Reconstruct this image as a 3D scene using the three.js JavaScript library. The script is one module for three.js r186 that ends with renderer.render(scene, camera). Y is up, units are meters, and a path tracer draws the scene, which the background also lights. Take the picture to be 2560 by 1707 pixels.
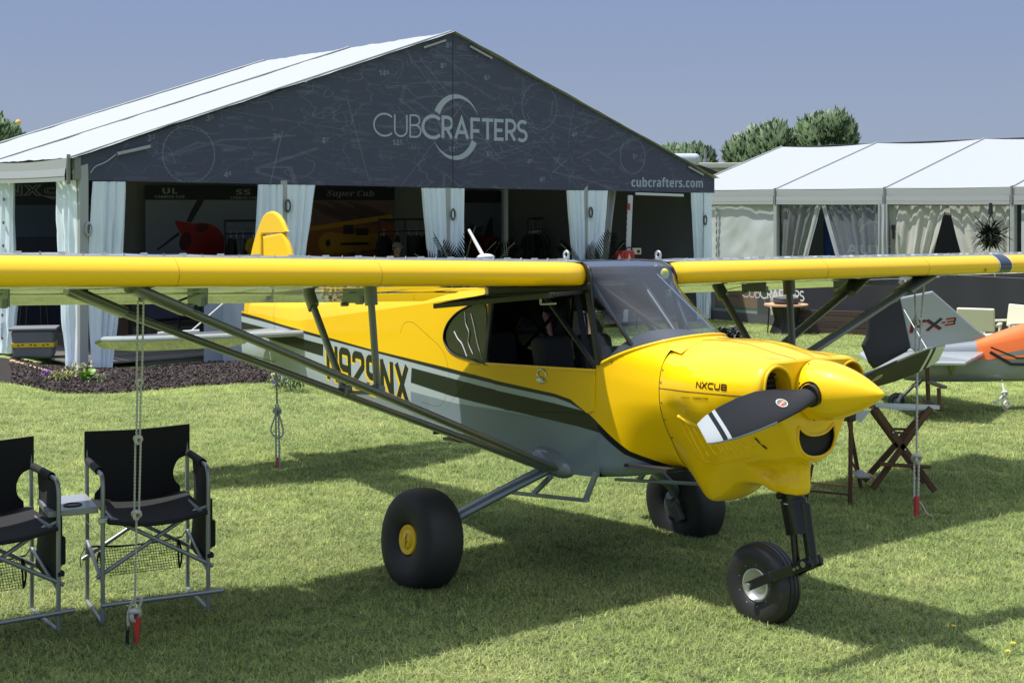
import * as THREE from 'three';
import { mergeGeometries, mergeVertices, toCreasedNormals } from 'three/addons/utils/BufferGeometryUtils.js';
import { RoundedBoxGeometry } from 'three/addons/geometries/RoundedBoxGeometry.js';
import { MarchingCubes } from 'three/addons/objects/MarchingCubes.js';

// ---------- camera, sky, sun, exposure ----------
const scene = new THREE.Scene();
const CAM_Y = 2.39, FPX = 3450, HOR = 508;          // eye height, focal length and horizon row of the 2560 x 1707 frame
const camera = new THREE.PerspectiveCamera(2 * Math.atan(853.5 / FPX) * 180 / Math.PI, 2560 / 1707, 0.1, 900);
camera.position.set(0, CAM_Y, 0);
camera.lookAt(0, CAM_Y, -10);
camera.setViewOffset(2560, 1707, 0, 853.5 - HOR, 2560, 1707);
camera.updateProjectionMatrix();
const renderer = new THREE.WebGLRenderer({ antialias: true });
renderer.toneMapping = THREE.LinearToneMapping;
renderer.toneMappingExposure = 1.75;
renderer.shadowMap.enabled = true;
const SUN = new THREE.Vector3(-0.427, 1, 0.0).normalize();
{ // hazy summer sky, computed: pale near the horizon, bluer above, brighter round the sun
  const W = 512, H = 256, d = new Float32Array(W * H * 4);
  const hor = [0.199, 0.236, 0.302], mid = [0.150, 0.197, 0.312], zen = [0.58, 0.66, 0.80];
  const sm = (a, b, x) => { x = Math.min(1, Math.max(0, (x - a) / (b - a))); return x * x * (3 - 2 * x); };
  for (let j = 0; j < H; j++) {
    const el = ((j + 0.5) / H - 0.5) * Math.PI, e = el * 180 / Math.PI;
    for (let i = 0; i < W; i++) {
      const az = ((i + 0.5) / W - 0.5) * 2 * Math.PI;
      const v = new THREE.Vector3(Math.cos(el) * Math.cos(az), Math.sin(el), Math.cos(el) * Math.sin(az));
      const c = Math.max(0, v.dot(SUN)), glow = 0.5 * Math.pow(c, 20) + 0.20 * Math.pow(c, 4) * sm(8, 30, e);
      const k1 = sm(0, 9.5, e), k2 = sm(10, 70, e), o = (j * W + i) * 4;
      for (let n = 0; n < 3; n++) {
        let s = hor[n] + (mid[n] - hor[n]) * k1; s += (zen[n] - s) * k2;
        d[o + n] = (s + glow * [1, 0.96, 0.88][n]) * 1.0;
      }
      d[o + 3] = 1;
    }
  }
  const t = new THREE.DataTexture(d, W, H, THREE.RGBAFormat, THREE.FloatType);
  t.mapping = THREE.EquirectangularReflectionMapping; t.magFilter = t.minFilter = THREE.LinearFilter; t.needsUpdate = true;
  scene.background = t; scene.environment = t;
}
const sun = new THREE.DirectionalLight(new THREE.Color(1, 0.965, 0.90), 3.4);
sun.position.copy(SUN.clone().multiplyScalar(60)).add(new THREE.Vector3(0, 0, -14));
sun.target.position.set(0, 0, -14);
sun.castShadow = true; sun.shadow.radius = 1.6;
Object.assign(sun.shadow.camera, { left: -40, right: 40, top: 40, bottom: -40, near: 1, far: 160 });
sun.shadow.mapSize.set(4096, 4096);
scene.add(sun, sun.target);

// ---------- helpers ----------
let seed = 1234567;
const rnd = () => { seed = (seed * 1664525 + 1013904223) >>> 0; return seed / 4294967296; };
const rr = (a, b) => a + (b - a) * rnd();
const V = (x, y, z) => new THREE.Vector3(x, y, z);
const at = (px, py, d) => V((px - 1280) / FPX * d, CAM_Y - (py - HOR) / FPX * d, -d);     // a point d metres in front of the lens
const onGround = (px, py, y = 0) => at(px, py, (CAM_Y - y) * FPX / (py - HOR));
const used = {};
function numbered(n) { const k = used[n] = (used[n] ?? -1) + 1; return k ? `${n}_${String(k).padStart(3, '0')}` : n; }
function tag(o, label, category, group, kind) {
  if (label) o.userData.label = label;
  if (category) o.userData.category = category;
  if (group) o.userData.group = group;
  if (kind) o.userData.kind = kind;
  return o;
}
function thing(name, label, category, p = V(0, 0, 0), turn = 0, group) {
  const o = new THREE.Group(); o.name = numbered(name); o.position.copy(p); o.rotation.y = turn; scene.add(o);
  return tag(o, label, category, group);
}
function flat(g) { // one form for all geometries, so that they can be joined
  g = g.index ? g.toNonIndexed() : g.clone();
  if (!g.attributes.normal) g.computeVertexNormals();
  if (!g.attributes.uv) g.setAttribute('uv', new THREE.BufferAttribute(new Float32Array(g.attributes.position.count * 2), 2));
  for (const k of Object.keys(g.attributes)) if (!['position', 'normal', 'uv'].includes(k)) g.deleteAttribute(k);
  g.morphAttributes = {}; g.clearGroups();
  return g;
}
const join = (list) => list.length === 1 ? list[0] : mergeGeometries(list.map(flat));
function obj(name, geos, mat, parent = scene) {
  const m = new THREE.Mesh(Array.isArray(geos) ? join(geos) : geos, mat);
  m.castShadow = m.receiveShadow = true; m.name = parent === scene ? numbered(name) : name; parent.add(m);
  return m;
}
const lin = (r, g, b) => new THREE.Color().setRGB(r, g, b);
function mat(c, rough = 0.6, metal = 0, extra = {}) {
  return new THREE.MeshPhysicalMaterial({ color: Array.isArray(c) ? lin(...c) : c, roughness: rough, metalness: metal, side: THREE.DoubleSide, ...extra });
}
function rod(a, b, r = 0.01, r2 = r, seg = 10) {
  const d = b.clone().sub(a), g = new THREE.CylinderGeometry(r2, r, d.length(), seg, 1);
  g.applyQuaternion(new THREE.Quaternion().setFromUnitVectors(V(0, 1, 0), d.clone().normalize()));
  return g.translate(...a.clone().add(b).multiplyScalar(0.5).toArray());
}
function pipe(pts, r = 0.01, n = 24, seg = 8, closed = false) {
  return new THREE.TubeGeometry(new THREE.CatmullRomCurve3(pts, closed, 'centripetal'), n, r, seg, closed);
}
function beam(a, b, w, t, side) { // flat bar from a to b: w along «side», t across
  const d = b.clone().sub(a), L = d.length(); d.normalize();
  const s = side.clone().addScaledVector(d, -side.dot(d)).normalize(), u = s.clone().cross(d);
  const g = new RoundedBoxGeometry(w, L, t, 2, Math.min(w, t) * 0.22);
  return g.applyMatrix4(new THREE.Matrix4().makeBasis(s, d, u).setPosition(a.clone().add(b).multiplyScalar(0.5)));
}
function foil(a, b, w, t, side, n = 14) { // streamlined strut: elliptical bar
  const d = b.clone().sub(a), L = d.length(); d.normalize();
  const s = side.clone().addScaledVector(d, -side.dot(d)).normalize(), u = s.clone().cross(d);
  const g = new THREE.CylinderGeometry(0.5, 0.5, L, n, 1); g.scale(w, 1, t);
  return g.applyMatrix4(new THREE.Matrix4().makeBasis(s, d, u).setPosition(a.clone().add(b).multiplyScalar(0.5)));
}
const box = (w, h, d, x = 0, y = 0, z = 0, r = 0) => (r ? new RoundedBoxGeometry(w, h, d, 2, r) : new THREE.BoxGeometry(w, h, d)).translate(x, y, z);
function grid(nu, nv, f, uvf) { // a sheet through f(u, v)
  const p = [], uv = [], idx = [];
  for (let j = 0; j <= nv; j++) for (let i = 0; i <= nu; i++) {
    const u = i / nu, v = j / nv, q = f(u, v); p.push(q.x, q.y, q.z);
    const t = uvf ? uvf(u, v, q) : [u, v]; uv.push(t[0], t[1]);
  }
  for (let j = 0; j < nv; j++) for (let i = 0; i < nu; i++) { const a = j * (nu + 1) + i, b = a + 1, c = a + nu + 1, e = c + 1; idx.push(a, b, e, a, e, c); }
  const g = new THREE.BufferGeometry();
  g.setAttribute('position', new THREE.Float32BufferAttribute(p, 3)); g.setAttribute('uv', new THREE.Float32BufferAttribute(uv, 2)); g.setIndex(idx);
  g.computeVertexNormals(); return g;
}
function slab(pts, t, bevel = 0.004, holes = []) { // an outline in x, y with a thickness along z, centred
  const s = new THREE.Shape(pts.map((p) => new THREE.Vector2(p[0], p[1])));
  for (const h of holes) s.holes.push(new THREE.Path(h.map((p) => new THREE.Vector2(p[0], p[1]))));
  const b = Math.min(bevel, t * 0.45);
  return new THREE.ExtrudeGeometry(s, { depth: t - 2 * b, bevelEnabled: b > 0, bevelThickness: b, bevelSize: b, bevelSegments: 2, bevelOffset: -b, curveSegments: 16 }).translate(0, 0, -t / 2 + b);
}
const smooth2 = (pts, n = 8, closed = false) => new THREE.CatmullRomCurve3(pts.map((p) => V(p[0], p[1], p[2] || 0)), closed, 'centripetal').getPoints((pts.length - (closed ? 0 : 1)) * n).map((q) => [q.x, q.y, q.z]);
function lerpTable(tab, x) { // [[x, a, b, ...], ...]
  if (x <= tab[0][0]) return tab[0].slice(1);
  for (let i = 1; i < tab.length; i++) if (x <= tab[i][0]) { const k = (x - tab[i - 1][0]) / (tab[i][0] - tab[i - 1][0]); return tab[i].slice(1).map((v, n) => tab[i - 1][n + 1] * (1 - k) + v * k); }
  return tab[tab.length - 1].slice(1);
}
function canvas(w, h, draw, srgb = true) {
  const c = document.createElement('canvas'); c.width = w; c.height = h; const g = c.getContext('2d'); draw(g, w, h);
  const t = new THREE.CanvasTexture(c); if (srgb) t.colorSpace = THREE.SRGBColorSpace; t.wrapS = t.wrapT = THREE.ClampToEdgeWrapping; return t;
}
const hash2 = (x, y) => { const s = Math.sin(x * 127.1 + y * 311.7) * 43758.5453; return s - Math.floor(s); };
function noise2(x, y) { const i = Math.floor(x), j = Math.floor(y), f = x - i, g = y - j, u = f * f * (3 - 2 * f), v = g * g * (3 - 2 * g); return (hash2(i, j) * (1 - u) + hash2(i + 1, j) * u) * (1 - v) + (hash2(i, j + 1) * (1 - u) + hash2(i + 1, j + 1) * u) * v; }
const fbm = (x, y, o = 4) => { let s = 0, a = 0.5, n = 0; for (let i = 0; i < o; i++) { s += a * noise2(x, y); n += a; x = x * 2.03 + 17.1; y = y * 2.03 + 9.2; a *= 0.5; } return s / n; };
function pnoiseTex(n, f, base, amp, rep = 1) { // tiling noise texture, colours around base (sRGB 0..255)
  const d = new Uint8Array(n * n * 4);
  const T = (x, y, p) => { const i = Math.floor(x), j = Math.floor(y), a = x - i, b = y - j, u = a * a * (3 - 2 * a), v = b * b * (3 - 2 * b), h = (q, r) => hash2(((q % p) + p) % p, ((r % p) + p) % p); return (h(i, j) * (1 - u) + h(i + 1, j) * u) * (1 - v) + (h(i, j + 1) * (1 - u) + h(i + 1, j + 1) * u) * v; };
  for (let y = 0; y < n; y++) for (let x = 0; x < n; x++) {
    let s = 0, a = 0.5, p = f; for (let o = 0; o < 5; o++) { s += a * (T(x / n * p, y / n * p, p) - 0.5); a *= 0.6; p *= 2; }
    const o = (y * n + x) * 4; for (let k = 0; k < 3; k++) d[o + k] = Math.max(0, Math.min(255, base[k] + amp[k] * s * 2)); d[o + 3] = 255;
  }
  const t = new THREE.DataTexture(d, n, n); t.wrapS = t.wrapT = THREE.RepeatWrapping; t.magFilter = t.minFilter = THREE.LinearFilter; t.colorSpace = THREE.SRGBColorSpace; t.repeat.set(rep, rep); t.needsUpdate = true; return t;
}
// stroke lettering of the round geometric kind: each letter as strokes in a box 1 high
const LETTERS = {
  C: [0.84, (c) => c.arc(0.5, 0.5, 0.5, 0.8, 2 * Math.PI - 0.8)],
  U: [0.64, (c) => { c.moveTo(0.04, 0); c.lineTo(0.04, 0.7); c.arc(0.33, 0.7, 0.29, Math.PI, 0, true); c.lineTo(0.62, 0); }],
  B: [0.56, (c) => { c.moveTo(0.04, 0); c.lineTo(0.04, 1); c.lineTo(0.3, 1); c.arc(0.29, 0.73, 0.27, Math.PI / 2, -Math.PI / 2, true); c.lineTo(0.04, 0.46); c.moveTo(0.3, 0.46); c.arc(0.27, 0.23, 0.23, Math.PI / 2, -Math.PI / 2, true); c.lineTo(0.04, 0); }],
  R: [0.56, (c) => { c.moveTo(0.06, 1); c.lineTo(0.06, 0.02); c.lineTo(0.28, 0.02); c.arc(0.26, 0.29, 0.27, -Math.PI / 2, Math.PI / 2); c.lineTo(0.06, 0.56); c.moveTo(0.26, 0.56); c.lineTo(0.52, 1); }],
  A: [0.72, (c) => { c.moveTo(0.04, 1); c.lineTo(0.36, 0.06); c.lineTo(0.68, 1); c.moveTo(0.16, 0.7); c.lineTo(0.56, 0.7); }],
  F: [0.5, (c) => { c.moveTo(0.06, 1); c.lineTo(0.06, 0.05); c.lineTo(0.5, 0.05); c.moveTo(0.06, 0.6); c.lineTo(0.46, 0.6); }],
  T: [0.56, (c) => { c.moveTo(0.0, 0.05); c.lineTo(0.6, 0.05); c.moveTo(0.3, 0.05); c.lineTo(0.3, 1); }],
  E: [0.5, (c) => { c.moveTo(0.5, 0.05); c.lineTo(0.06, 0.05); c.lineTo(0.06, 0.95); c.lineTo(0.5, 0.95); c.moveTo(0.06, 0.52); c.lineTo(0.44, 0.52); }],
  S: [0.5, (c) => { c.arc(0.27, 0.27, 0.23, -0.6, Math.PI / 2, true); c.arc(0.25, 0.74, 0.24, -Math.PI / 2, Math.PI * 0.8); }],
};
function makersName(c, x, y, h, width) { // thin CUB, bold CRAFTERS, and the two swooshes of the ring
  const word = 'CUBCRAFTERS'; let w = 0; for (const l of word) w += LETTERS[l][0] + 0.1; w -= 0.1;
  const sx = width / w; c.lineJoin = 'miter'; c.lineCap = 'butt';
  let u = x;
  [...word].forEach((l, i) => {
    c.save(); c.translate(u, y); c.scale(sx, h); c.beginPath(); LETTERS[l][1](c); c.restore();
    c.lineWidth = h * (i < 3 ? 0.085 : 0.165); c.stroke(); u += (LETTERS[l][0] + 0.1) * sx;
  });
  const cx = x + width * 0.515, cy = y + h * 0.46, R = h * 1.56, q = 0.93;
  const arc = (a0, a1, t0, t1) => { c.beginPath(); const N = 40; for (let i = 0; i <= N; i++) { const a = a0 + (a1 - a0) * i / N; c.lineTo(cx + Math.cos(a) * R * q, cy + Math.sin(a) * R); } for (let i = N; i >= 0; i--) { const k = i / N, a = a0 + (a1 - a0) * k, r = R - (t0 + (t1 - t0) * k); c.lineTo(cx + Math.cos(a) * r * q, cy + Math.sin(a) * r); } c.closePath(); c.fill(); };
  arc(-Math.PI * 0.845, -Math.PI * 0.13, h * 0.38, h * 0.015);
  arc(Math.PI * 0.16, Math.PI * 0.85, h * 0.38, h * 0.015);
}

// ---------- ground and grass ----------
const lawnTex = pnoiseTex(512, 9, [118, 132, 66], [40, 40, 26], 1);
lawnTex.repeat.set(90, 90);
{
  const g = new THREE.PlaneGeometry(900, 900, 1, 1).rotateX(-Math.PI / 2).translate(0, 0, -200);
  const m = mat([1, 1, 1], 0.95, 0, { map: lawnTex });
  tag(obj('ground', g, m), 'mown green lawn of the show ground', 'ground', null, 'structure').castShadow = false;
}
// where mulch and decking lie there is no grass
const mulchEdge = [[-30, 955], [60, 965], [150, 984], [250, 986], [370, 979], [480, 968], [600, 961], [700, 957], [800, 940]].map(([x, y]) => onGround(x, y));
const tentC = V(-6.083, 0, -19.54), tentG = V(0.762, 0, -0.648), tentR = V(-0.648, 0, -0.762);   // front left corner, along the gable, into the tent
const inTent = (x, z) => { const a = x - tentC.x, b = z - tentC.z, s = a * tentG.x + b * tentG.z, r = a * tentR.x + b * tentR.z; return s > -0.2 && s < 13.5 && r > -0.1; };
function inMulch(x, z) {
  const px = 1280 + FPX * x / -z, py = HOR + FPX * CAM_Y / -z;
  let yy = -1e9; const E = [[-400, 940], [-30, 955], [60, 965], [150, 984], [250, 986], [370, 979], [480, 968], [600, 961], [700, 957], [800, 930], [1000, 890]];
  for (let i = 1; i < E.length; i++) if (px >= E[i - 1][0] && px <= E[i][0]) yy = E[i - 1][1] + (E[i][1] - E[i - 1][1]) * (px - E[i - 1][0]) / (E[i][0] - E[i - 1][0]);
  return py < yy;
}
function tuft(nb, h, spread, s0) {
  const p = [], n = [], idx = [], cl = []; const old = seed; seed = s0;
  for (let b = 0; b < nb; b++) {
    const a = rr(0, 6.283), r = spread * Math.sqrt(rnd()), x = Math.cos(a) * r, z = Math.sin(a) * r, d = rr(0, 6.283), lean = rr(0.3, 1.5) * h, hh = h * rr(0.55, 1.1), w = rr(0.0014, 0.0032);
    const kk = rr(0.45, 1.55), straw = rnd() < 0.10 ? 1 : 0, cc = [kk * (1 + 0.5 * straw), kk * (1 + 0.12 * straw), kk * (1 + 0.4 * straw)], dx = Math.cos(d), dz = Math.sin(d), o = p.length / 3, pts = [[0, 1], [0.55, 0.85], [1, 0]];
    for (const [k, ww] of pts) {
      const cx = x + dx * lean * k * k, cz = z + dz * lean * k * k, cy = hh * (k - 0.25 * k * k * lean / h);
      if (ww) { p.push(cx - dz * w * ww, cy, cz + dx * w * ww, cx + dz * w * ww, cy, cz - dx * w * ww); const ny = 0.5 + 0.5 * k; n.push(-dx * 0.5, ny, -dz * 0.5, -dx * 0.5, ny, -dz * 0.5); }
      else { p.push(cx, cy, cz); n.push(-dx * 0.4, 0.9, -dz * 0.4); }
    }
    for (let q = 0; q < 5; q++) cl.push(...cc);
    idx.push(o, o + 3, o + 1, o, o + 2, o + 3, o + 2, o + 4, o + 3);
  }
  seed = old;
  const g = new THREE.BufferGeometry(); g.setAttribute('position', new THREE.Float32BufferAttribute(p, 3)); g.setAttribute('normal', new THREE.Float32BufferAttribute(n, 3)); g.setAttribute('color', new THREE.Float32BufferAttribute(cl, 3)); g.setIndex(idx); return g;
}
{
  const grassMat = mat([1, 1, 1], 0.8, 0, { specularIntensity: 0.6, transmission: 0.5, thickness: 0, vertexColors: true });
  const zones = [[5.6, 10.5, 900, 16, 0.044, 0.045], [10.5, 17, 480, 16, 0.046, 0.058], [17, 32, 170, 18, 0.042, 0.085]];
  const root = thing('grass', 'short green blades of the mown lawn', 'grass'); root.userData.kind = 'stuff';
  for (const [d0, d1, dens, nb, h, sp] of zones) {
    const place = [];
    const area = (d1 - d0) * 0.5 * ((0.80 * d0 + 2.4) + (0.80 * d1 + 2.4)), N = Math.floor(area * dens);
    for (let i = 0; i < N; i++) {
      const d = Math.sqrt(rr(d0 * d0, d1 * d1)), w = 0.80 * d + 2.4, x = rr(-w / 2, w / 2), z = -d;
      if (inTent(x, z) || inMulch(x, z)) continue;
      place.push([x, z]);
    }
    for (let v = 0; v < 3; v++) {
      const list = place.filter((_, i) => i % 3 === v);
      const im = new THREE.InstancedMesh(tuft(nb, h, sp, 77 + v * 13), grassMat, list.length);
      const m4 = new THREE.Matrix4(), q = new THREE.Quaternion(), col = new THREE.Color();
      list.forEach(([x, z], i) => {
        const big = fbm(x * 0.55 + 3, z * 0.55), med = fbm(x * 2.3, z * 2.3 + 40, 3), dry = Math.max(0, med - 0.42) * 1.2 + Math.max(0, big - 0.5) * 0.6 + (rnd() < 0.12 ? 0.5 : 0);
        q.setFromAxisAngle(V(0, 1, 0), rr(0, 6.283));
        const s = rr(0.65, 1.3) * (0.9 + 0.25 * big);
        m4.compose(V(x, 0, z), q, V(s, s * rr(0.7, 1.15), s)); im.setMatrixAt(i, m4);
        const k = rr(0.72, 1.28), y = Math.min(1, dry * rr(0.4, 1.4));
        col.setRGB(k * (0.275 + 0.24 * y), k * (0.355 + 0.19 * y), k * (0.098 + 0.11 * y)); im.setColorAt(i, col);
      });
      im.castShadow = im.receiveShadow = true; im.name = 'blades'; root.add(im);
    }
  }
}

// ---------- the yellow aeroplane ----------
// its own axes: x forward, y up from the wing's leading edge, z towards the near wing tip
const css = (c) => '#' + new THREE.Color().setRGB(...c).getHexString();
const paint = { clearcoat: 0.8, clearcoatRoughness: 0.03, specularIntensity: 0.25 };
const YEL = [0.86, 0.515, 0.002];
const M = {
  yellow: mat(YEL, 0.38, 0, paint),
  grey: mat([0.16, 0.185, 0.19], 0.35, 0, paint),
  wingGrey: mat([0.30, 0.33, 0.35], 0.35, 0, paint),
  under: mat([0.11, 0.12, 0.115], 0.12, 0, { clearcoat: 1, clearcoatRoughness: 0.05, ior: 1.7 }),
  silver: mat([0.34, 0.37, 0.38], 0.35, 0, paint),
  strut: mat([0.105, 0.112, 0.108], 0.35, 0, { clearcoat: 0.8, clearcoatRoughness: 0.2 }),
  gear: mat([0.20, 0.24, 0.27], 0.35, 0.5),
  black: mat([0.012, 0.012, 0.013], 0.45),
  gloss: mat([0.010, 0.010, 0.012], 0.22),
  rubber: mat([0.016, 0.017, 0.019], 0.62),
  seat: mat([0.016, 0.016, 0.018], 0.8),
  chrome: mat([0.62, 0.64, 0.65], 0.3, 0.85),
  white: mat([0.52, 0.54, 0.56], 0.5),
  blade: mat([0.020, 0.021, 0.024], 0.55, 0, { specularIntensity: 0.45 }),
  seam: mat([0.05, 0.03, 0.004], 0.7),
  glass: mat([0.86, 0.90, 0.95], 0.03, 0, { transmission: 1, thickness: 0, ior: 1.5 }),
  screen: mat([0.74, 0.80, 0.88], 0.03, 0, { transmission: 1, thickness: 0, ior: 1.62 }),
  dark: mat([0.05, 0.055, 0.07], 0.06, 0, { transmission: 0.9, thickness: 0, ior: 1.45 }),
  tint: mat([0.30, 0.36, 0.46], 0.03, 0, { transmission: 1, thickness: 0, ior: 1.55 }),
};
const yaw = 37.6 * Math.PI / 180, pit = 3 * Math.PI / 180, rol = 1.32 * Math.PI / 180;
const F0 = V(Math.sin(yaw), 0, Math.cos(yaw)), R0 = V(Math.cos(yaw), 0, -Math.sin(yaw)), UP = V(0, 1, 0);
const aF = F0.clone().multiplyScalar(Math.cos(pit)).addScaledVector(UP, Math.sin(pit));
const aU1 = UP.clone().multiplyScalar(Math.cos(pit)).addScaledVector(F0, -Math.sin(pit));
const aR = R0.clone().multiplyScalar(Math.cos(rol)).addScaledVector(aU1, -Math.sin(rol));
const aU = aU1.clone().multiplyScalar(Math.cos(rol)).addScaledVector(R0, Math.sin(rol));
const aZ = aR.clone().negate(), aO = V(0.785, CAM_Y - 0.439, -8.82);
const toWorld = (x, y, z) => aO.clone().addScaledVector(aF, x).addScaledVector(aU, y).addScaledVector(aZ, z);
const plane = thing('airplane', 'yellow and grey high wing light aeroplane with black two blade propeller and large tyres', 'airplane');
{
  const m4 = new THREE.Matrix4().makeBasis(aF, aU, aZ); plane.quaternion.setFromRotationMatrix(m4);
  plane.position.copy(aO).addScaledVector(aU, -2);
}
function ap(name, geos, m, parent = plane) { const g = join(Array.isArray(geos) ? geos : [geos]).clone(); g.translate(0, 2, 0); return obj(name, g, m, parent); }
const halfW = (x) => lerpTable([[-5.5, 0.045], [-5, 0.06], [-1.2, 0.37], [0.3, 0.38], [0.9, 0.395]], x)[0];
const belly = (x) => lerpTable([[-5.5, -0.71], [-4.86, -0.775], [-0.39, -1.271], [0.0, -1.262], [0.3, -1.235], [0.62, -1.195]], x)[0];

// livery of the fuselage sides: flat print of stripes and registration
const LX0 = -5.7, LW = 6.45, LY1 = 0.2, LH = 1.6;
function livery(mirror) {
  return canvas(2048, 512, (c, W, H) => {
    const X = (x) => (x - LX0) / LW * W, Y = (y) => (LY1 - y) / LH * H;
    const f1 = [[-5.7, -0.29], [-5.408, -0.318], [-4.589, -0.407], [-2.831, -0.570], [-1.571, -0.665], [-0.918, -0.724], [-0.355, -0.770], [-0.2, -0.797], [-0.053, -0.866], [0.071, -0.935], [0.287, -1.083], [0.573, -1.178], [0.75, -1.22]];
    const f2 = [[-5.7, -0.325], [-5.408, -0.350], [-4.005, -0.485], [-1.572, -0.695], [-0.918, -0.750], [-0.355, -0.793], [-0.2, -0.82], [-0.10, -0.865], [0.03, -0.955], [0.25, -1.105], [0.55, -1.21], [0.75, -1.25]];
    const fill = (pts, col) => { c.fillStyle = css(col); c.beginPath(); pts.forEach(([x, y], i) => c[i ? 'lineTo' : 'moveTo'](X(x), Y(y))); c.closePath(); c.fill(); };
    const low = [[0.8, -1.6], [-5.8, -1.6]];
    fill([[-5.8, 0.3], [0.8, 0.3], [0.8, -1.6], [-5.8, -1.6]], YEL);
    fill([...f1, ...low], [0.012, 0.014, 0.013]);
    fill([...f2, ...low], [0.17, 0.215, 0.245]);
    const sil = [0.36, 0.41, 0.43], dk = [0.008, 0.012, 0.010];
    // upper silver band, dark band, lower silver band
    fill([[-5.7, -0.325], [-5.408, -0.350], [-4.005, -0.485], [-1.572, -0.695], [-0.918, -0.750], [-0.355, -0.793], [-0.2, -0.82], [-0.07, -0.862], [-0.356, -0.832], [-0.919, -0.789], [-1.573, -0.733], [-4.006, -0.535], [-5.408, -0.405], [-5.7, -0.375]], sil);
    fill([[-5.7, -0.46], [-4.007, -0.632], [-2.157, -0.80], [-1.576, -0.859], [-0.922, -0.905], [-0.5, -0.935], [-0.922, -0.918], [-1.537, -0.905], [-2.164, -0.862], [-3.2, -0.95], [-5.7, -0.75]], sil);
    fill([[-5.7, -0.375], [-5.408, -0.405], [-4.006, -0.535], [-1.573, -0.733], [-0.919, -0.789], [-0.356, -0.832], [-0.07, -0.862], [0.03, -0.955], [0.07, -0.985], [-0.141, -0.962], [-0.922, -0.904], [-1.576, -0.857], [-2.157, -0.795], [-4.007, -0.632], [-5.408, -0.489], [-5.7, -0.46]], dk);
    fill([[-3.69, -0.53], [-2.155, -0.678], [-2.175, -0.83], [-2.16, -1.3], [-3.72, -1.3], [-3.70, -0.70]], sil); // pale field round the letters
    fill([[-3.72, -0.93], [-2.16, -0.93], [-2.16, -1.4], [-3.72, -1.4]], [0.21, 0.255, 0.275]);
    const glyph = {
      N: (g) => { g.moveTo(0.1, 1); g.lineTo(0.1, 0); g.moveTo(0.06, 0.02); g.lineTo(0.94, 0.98); g.moveTo(0.9, 1); g.lineTo(0.9, 0); },
      9: (g) => { g.moveTo(0.9, 0.55); g.lineTo(0.3, 0.55); g.lineTo(0.1, 0.47); g.lineTo(0.1, 0.14); g.lineTo(0.25, 0.07); g.lineTo(0.75, 0.07); g.lineTo(0.9, 0.15); g.lineTo(0.9, 0.85); g.lineTo(0.75, 0.93); g.lineTo(0.25, 0.93); g.lineTo(0.1, 0.85); g.lineTo(0.1, 0.74); },
      2: (g) => { g.moveTo(0.1, 0.3); g.lineTo(0.1, 0.14); g.lineTo(0.25, 0.07); g.lineTo(0.75, 0.07); g.lineTo(0.9, 0.15); g.lineTo(0.9, 0.36); g.lineTo(0.12, 0.8); g.lineTo(0.12, 0.93); g.lineTo(0.95, 0.93); },
      X: (g) => { g.moveTo(0.08, 0); g.lineTo(0.92, 1); g.moveTo(0.92, 0); g.lineTo(0.08, 1); },
    };
    for (const [ox, oy, col] of [[-0.022, 0.018, [0.80, 0.50, 0.01]], [0, 0, [0.010, 0.013, 0.010]]]) {
      c.save();
      const s = W / LW, t = H / LH;
      if (mirror) { c.translate(X(-2.16), Y(-0.675)); c.transform(-s, 0.089 * t, -0.05 * s, t, 0, 0); } else { c.translate(X(-3.63), Y(-0.553)); c.transform(s, 0.089 * t, 0.05 * s, t, 0, 0); }
      c.translate(mirror ? ox : ox, oy); c.lineWidth = 0.058; c.strokeStyle = css(col); c.lineJoin = 'bevel';
      [...'N929NX'].forEach((ch, i) => { c.beginPath(); const G = { moveTo: (a, b) => c.moveTo(i * 0.243 + a * 0.2, b * 0.29), lineTo: (a, b) => c.lineTo(i * 0.243 + a * 0.2, b * 0.29) }; glyph[ch](G); c.stroke(); });
      c.restore();
    }
    // seams of the fabric panels: fine lines
    c.strokeStyle = 'rgba(40,30,0,0.55)'; c.lineWidth = 1.1;
    const seam = (pts) => { c.beginPath(); smooth2(pts, 8).forEach(([x, y], i) => c[i ? 'lineTo' : 'moveTo'](X(x), Y(y))); c.stroke(); };
    seam([[-2.33, -0.43], [-2.27, -0.36], [-2.15, -0.345], [-1.95, -0.42], [-1.68, -0.55], [-1.62, -0.65], [-1.6, -0.75], [-1.72, -0.93], [-2.0, -0.93]]);
    c.beginPath(); c.moveTo(X(-1.285), Y(-0.2)); c.lineTo(X(-1.33), Y(-0.62)); c.lineTo(X(-1.18), Y(-0.62)); c.stroke();
    c.beginPath(); c.moveTo(X(-4.72), Y(-0.25)); c.lineTo(X(-4.72), Y(-0.42)); c.stroke();
  });
}
const sheetPaint = { clearcoat: 0.25, clearcoatRoughness: 0.12, specularIntensity: 0.2 };
const livNear = mat([1, 1, 1], 0.45, 0, { ...sheetPaint, map: livery(false) }), livFar = mat([1, 1, 1], 0.45, 0, { ...sheetPaint, map: livery(true) });
function sideUV(g) { const p = g.attributes.position, uv = new Float32Array(p.count * 2); for (let i = 0; i < p.count; i++) { uv[2 * i] = (p.getX(i) - LX0) / LW; uv[2 * i + 1] = 1 - (LY1 - p.getY(i)) / LH; } g.setAttribute('uv', new THREE.BufferAttribute(uv, 2)); return g; }
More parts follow.
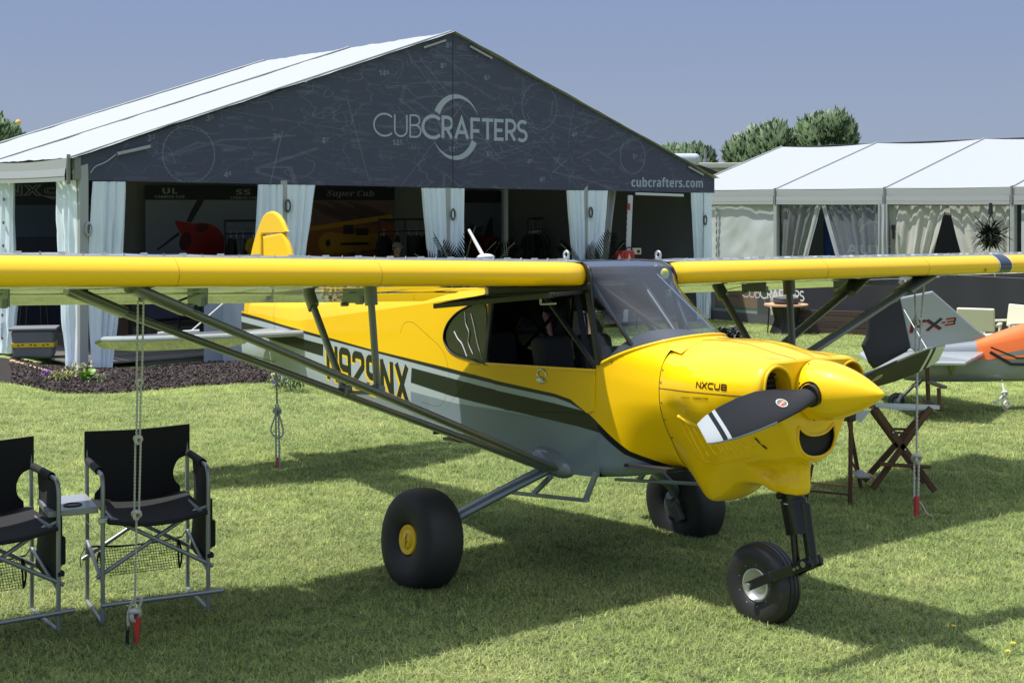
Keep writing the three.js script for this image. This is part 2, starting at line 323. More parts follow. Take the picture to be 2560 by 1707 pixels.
// rear fuselage: sides with print, turtledeck above, bottom below
const longeron = (x) => lerpTable([[-5.45, -0.30], [-4.26, -0.376], [-1.87, -0.20], [-1.05, -0.135]], x)[0];
const deck = (x) => lerpTable([[-5.45, -0.21], [-4.3, -0.20], [-1.7, 0.02], [-1.05, 0.05]], x)[0];
const XE = -1.9;
for (const s of [1, -1]) {
  const aft = sideUV(grid(40, 10, (u, v) => { const x = -5.45 + (XE + 5.45) * u, yb = belly(x), yt = longeron(x); return V(x, yb + (yt - yb) * v, s * (halfW(x) - 0.012 * Math.max(0, 1 - v * 6))); }));
  // middle side panel: from the rear window round under the door to the firewall
  const tub = []; for (let i = 0; i <= 20; i++) { const x = XE + (0.06 - XE) * i / 20; tub.push([x, belly(x)]); }
  const base = [[0.62, -0.46], [0.54, -0.47], [0.40, -0.50], [0.20, -0.535], [0.06, -0.56]];
  const outline = [...tub, [0.06, -0.605], [-1.09, -0.615], [-1.075, -0.13], [XE, longeron(XE)]];
  const hole = smooth2([[-1.675, -0.455], [-1.645, -0.375], [-1.55, -0.30], [-1.385, -0.235], [-1.11, -0.205], [-1.10, -0.4], [-1.105, -0.597], [-1.285, -0.590], [-1.447, -0.575], [-1.60, -0.535]], 6, true).slice(0, -1);
  const sh = new THREE.Shape(outline.map((p) => new THREE.Vector2(...p))); sh.holes.push(new THREE.Path(hole.map((p) => new THREE.Vector2(p[0], p[1]))));
  const mid = new THREE.ShapeGeometry(sh); { const p = mid.attributes.position; for (let i = 0; i < p.count; i++) p.setZ(i, s * halfW(p.getX(i))); mid.computeVertexNormals(); sideUV(mid); }
  ap('fuselage_side', [aft, mid], s > 0 ? livNear : livFar);
  const pane = new THREE.ShapeGeometry(new THREE.Shape(hole.map((p) => new THREE.Vector2(p[0], p[1])))); { const p = pane.attributes.position; for (let i = 0; i < p.count; i++) p.setZ(i, s * (halfW(p.getX(i)) - 0.006)); pane.computeVertexNormals(); }
  ap('rear_window', pane, M.dark);
  if (s > 0) for (const [pts, r] of [[[[-1.38, -0.26], [-1.37, -0.34], [-1.33, -0.40], [-1.34, -0.47], [-1.28, -0.55]], 0.003], [[[-1.53, -0.40], [-1.48, -0.45], [-1.43, -0.48], [-1.36, -0.57]], 0.0045], [[-1.30, -0.27], [-1.26, -0.36], [-1.22, -0.47], [-1.16, -0.58]].length ? [[[-1.30, -0.27], [-1.26, -0.36], [-1.22, -0.47], [-1.16, -0.58]], 0.002] : 0]) ap('reflection_crease', pipe(pts.map(([x, y]) => V(x, y, halfW(x) - 0.003)), r, 24, 5), M.white);  // thin white pipes draw the crumpled reflection on the near rear pane
  const lining = new THREE.ShapeGeometry(sh); { const p = lining.attributes.position; for (let i = 0; i < p.count; i++) p.setZ(i, s * (halfW(p.getX(i)) - 0.016)); lining.computeVertexNormals(); } ap('cabin_lining', lining, M.seat);
  ap('window_seal', pipe(hole.filter((_, i) => i % 3 === 0).map((p) => V(p[0], p[1], s * (halfW(p[0]) + 0.002))), 0.006, 70, 6, true), M.black);
  // lower door with handle
  const d0 = [[0.045, -0.612], [0.02, -0.855], [-0.03, -0.873], [-0.90, -0.913], [-0.985, -0.80], [-1.085, -0.625], [-1.07, -0.612]];
  const dg = slab(d0, 0.012, 0.003); { const p = dg.attributes.position; for (let i = 0; i < p.count; i++) p.setZ(i, s * (halfW(p.getX(i)) + 0.004) + p.getZ(i)); sideUV(dg); }
  const door = ap('door', dg, s > 0 ? livNear : livFar);
  ap('door_handle', [new THREE.TorusGeometry(0.045, 0.006, 8, 24, Math.PI).translate(-0.48, -0.665, s * 0.390), new THREE.SphereGeometry(0.05, 18, 10).scale(1, 0.32, 0.25).rotateZ(-0.12).translate(-0.485, -0.692, s * 0.394), new THREE.SphereGeometry(0.022, 14, 10).scale(1, 1.1, 0.6).translate(-0.485, -0.688, s * 0.396)], M.chrome, door);
  ap('door_sill', beam(V(-1.09, -0.607, s * 0.384), V(0.05, -0.604, s * 0.389), 0.016, 0.02, V(0, 1, 0)), M.yellow, door);
  // window posts round the open upper doorway
  ap('window_post', [beam(V(-1.115, -0.62, s * 0.372), V(-1.03, -0.12, s * 0.368), 0.035, 0.02, V(1, 0, 0)), beam(V(-0.035, -0.09, s * 0.372), V(0.075, -0.57, s * 0.385), 0.04, 0.02, V(1, 0, 0)), beam(V(-1.06, -0.115, s * 0.37), V(0.0, -0.09, s * 0.372), 0.05, 0.03, V(0, 1, 0))], M.black);
}
ap('turtledeck', grid(40, 14, (u, v) => { const x = -5.3 + (-1.05 + 5.3) * u, w = halfW(x), yl = longeron(x), yd = deck(x), t = v * 2 - 1, a = Math.abs(t); return V(x, yl + (yd - yl) * Math.sqrt(Math.max(0, 1 - Math.pow(a, 2.4))), w * t); }), M.yellow);
ap('fuselage_bottom', grid(50, 4, (u, v) => { const x = -5.45 + 5.51 * u; return V(x, belly(x) - 0.012 * Math.sin(v * Math.PI), halfW(x) * (v * 2 - 1)); }), M.grey);

// boot cowl and windscreen base
const baseX = (q) => 0.10 + 0.575 * Math.cos(q), baseZ = (q) => 0.381 * Math.sin(q), baseY = (q) => { const t = Math.abs(q) / (Math.PI / 2); return -0.385 - 0.175 * Math.pow(t, 2.1); };
const FW = [ // half sections from the door post to the firewall, z out and y up
  [0.05, [0, -0.42], [0.12, -0.43], [0.24, -0.46], [0.32, -0.50], [0.368, -0.55], [0.381, -0.65], [0.382, -0.75], [0.382, -0.82], [0.382, -0.92], [0.382, -1.02], [0.381, -1.13], [0.378, -1.205], [0.345, -1.25], [0, -1.265]],
  [0.62, [0, -0.405], [0.10, -0.415], [0.22, -0.457], [0.30, -0.485], [0.36, -0.545], [0.39, -0.65], [0.392, -0.75], [0.385, -0.80], [0.35, -0.90], [0.30, -0.99], [0.22, -1.12], [0.16, -1.165], [0.10, -1.19], [0, -1.195]],
];
{
  const S = FW.map((s) => new THREE.CatmullRomCurve3(s.slice(1).map((p) => V(s[0], p[1], p[0])), false, 'centripetal').getPoints(13 * 8)), rim = [];
  const sect = (x, w) => { const f = w * 104, i = Math.min(103, Math.floor(f)), k = f - i, m = Math.min(1, Math.max(0, (x - 0.05) / 0.57)), e = m * m * (3 - 2 * m) * 0.7 + m * 0.3, a = S[0][i].clone().lerp(S[0][i + 1], k), b = S[1][i].clone().lerp(S[1][i + 1], k); const p = a.lerp(b, e); p.x = x; return p; };
  for (const s of [1, -1]) {
    const g = grid(30, 60, (u, v) => {
      const x = 0.05 + 0.57 * u, c = Math.min(1, Math.max(0, (x - 0.10) / 0.575)), zb = 0.381 * Math.sqrt(1 - c * c), q = Math.acos(c), yb = baseY(q);
      let lo = 0, hi = 0.36; for (let k = 0; k < 24; k++) { const m = (lo + hi) / 2; sect(x, m).z < zb ? lo = m : hi = m; }
      const w = lo + (1 - lo) * v, p = sect(x, w), st = sect(x, lo), f = Math.max(0, 1 - (w - lo) / 0.34); p.y += (yb - st.y) * f * f; p.z += (zb - st.z) * f * f; p.z *= s; return p;
    });
    ap('boot_cowl', sideUV(g), s > 0 ? livNear : livFar);
  }
  for (let i = -24; i <= 24; i++) { const q = i / 24 * Math.PI / 2; rim.push(V(baseX(q), baseY(q), baseZ(q))); }
  ap('cowl_saddle', grid(24, 4, (u, v) => { const q = (u * 2 - 1) * 0.86, z = baseZ(q); return V(baseX(q), baseY(q), z).lerp(V(0.715, -0.4035 - 0.95 * z * z, z * 1.05), v); }), M.yellow);
  ap('windscreen_strip', pipe(rim, 0.013, 96, 8), M.yellow);
  const sc = []; for (let i = -9; i <= 9; i++) { const q = i / 10 * Math.PI / 2; sc.push(new THREE.SphereGeometry(0.005, 8, 6).translate(baseX(q) + 0.012 * Math.cos(q), baseY(q) - 0.022, baseZ(q) * 1.012)); }
  sc.forEach((g) => ap('fastener', g, M.seam));
}
// windscreen running up into the skylight
const screen = (t, s) => {
  const q = t * Math.PI / 2, side = [[-0.52, 0.082, 0.34], [-0.30, 0.078, 0.345], [-0.12, 0.062, 0.352], [-0.03, 0.03, 0.36], [0.0, -0.03, 0.366], [0.005, -0.12, 0.37], [0.03, -0.30, 0.375], [baseX(Math.PI / 2), baseY(Math.PI / 2), 0.381]];
  const cen = [[-0.52, 0.088], [-0.30, 0.086], [-0.12, 0.072], [0.02, 0.03], [0.10, -0.02], [0.22, -0.10], [0.45, -0.245], [baseX(0), baseY(0)]];
  const u = s * (side.length - 1), i = Math.min(side.length - 2, Math.floor(u)), f = u - i, L = (a) => a[i].map((v, n) => v * (1 - f) + a[i + 1][n] * f);
  const S = L(side), C = L(cen), low = s * s, w = Math.pow(Math.abs(t), 2.2), wx = 1 - Math.cos(q), wz = Math.sin(q);
  const k = w * (1 - low) + wx * low, ky = Math.pow(Math.abs(t), 2.1);
  return V(C[0] * (1 - k) + S[0] * k, C[1] * (1 - ky) + S[1] * ky, S[2] * (t * (1 - low) + wz * low));
};
ap('windscreen', grid(36, 30, (u, v) => screen(u * 2 - 1, 0.40 + 0.60 * v)), M.screen);
ap('skylight', grid(24, 14, (u, v) => screen(u * 2 - 1, 0.40 * v)), mat([0.018, 0.024, 0.042], 0.25, 0, { clearcoat: 1, clearcoatRoughness: 0.05 }));
for (const s of [1, -1]) { const e = []; for (let i = 0; i <= 16; i++) e.push(screen(s, i / 16)); ap('windscreen_edge', pipe(e, 0.011, 60, 6), M.black); }
ap('windscreen_brace', rod(screen(-0.42, 0.50).add(V(-0.02, -0.02, 0)), screen(-0.36, 0.95).add(V(-0.03, -0.01, 0)), 0.0035), M.gear);
{ const g = new THREE.SphereGeometry(0.036, 14, 10).scale(0.5, 1, 1), q = screen(-0.62, 0.52); ap('sun_sticker', g.translate(q.x - 0.02, q.y - 0.01, q.z), mat([0.62, 0.62, 0.08], 0.6)); }

// cabin: dash, seats, tubes, floor, headliner
{
  ap('dashboard', [grid(24, 10, (u, v) => { const a = Math.abs(u * 2 - 1), z = (u - 0.5) * 0.715; return V(0.05 + 0.57 * v * (1 - 0.72 * a * a * a), -0.335 - 0.06 * v * v - 0.19 * Math.pow(a, 2.6) - 0.10 * Math.pow(1 - v, 4), z); }), box(0.03, 0.44, 0.66, 0.06, -0.68, 0)], mat([0.05, 0.05, 0.055], 0.8));
  ap('far_door_lining', grid(6, 2, (u, v) => V(-1.05 + 0.95 * u, -0.27 + 0.03 * u + 0.21 * v, -0.362)), M.seat);
  const seat = (x, z) => [new RoundedBoxGeometry(0.12, 0.62, 0.30, 3, 0.05).rotateZ(0.22).translate(x - 0.18, -0.72, z), new RoundedBoxGeometry(0.42, 0.12, 0.32, 3, 0.05).translate(x + 0.02, -1.0, z)];
  for (const z of [0.18, -0.18]) ap('seat', seat(-0.40, z), M.seat);
  ap('rear_seat', seat(-1.25, 0), M.seat);
  ap('cabin_floor', box(2.3, 0.02, 0.66, -0.55, -1.17, 0), M.seat);
  ap('headliner', box(1.45, 0.02, 0.66, -0.80, -0.045, 0), M.seat);
  ap('bulkhead', box(0.02, 0.95, 0.60, -1.86, -0.68, 0), M.seat);
  const T = [];
  for (const s of [1, -1]) T.push(rod(V(-0.55, -0.10, s * 0.34), V(0.06, -0.62, s * 0.36), 0.017), rod(V(-0.98, -0.12, s * 0.33), V(-1.62, -0.60, s * 0.30), 0.014), rod(V(-1.05, -0.62, s * 0.34), V(-1.65, -0.2, s * 0.3), 0.012), rod(V(-0.03, -0.06, s * 0.34), V(0.30, -0.52, s * 0.25), 0.014));
  T.push(rod(V(-0.25, -0.02, 0.34), V(-0.25, -0.02, -0.34), 0.014), rod(V(-0.98, -0.12, 0.33), V(-0.98, -0.12, -0.33), 0.014), rod(V(-0.1, -0.03, 0.30), V(0.34, -0.42, -0.02), 0.011), rod(V(-0.1, -0.03, -0.12), V(0.36, -0.42, -0.04), 0.022));
  ap('cabin_frame', T, M.black);
  ap('seat_belt', beam(V(-0.35, -0.09, 0.20), V(-0.12, -0.75, 0.26), 0.05, 0.004, V(0, 0, 1)), M.seat);
}
// near upper door swung up under the wing
{
  const a = V(-1.06, -0.15, 0.40), b = V(-0.05, -0.12, 0.40), c = V(0.05, -0.135, 0.72), d = V(-1.22, -0.21, 0.72);
  const y = V(0, 1, 0), fr = ap('upper_door', [beam(a, b, 0.02, 0.02, y), beam(b, c, 0.025, 0.02, y), beam(c, d, 0.034, 0.022, y), beam(d, a, 0.03, 0.02, y)], M.black);
  ap('pane', grid(1, 1, (u, v) => a.clone().lerp(b, u).lerp(d.clone().lerp(c, u), v)), M.tint, fr);
  ap('latch', [rod(V(-0.28, -0.15, 0.55), V(-0.28, -0.195, 0.55), 0.008), rod(V(-0.28, -0.195, 0.55), V(-0.12, -0.19, 0.56), 0.007)], M.white, fr);
}
// engine cowl: half sections, z out and y up, at stations along x
{
  const ST = [
    [0.62, [0, -0.405], [0.10, -0.415], [0.22, -0.457], [0.30, -0.485], [0.36, -0.545], [0.39, -0.65], [0.392, -0.75], [0.385, -0.80], [0.35, -0.90], [0.30, -0.99], [0.22, -1.12], [0.16, -1.165], [0.10, -1.19], [0, -1.195]],
    [0.68, [0, -0.403], [0.11, -0.412], [0.225, -0.452], [0.30, -0.49], [0.365, -0.547], [0.402, -0.645], [0.402, -0.74], [0.388, -0.795], [0.355, -0.89], [0.31, -0.99], [0.235, -1.14], [0.18, -1.215], [0.12, -1.26], [0, -1.275]],
    [0.76, [0, -0.403], [0.12, -0.41], [0.23, -0.447], [0.30, -0.497], [0.37, -0.547], [0.418, -0.64], [0.416, -0.73], [0.392, -0.795], [0.36, -0.88], [0.32, -0.99], [0.25, -1.15], [0.195, -1.27], [0.14, -1.335], [0, -1.355]],
    [0.86, [0, -0.405], [0.13, -0.41], [0.225, -0.448], [0.30, -0.488], [0.38, -0.54], [0.44, -0.63], [0.44, -0.73], [0.40, -0.825], [0.358, -0.89], [0.318, -0.99], [0.25, -1.13], [0.19, -1.25], [0.14, -1.305], [0, -1.325]],
    [1.0, [0, -0.408], [0.14, -0.415], [0.23, -0.455], [0.30, -0.475], [0.39, -0.53], [0.455, -0.62], [0.46, -0.72], [0.42, -0.845], [0.352, -0.90], [0.308, -0.99], [0.24, -1.10], [0.165, -1.18], [0.11, -1.22], [0, -1.235]],
    [1.12, [0, -0.417], [0.15, -0.427], [0.23, -0.463], [0.315, -0.476], [0.398, -0.53], [0.462, -0.62], [0.466, -0.72], [0.42, -0.835], [0.33, -0.89], [0.285, -0.97], [0.21, -1.07], [0.12, -1.15], [0.09, -1.215], [0, -1.235]],
    [1.20, [0, -0.43], [0.15, -0.445], [0.23, -0.47], [0.325, -0.481], [0.405, -0.532], [0.465, -0.62], [0.467, -0.715], [0.415, -0.82], [0.31, -0.885], [0.262, -0.96], [0.19, -1.06], [0.095, -1.12], [0.086, -1.24], [0, -1.252]],
    [1.31, [0, -0.453], [0.15, -0.47], [0.23, -0.482], [0.335, -0.489], [0.413, -0.538], [0.467, -0.62], [0.464, -0.71], [0.40, -0.805], [0.285, -0.87], [0.232, -0.945], [0.165, -1.05], [0.08, -1.095], [0.074, -1.246], [0, -1.257]],
    [1.355, [0, -0.465], [0.15, -0.478], [0.23, -0.487], [0.335, -0.493], [0.414, -0.54], [0.465, -0.62], [0.461, -0.71], [0.395, -0.797], [0.272, -0.862], [0.218, -0.935], [0.153, -1.04], [0.055, -1.088], [0.048, -1.242], [0, -1.255]],
    [1.378, [0, -0.470], [0.15, -0.482], [0.23, -0.489], [0.335, -0.495], [0.414, -0.542], [0.463, -0.62], [0.459, -0.71], [0.392, -0.793], [0.266, -0.858], [0.212, -0.932], [0.150, -1.035], [0.06, -1.076], [0.03, -1.09], [0, -1.10]],
    [1.42, [0, -0.482], [0.15, -0.490], [0.23, -0.494], [0.335, -0.499], [0.412, -0.545], [0.457, -0.62], [0.452, -0.706], [0.385, -0.785], [0.258, -0.853], [0.205, -0.93], [0.143, -1.027], [0.08, -1.060], [0.04, -1.070], [0, -1.073]],
    [1.445, [0, -0.492], [0.15, -0.498], [0.23, -0.501], [0.333, -0.507], [0.404, -0.551], [0.444, -0.62], [0.439, -0.70], [0.375, -0.775], [0.250, -0.850], [0.198, -0.928], [0.136, -1.018], [0.078, -1.048], [0.04, -1.057], [0, -1.060]],
    [1.455, [0, -0.505], [0.15, -0.510], [0.23, -0.512], [0.330, -0.519], [0.392, -0.559], [0.426, -0.62], [0.422, -0.692], [0.363, -0.762], [0.240, -0.845], [0.188, -0.925], [0.128, -1.005], [0.075, -1.034], [0.04, -1.042], [0, -1.045]],
  ];
  const secs = ST.map((s) => { const c = new THREE.CatmullRomCurve3(s.slice(1).map((p) => V(s[0], p[1], p[0])), false, 'centripetal'); return c.getPoints(13 * 6); });
  const NJ = 13 * 6, NI = 84, cols = [];
  for (let j = 0; j <= NJ; j++) cols.push(new THREE.CatmullRomCurve3(secs.map((s) => s[j]), false, 'centripetal'));
  const pt = (u, v, s) => {
    const q = cols[Math.round(v * NJ)].getPoint(u);
    const ex = (q.x - 1.17) / 0.075, ey = (q.y + 1.135 - (q.x - 1.17) * -0.35) / 0.045, e = ex * ex + ey * ey;     // scooped oval behind the nose leg
    if (e < 1 && q.y < -1.04) q.z -= 0.045 * (1 - e) * (1 - ex) * 0.6;
    q.z *= s; return q;
  };
  const half = (s) => grid(NI, NJ, (u, v) => pt(u, v, s));
  const upperLimit = -0.683;
  // one skin, cut at the split line into upper and lower cowl
  const parts = [[], []];
  for (const s of [1, -1]) {
    const g = half(s), idx = g.index.array, p = g.attributes.position, a = [[], []];
    for (let i = 0; i < idx.length; i += 3) { const y = (p.getY(idx[i]) + p.getY(idx[i + 1]) + p.getY(idx[i + 2])) / 3; a[y > upperLimit ? 0 : 1].push(idx[i], idx[i + 1], idx[i + 2]); }
    a.forEach((k, n) => { const h = g.clone(); h.setIndex(k); parts[n].push(h); });
  }
  const up = ap('upper_cowl', parts[0], M.yellow), lo = ap('lower_cowl', parts[1], M.yellow);
  // front plate with the two inlets and the chin inlet
  const last = secs[secs.length - 1], out = last.map((p) => [p.z, p.y]), ring = [...out, ...out.slice(1, -1).reverse().map(([z, y]) => [-z, y])];
  const inlet = (s) => smooth2([[0.195, -0.69], [0.20, -0.61], [0.245, -0.55], [0.318, -0.528], [0.385, -0.56], [0.414, -0.63], [0.405, -0.71], [0.33, -0.755], [0.24, -0.752]], 5, true).slice(0, -1).map(([z, y]) => [s * z, y]);
  const chin = smooth2([[-0.148, -0.865], [-0.08, -0.905], [0, -0.917], [0.08, -0.905], [0.148, -0.865]], 6).concat(smooth2([[0.148, -0.865], [0.158, -0.93], [0.125, -1.0], [0.06, -1.032], [0, -1.038], [-0.06, -1.032], [-0.125, -1.0], [-0.158, -0.93], [-0.148, -0.865]], 6).slice(1, -1));
  const sh = new THREE.Shape(ring.map((p) => new THREE.Vector2(...p)));
  const holes = [inlet(1), inlet(-1), chin.map((p) => [p[0], p[1]])];
  for (const h of holes) sh.holes.push(new THREE.Path(h.map((p) => new THREE.Vector2(...p))));
  const fp = new THREE.ShapeGeometry(sh); { const p = fp.attributes.position; for (let i = 0; i < p.count; i++) { const z = p.getX(i), y = p.getY(i); p.setXYZ(i, 1.455, y, z); } fp.computeVertexNormals(); }
  ap('cowl_front', fp, M.yellow);
  holes.forEach((h, n) => {
    const c = h.map((p) => V(1.455, p[1], p[0]));
    ap('inlet_lip', pipe(c.filter((_, i) => i % 3 === 0), 0.009, 90, 8, true), M.yellow);
    const duct = grid(h.length, 4, (u, v) => { const p = c[Math.round(u * h.length) % h.length].clone(); p.x -= 0.16 * v; return p; });
    ap('inlet_duct', duct, n < 2 ? M.yellow : M.black);
    const back = new THREE.ShapeGeometry(new THREE.Shape(h.map((p) => new THREE.Vector2(...p)))); { const p = back.attributes.position; for (let i = 0; i < p.count; i++) p.setXYZ(i, n < 2 ? 1.34 : 1.425, p.getY(i), p.getX(i)); back.computeVertexNormals(); }
    ap(n < 2 ? 'engine_baffle' : 'inlet_screen', back, n < 2 ? M.black : mat([0.02, 0.02, 0.021], 0.85));
    if (n < 2) { const fins = []; for (let k = 0; k < 7; k++) fins.push(box(0.03, 0.008, 0.17, 1.352, -0.72 + k * 0.028, (n ? -1 : 1) * 0.305)); ap('cylinder_fins', fins, mat([0.05, 0.05, 0.05], 0.5, 0.5)); }
  });
  // seams: at the firewall, the split line, the two hinge lines on top
  const seams = [secs[0].map((p) => V(p.x - 0.001, p.y, p.z + 0.0005)), secs[0].map((p) => V(p.x - 0.001, p.y, -p.z - 0.0005))];
  const along = (jf, i0, i1, s) => { const q = []; for (let i = 0; i <= 40; i++) q.push(pt(i0 + (i1 - i0) * i / 40, jf / 13, s)); return q; };
  for (const s of [1, -1]) { seams.push(along(1.05, 0.05, 0.93, s)); const q = []; for (let i = 0; i <= 50; i++) { const u = i / 50 * 0.95; let best = null; for (let j = 24; j < 48; j++) { const p = cols[j].getPoint(u); if (!best || Math.abs(p.y - upperLimit) < Math.abs(best.y - upperLimit)) best = p; } best.z *= s; best.y = upperLimit; q.push(best); } seams.push(q); }
  seams.push(along(0, 0.05, 0.93, 1));
  ap('cowl_seam', seams.map((q) => pipe(q, 0.0024, 120, 5)), M.seam, up);
  const rivet = [];
  for (let i = 0; i < 6; i++) for (const s of [1, -1]) { const p = pt(0.04 + i * 0.155, 4.55 / 13 + 0.02, s); p.y = upperLimit + 0.02; rivet.push(new THREE.SphereGeometry(0.006, 8, 6).translate(p.x, p.y, p.z)); }
  for (let j = 5; j < 13; j += 1.3) for (const s of [1, -1]) { const p = pt(0.022, j / 13, s); rivet.push(new THREE.SphereGeometry(0.006, 8, 6).translate(p.x, p.y, p.z)); }
  for (const j of [1.6, 3, 4.3]) for (const s of [1, -1]) { const p = pt(0.022, j / 13, s); rivet.push(new THREE.SphereGeometry(0.006, 8, 6).translate(p.x, p.y, p.z)); }
  rivet.forEach((g) => ap('fastener', g, mat([0.12, 0.09, 0.03], 0.4, 0.4), lo));
  // louvre panel: eight pressed ribs
  for (const s of [1, -1]) {
    const surf = (x, y) => { let best = null; const u0 = 0; const ii = Math.min(1, Math.max(0, 0)); let lo2 = 0, hi2 = 1; for (let k = 0; k < 26; k++) { const m = (lo2 + hi2) / 2; cols[45].getPoint(m).x < x ? lo2 = m : hi2 = m; } for (let j = 30; j < 66; j++) { const p = cols[j].getPoint(lo2); if (!best || Math.abs(p.y - y) < Math.abs(best.y - y)) best = p; } return V(x, y, s * best.z); };
    for (let k = 0; k < 9; k++) {
      const top = surf(0.80 + k * 0.048, -0.868 - k * 0.004), bot = surf(0.85 + k * 0.052, -1.075 + k * 0.0135), q = [];
      for (let i = 0; i <= 10; i++) { const y = top.y + (bot.y - top.y) * i / 10, x = top.x + (bot.x - top.x) * i / 10; const p = surf(x, y); p.z += s * 0.002; q.push(p); }
      q.forEach((p, i) => { p.z -= s * 0.006; }); const rib = pipe(q, 0.011, 20, 8); ap('cooling_rib', rib, M.yellow, lo);
    }
    const edge = [[0.745, -0.83], [0.79, -0.97], [0.86, -1.09], [1.0, -1.085], [1.15, -1.05], [1.315, -0.99]].map(([x, y]) => { const p = surf(x, y); p.z += s * 0.001; return p; });
    ap('panel_edge', pipe(edge, 0.004, 50, 5), M.yellow, lo);
    if (s > 0) ap('cooling_slot', pipe([[1.245, -0.93], [1.262, -0.96], [1.285, -0.99]].map(([x, y]) => { const p = surf(x, y); p.z += 0.002; return p; }), 0.005, 10, 5), M.black, lo);
    const lip = smooth2([[0.755, -0.838], [0.82, -0.862], [0.90, -0.885], [0.98, -0.905]], 6).map(([x, y]) => { const p = surf(x, y - 0.0); p.z += s * 0.006; return p; });
    lip.forEach((p) => { p.z -= s * 0.008; }); ap('panel_lip', pipe(lip, 0.013, 40, 8), M.yellow, lo);
  }
  // exhaust stub and lettering
  ap('exhaust_pipe', [rod(V(0.60, -1.20, -0.13), V(0.50, -1.33, -0.13), 0.035, 0.035, 16), new THREE.TorusGeometry(0.035, 0.004, 6, 20).rotateX(Math.PI / 2).rotateZ(-0.65).translate(0.50, -1.33, -0.13)], mat([0.25, 0.22, 0.17], 0.45, 0.7));
  const word = (text, h, w, draw) => { // printed film following the cowl
    const tex = canvas(1024, 128, (c, W, H) => { c.clearRect(0, 0, W, H); draw(c, W, H); });
    return mat([1, 1, 1], 0.4, 0, { map: tex, transparent: true, alphaTest: 0.4 });
  };
  const zAt = (x, y) => { let lo2 = 0, hi2 = 1; for (let k = 0; k < 26; k++) { const m = (lo2 + hi2) / 2; cols[30].getPoint(m).x < x ? lo2 = m : hi2 = m; } let best = null; for (let j = 20; j < 46; j++) { const p = cols[j].getPoint(lo2), p2 = cols[j + 1].getPoint(lo2); if ((p.y - y) * (p2.y - y) <= 0) { const k = (p.y - y) / (p.y - p2.y + 1e-9); best = p.z + (p2.z - p.z) * k; } } return best ?? 0.45; };
  const film = (x0, x1, y0, y1, dy, m) => ap('lettering', grid(24, 6, (u, v) => { const x = x0 + (x1 - x0) * u, y = y0 + (y1 - y0) * v + dy * u; return V(x, y, zAt(x, y) + 0.0035); }), m, up);
  film(0.985, 1.245, -0.659, -0.617, -0.004, word('', 0, 0, (c, W, H) => {
    c.strokeStyle = c.fillStyle = '#3a0d06'; c.lineWidth = 24; c.lineJoin = 'miter';
    const g = [(x) => { c.moveTo(x + 12, 118); c.lineTo(x + 12, 10); c.moveTo(x + 6, 14); c.lineTo(x + 150, 114); c.moveTo(x + 146, 118); c.lineTo(x + 146, 10); }, (x) => { c.moveTo(x, 10); c.lineTo(x + 165, 118); c.moveTo(x + 165, 10); c.lineTo(x, 118); }, (x) => { c.moveTo(x + 170, 22); c.lineTo(x + 40, 22); c.lineTo(x + 14, 44); c.lineTo(x + 14, 84); c.lineTo(x + 40, 106); c.lineTo(x + 170, 106); }, (x) => { c.moveTo(x + 12, 10); c.lineTo(x + 12, 84); c.lineTo(x + 36, 106); c.lineTo(x + 140, 106); c.lineTo(x + 160, 88); c.lineTo(x + 160, 10); }, (x) => { c.moveTo(x + 14, 64); c.lineTo(x + 150, 64); c.lineTo(x + 162, 78); c.lineTo(x + 162, 96); c.lineTo(x + 150, 106); c.lineTo(x + 14, 106); c.lineTo(x + 14, 22); c.lineTo(x + 145, 22); c.lineTo(x + 158, 34); c.lineTo(x + 158, 52); c.lineTo(x + 146, 64); }];
    c.beginPath(); [20, 205, 400, 605, 810].forEach((x, i) => g[i](x)); c.stroke();
  }));
  film(0.845, 1.13, -0.735, -0.708, 0.012, word('', 0, 0, (c, W, H) => { c.fillStyle = '#6a4a08'; c.font = '82px sans-serif'; c.textBaseline = 'middle'; c.save(); c.scale(0.62, 1); c.fillText('POWERED BY:', 20, 66); c.restore(); c.fillStyle = '#3d2405'; c.font = 'bold 82px sans-serif'; c.save(); c.translate(390, 0); c.scale(0.66, 1); c.fillText('LYCOMING CC393i', 10, 66); c.restore(); }));
}
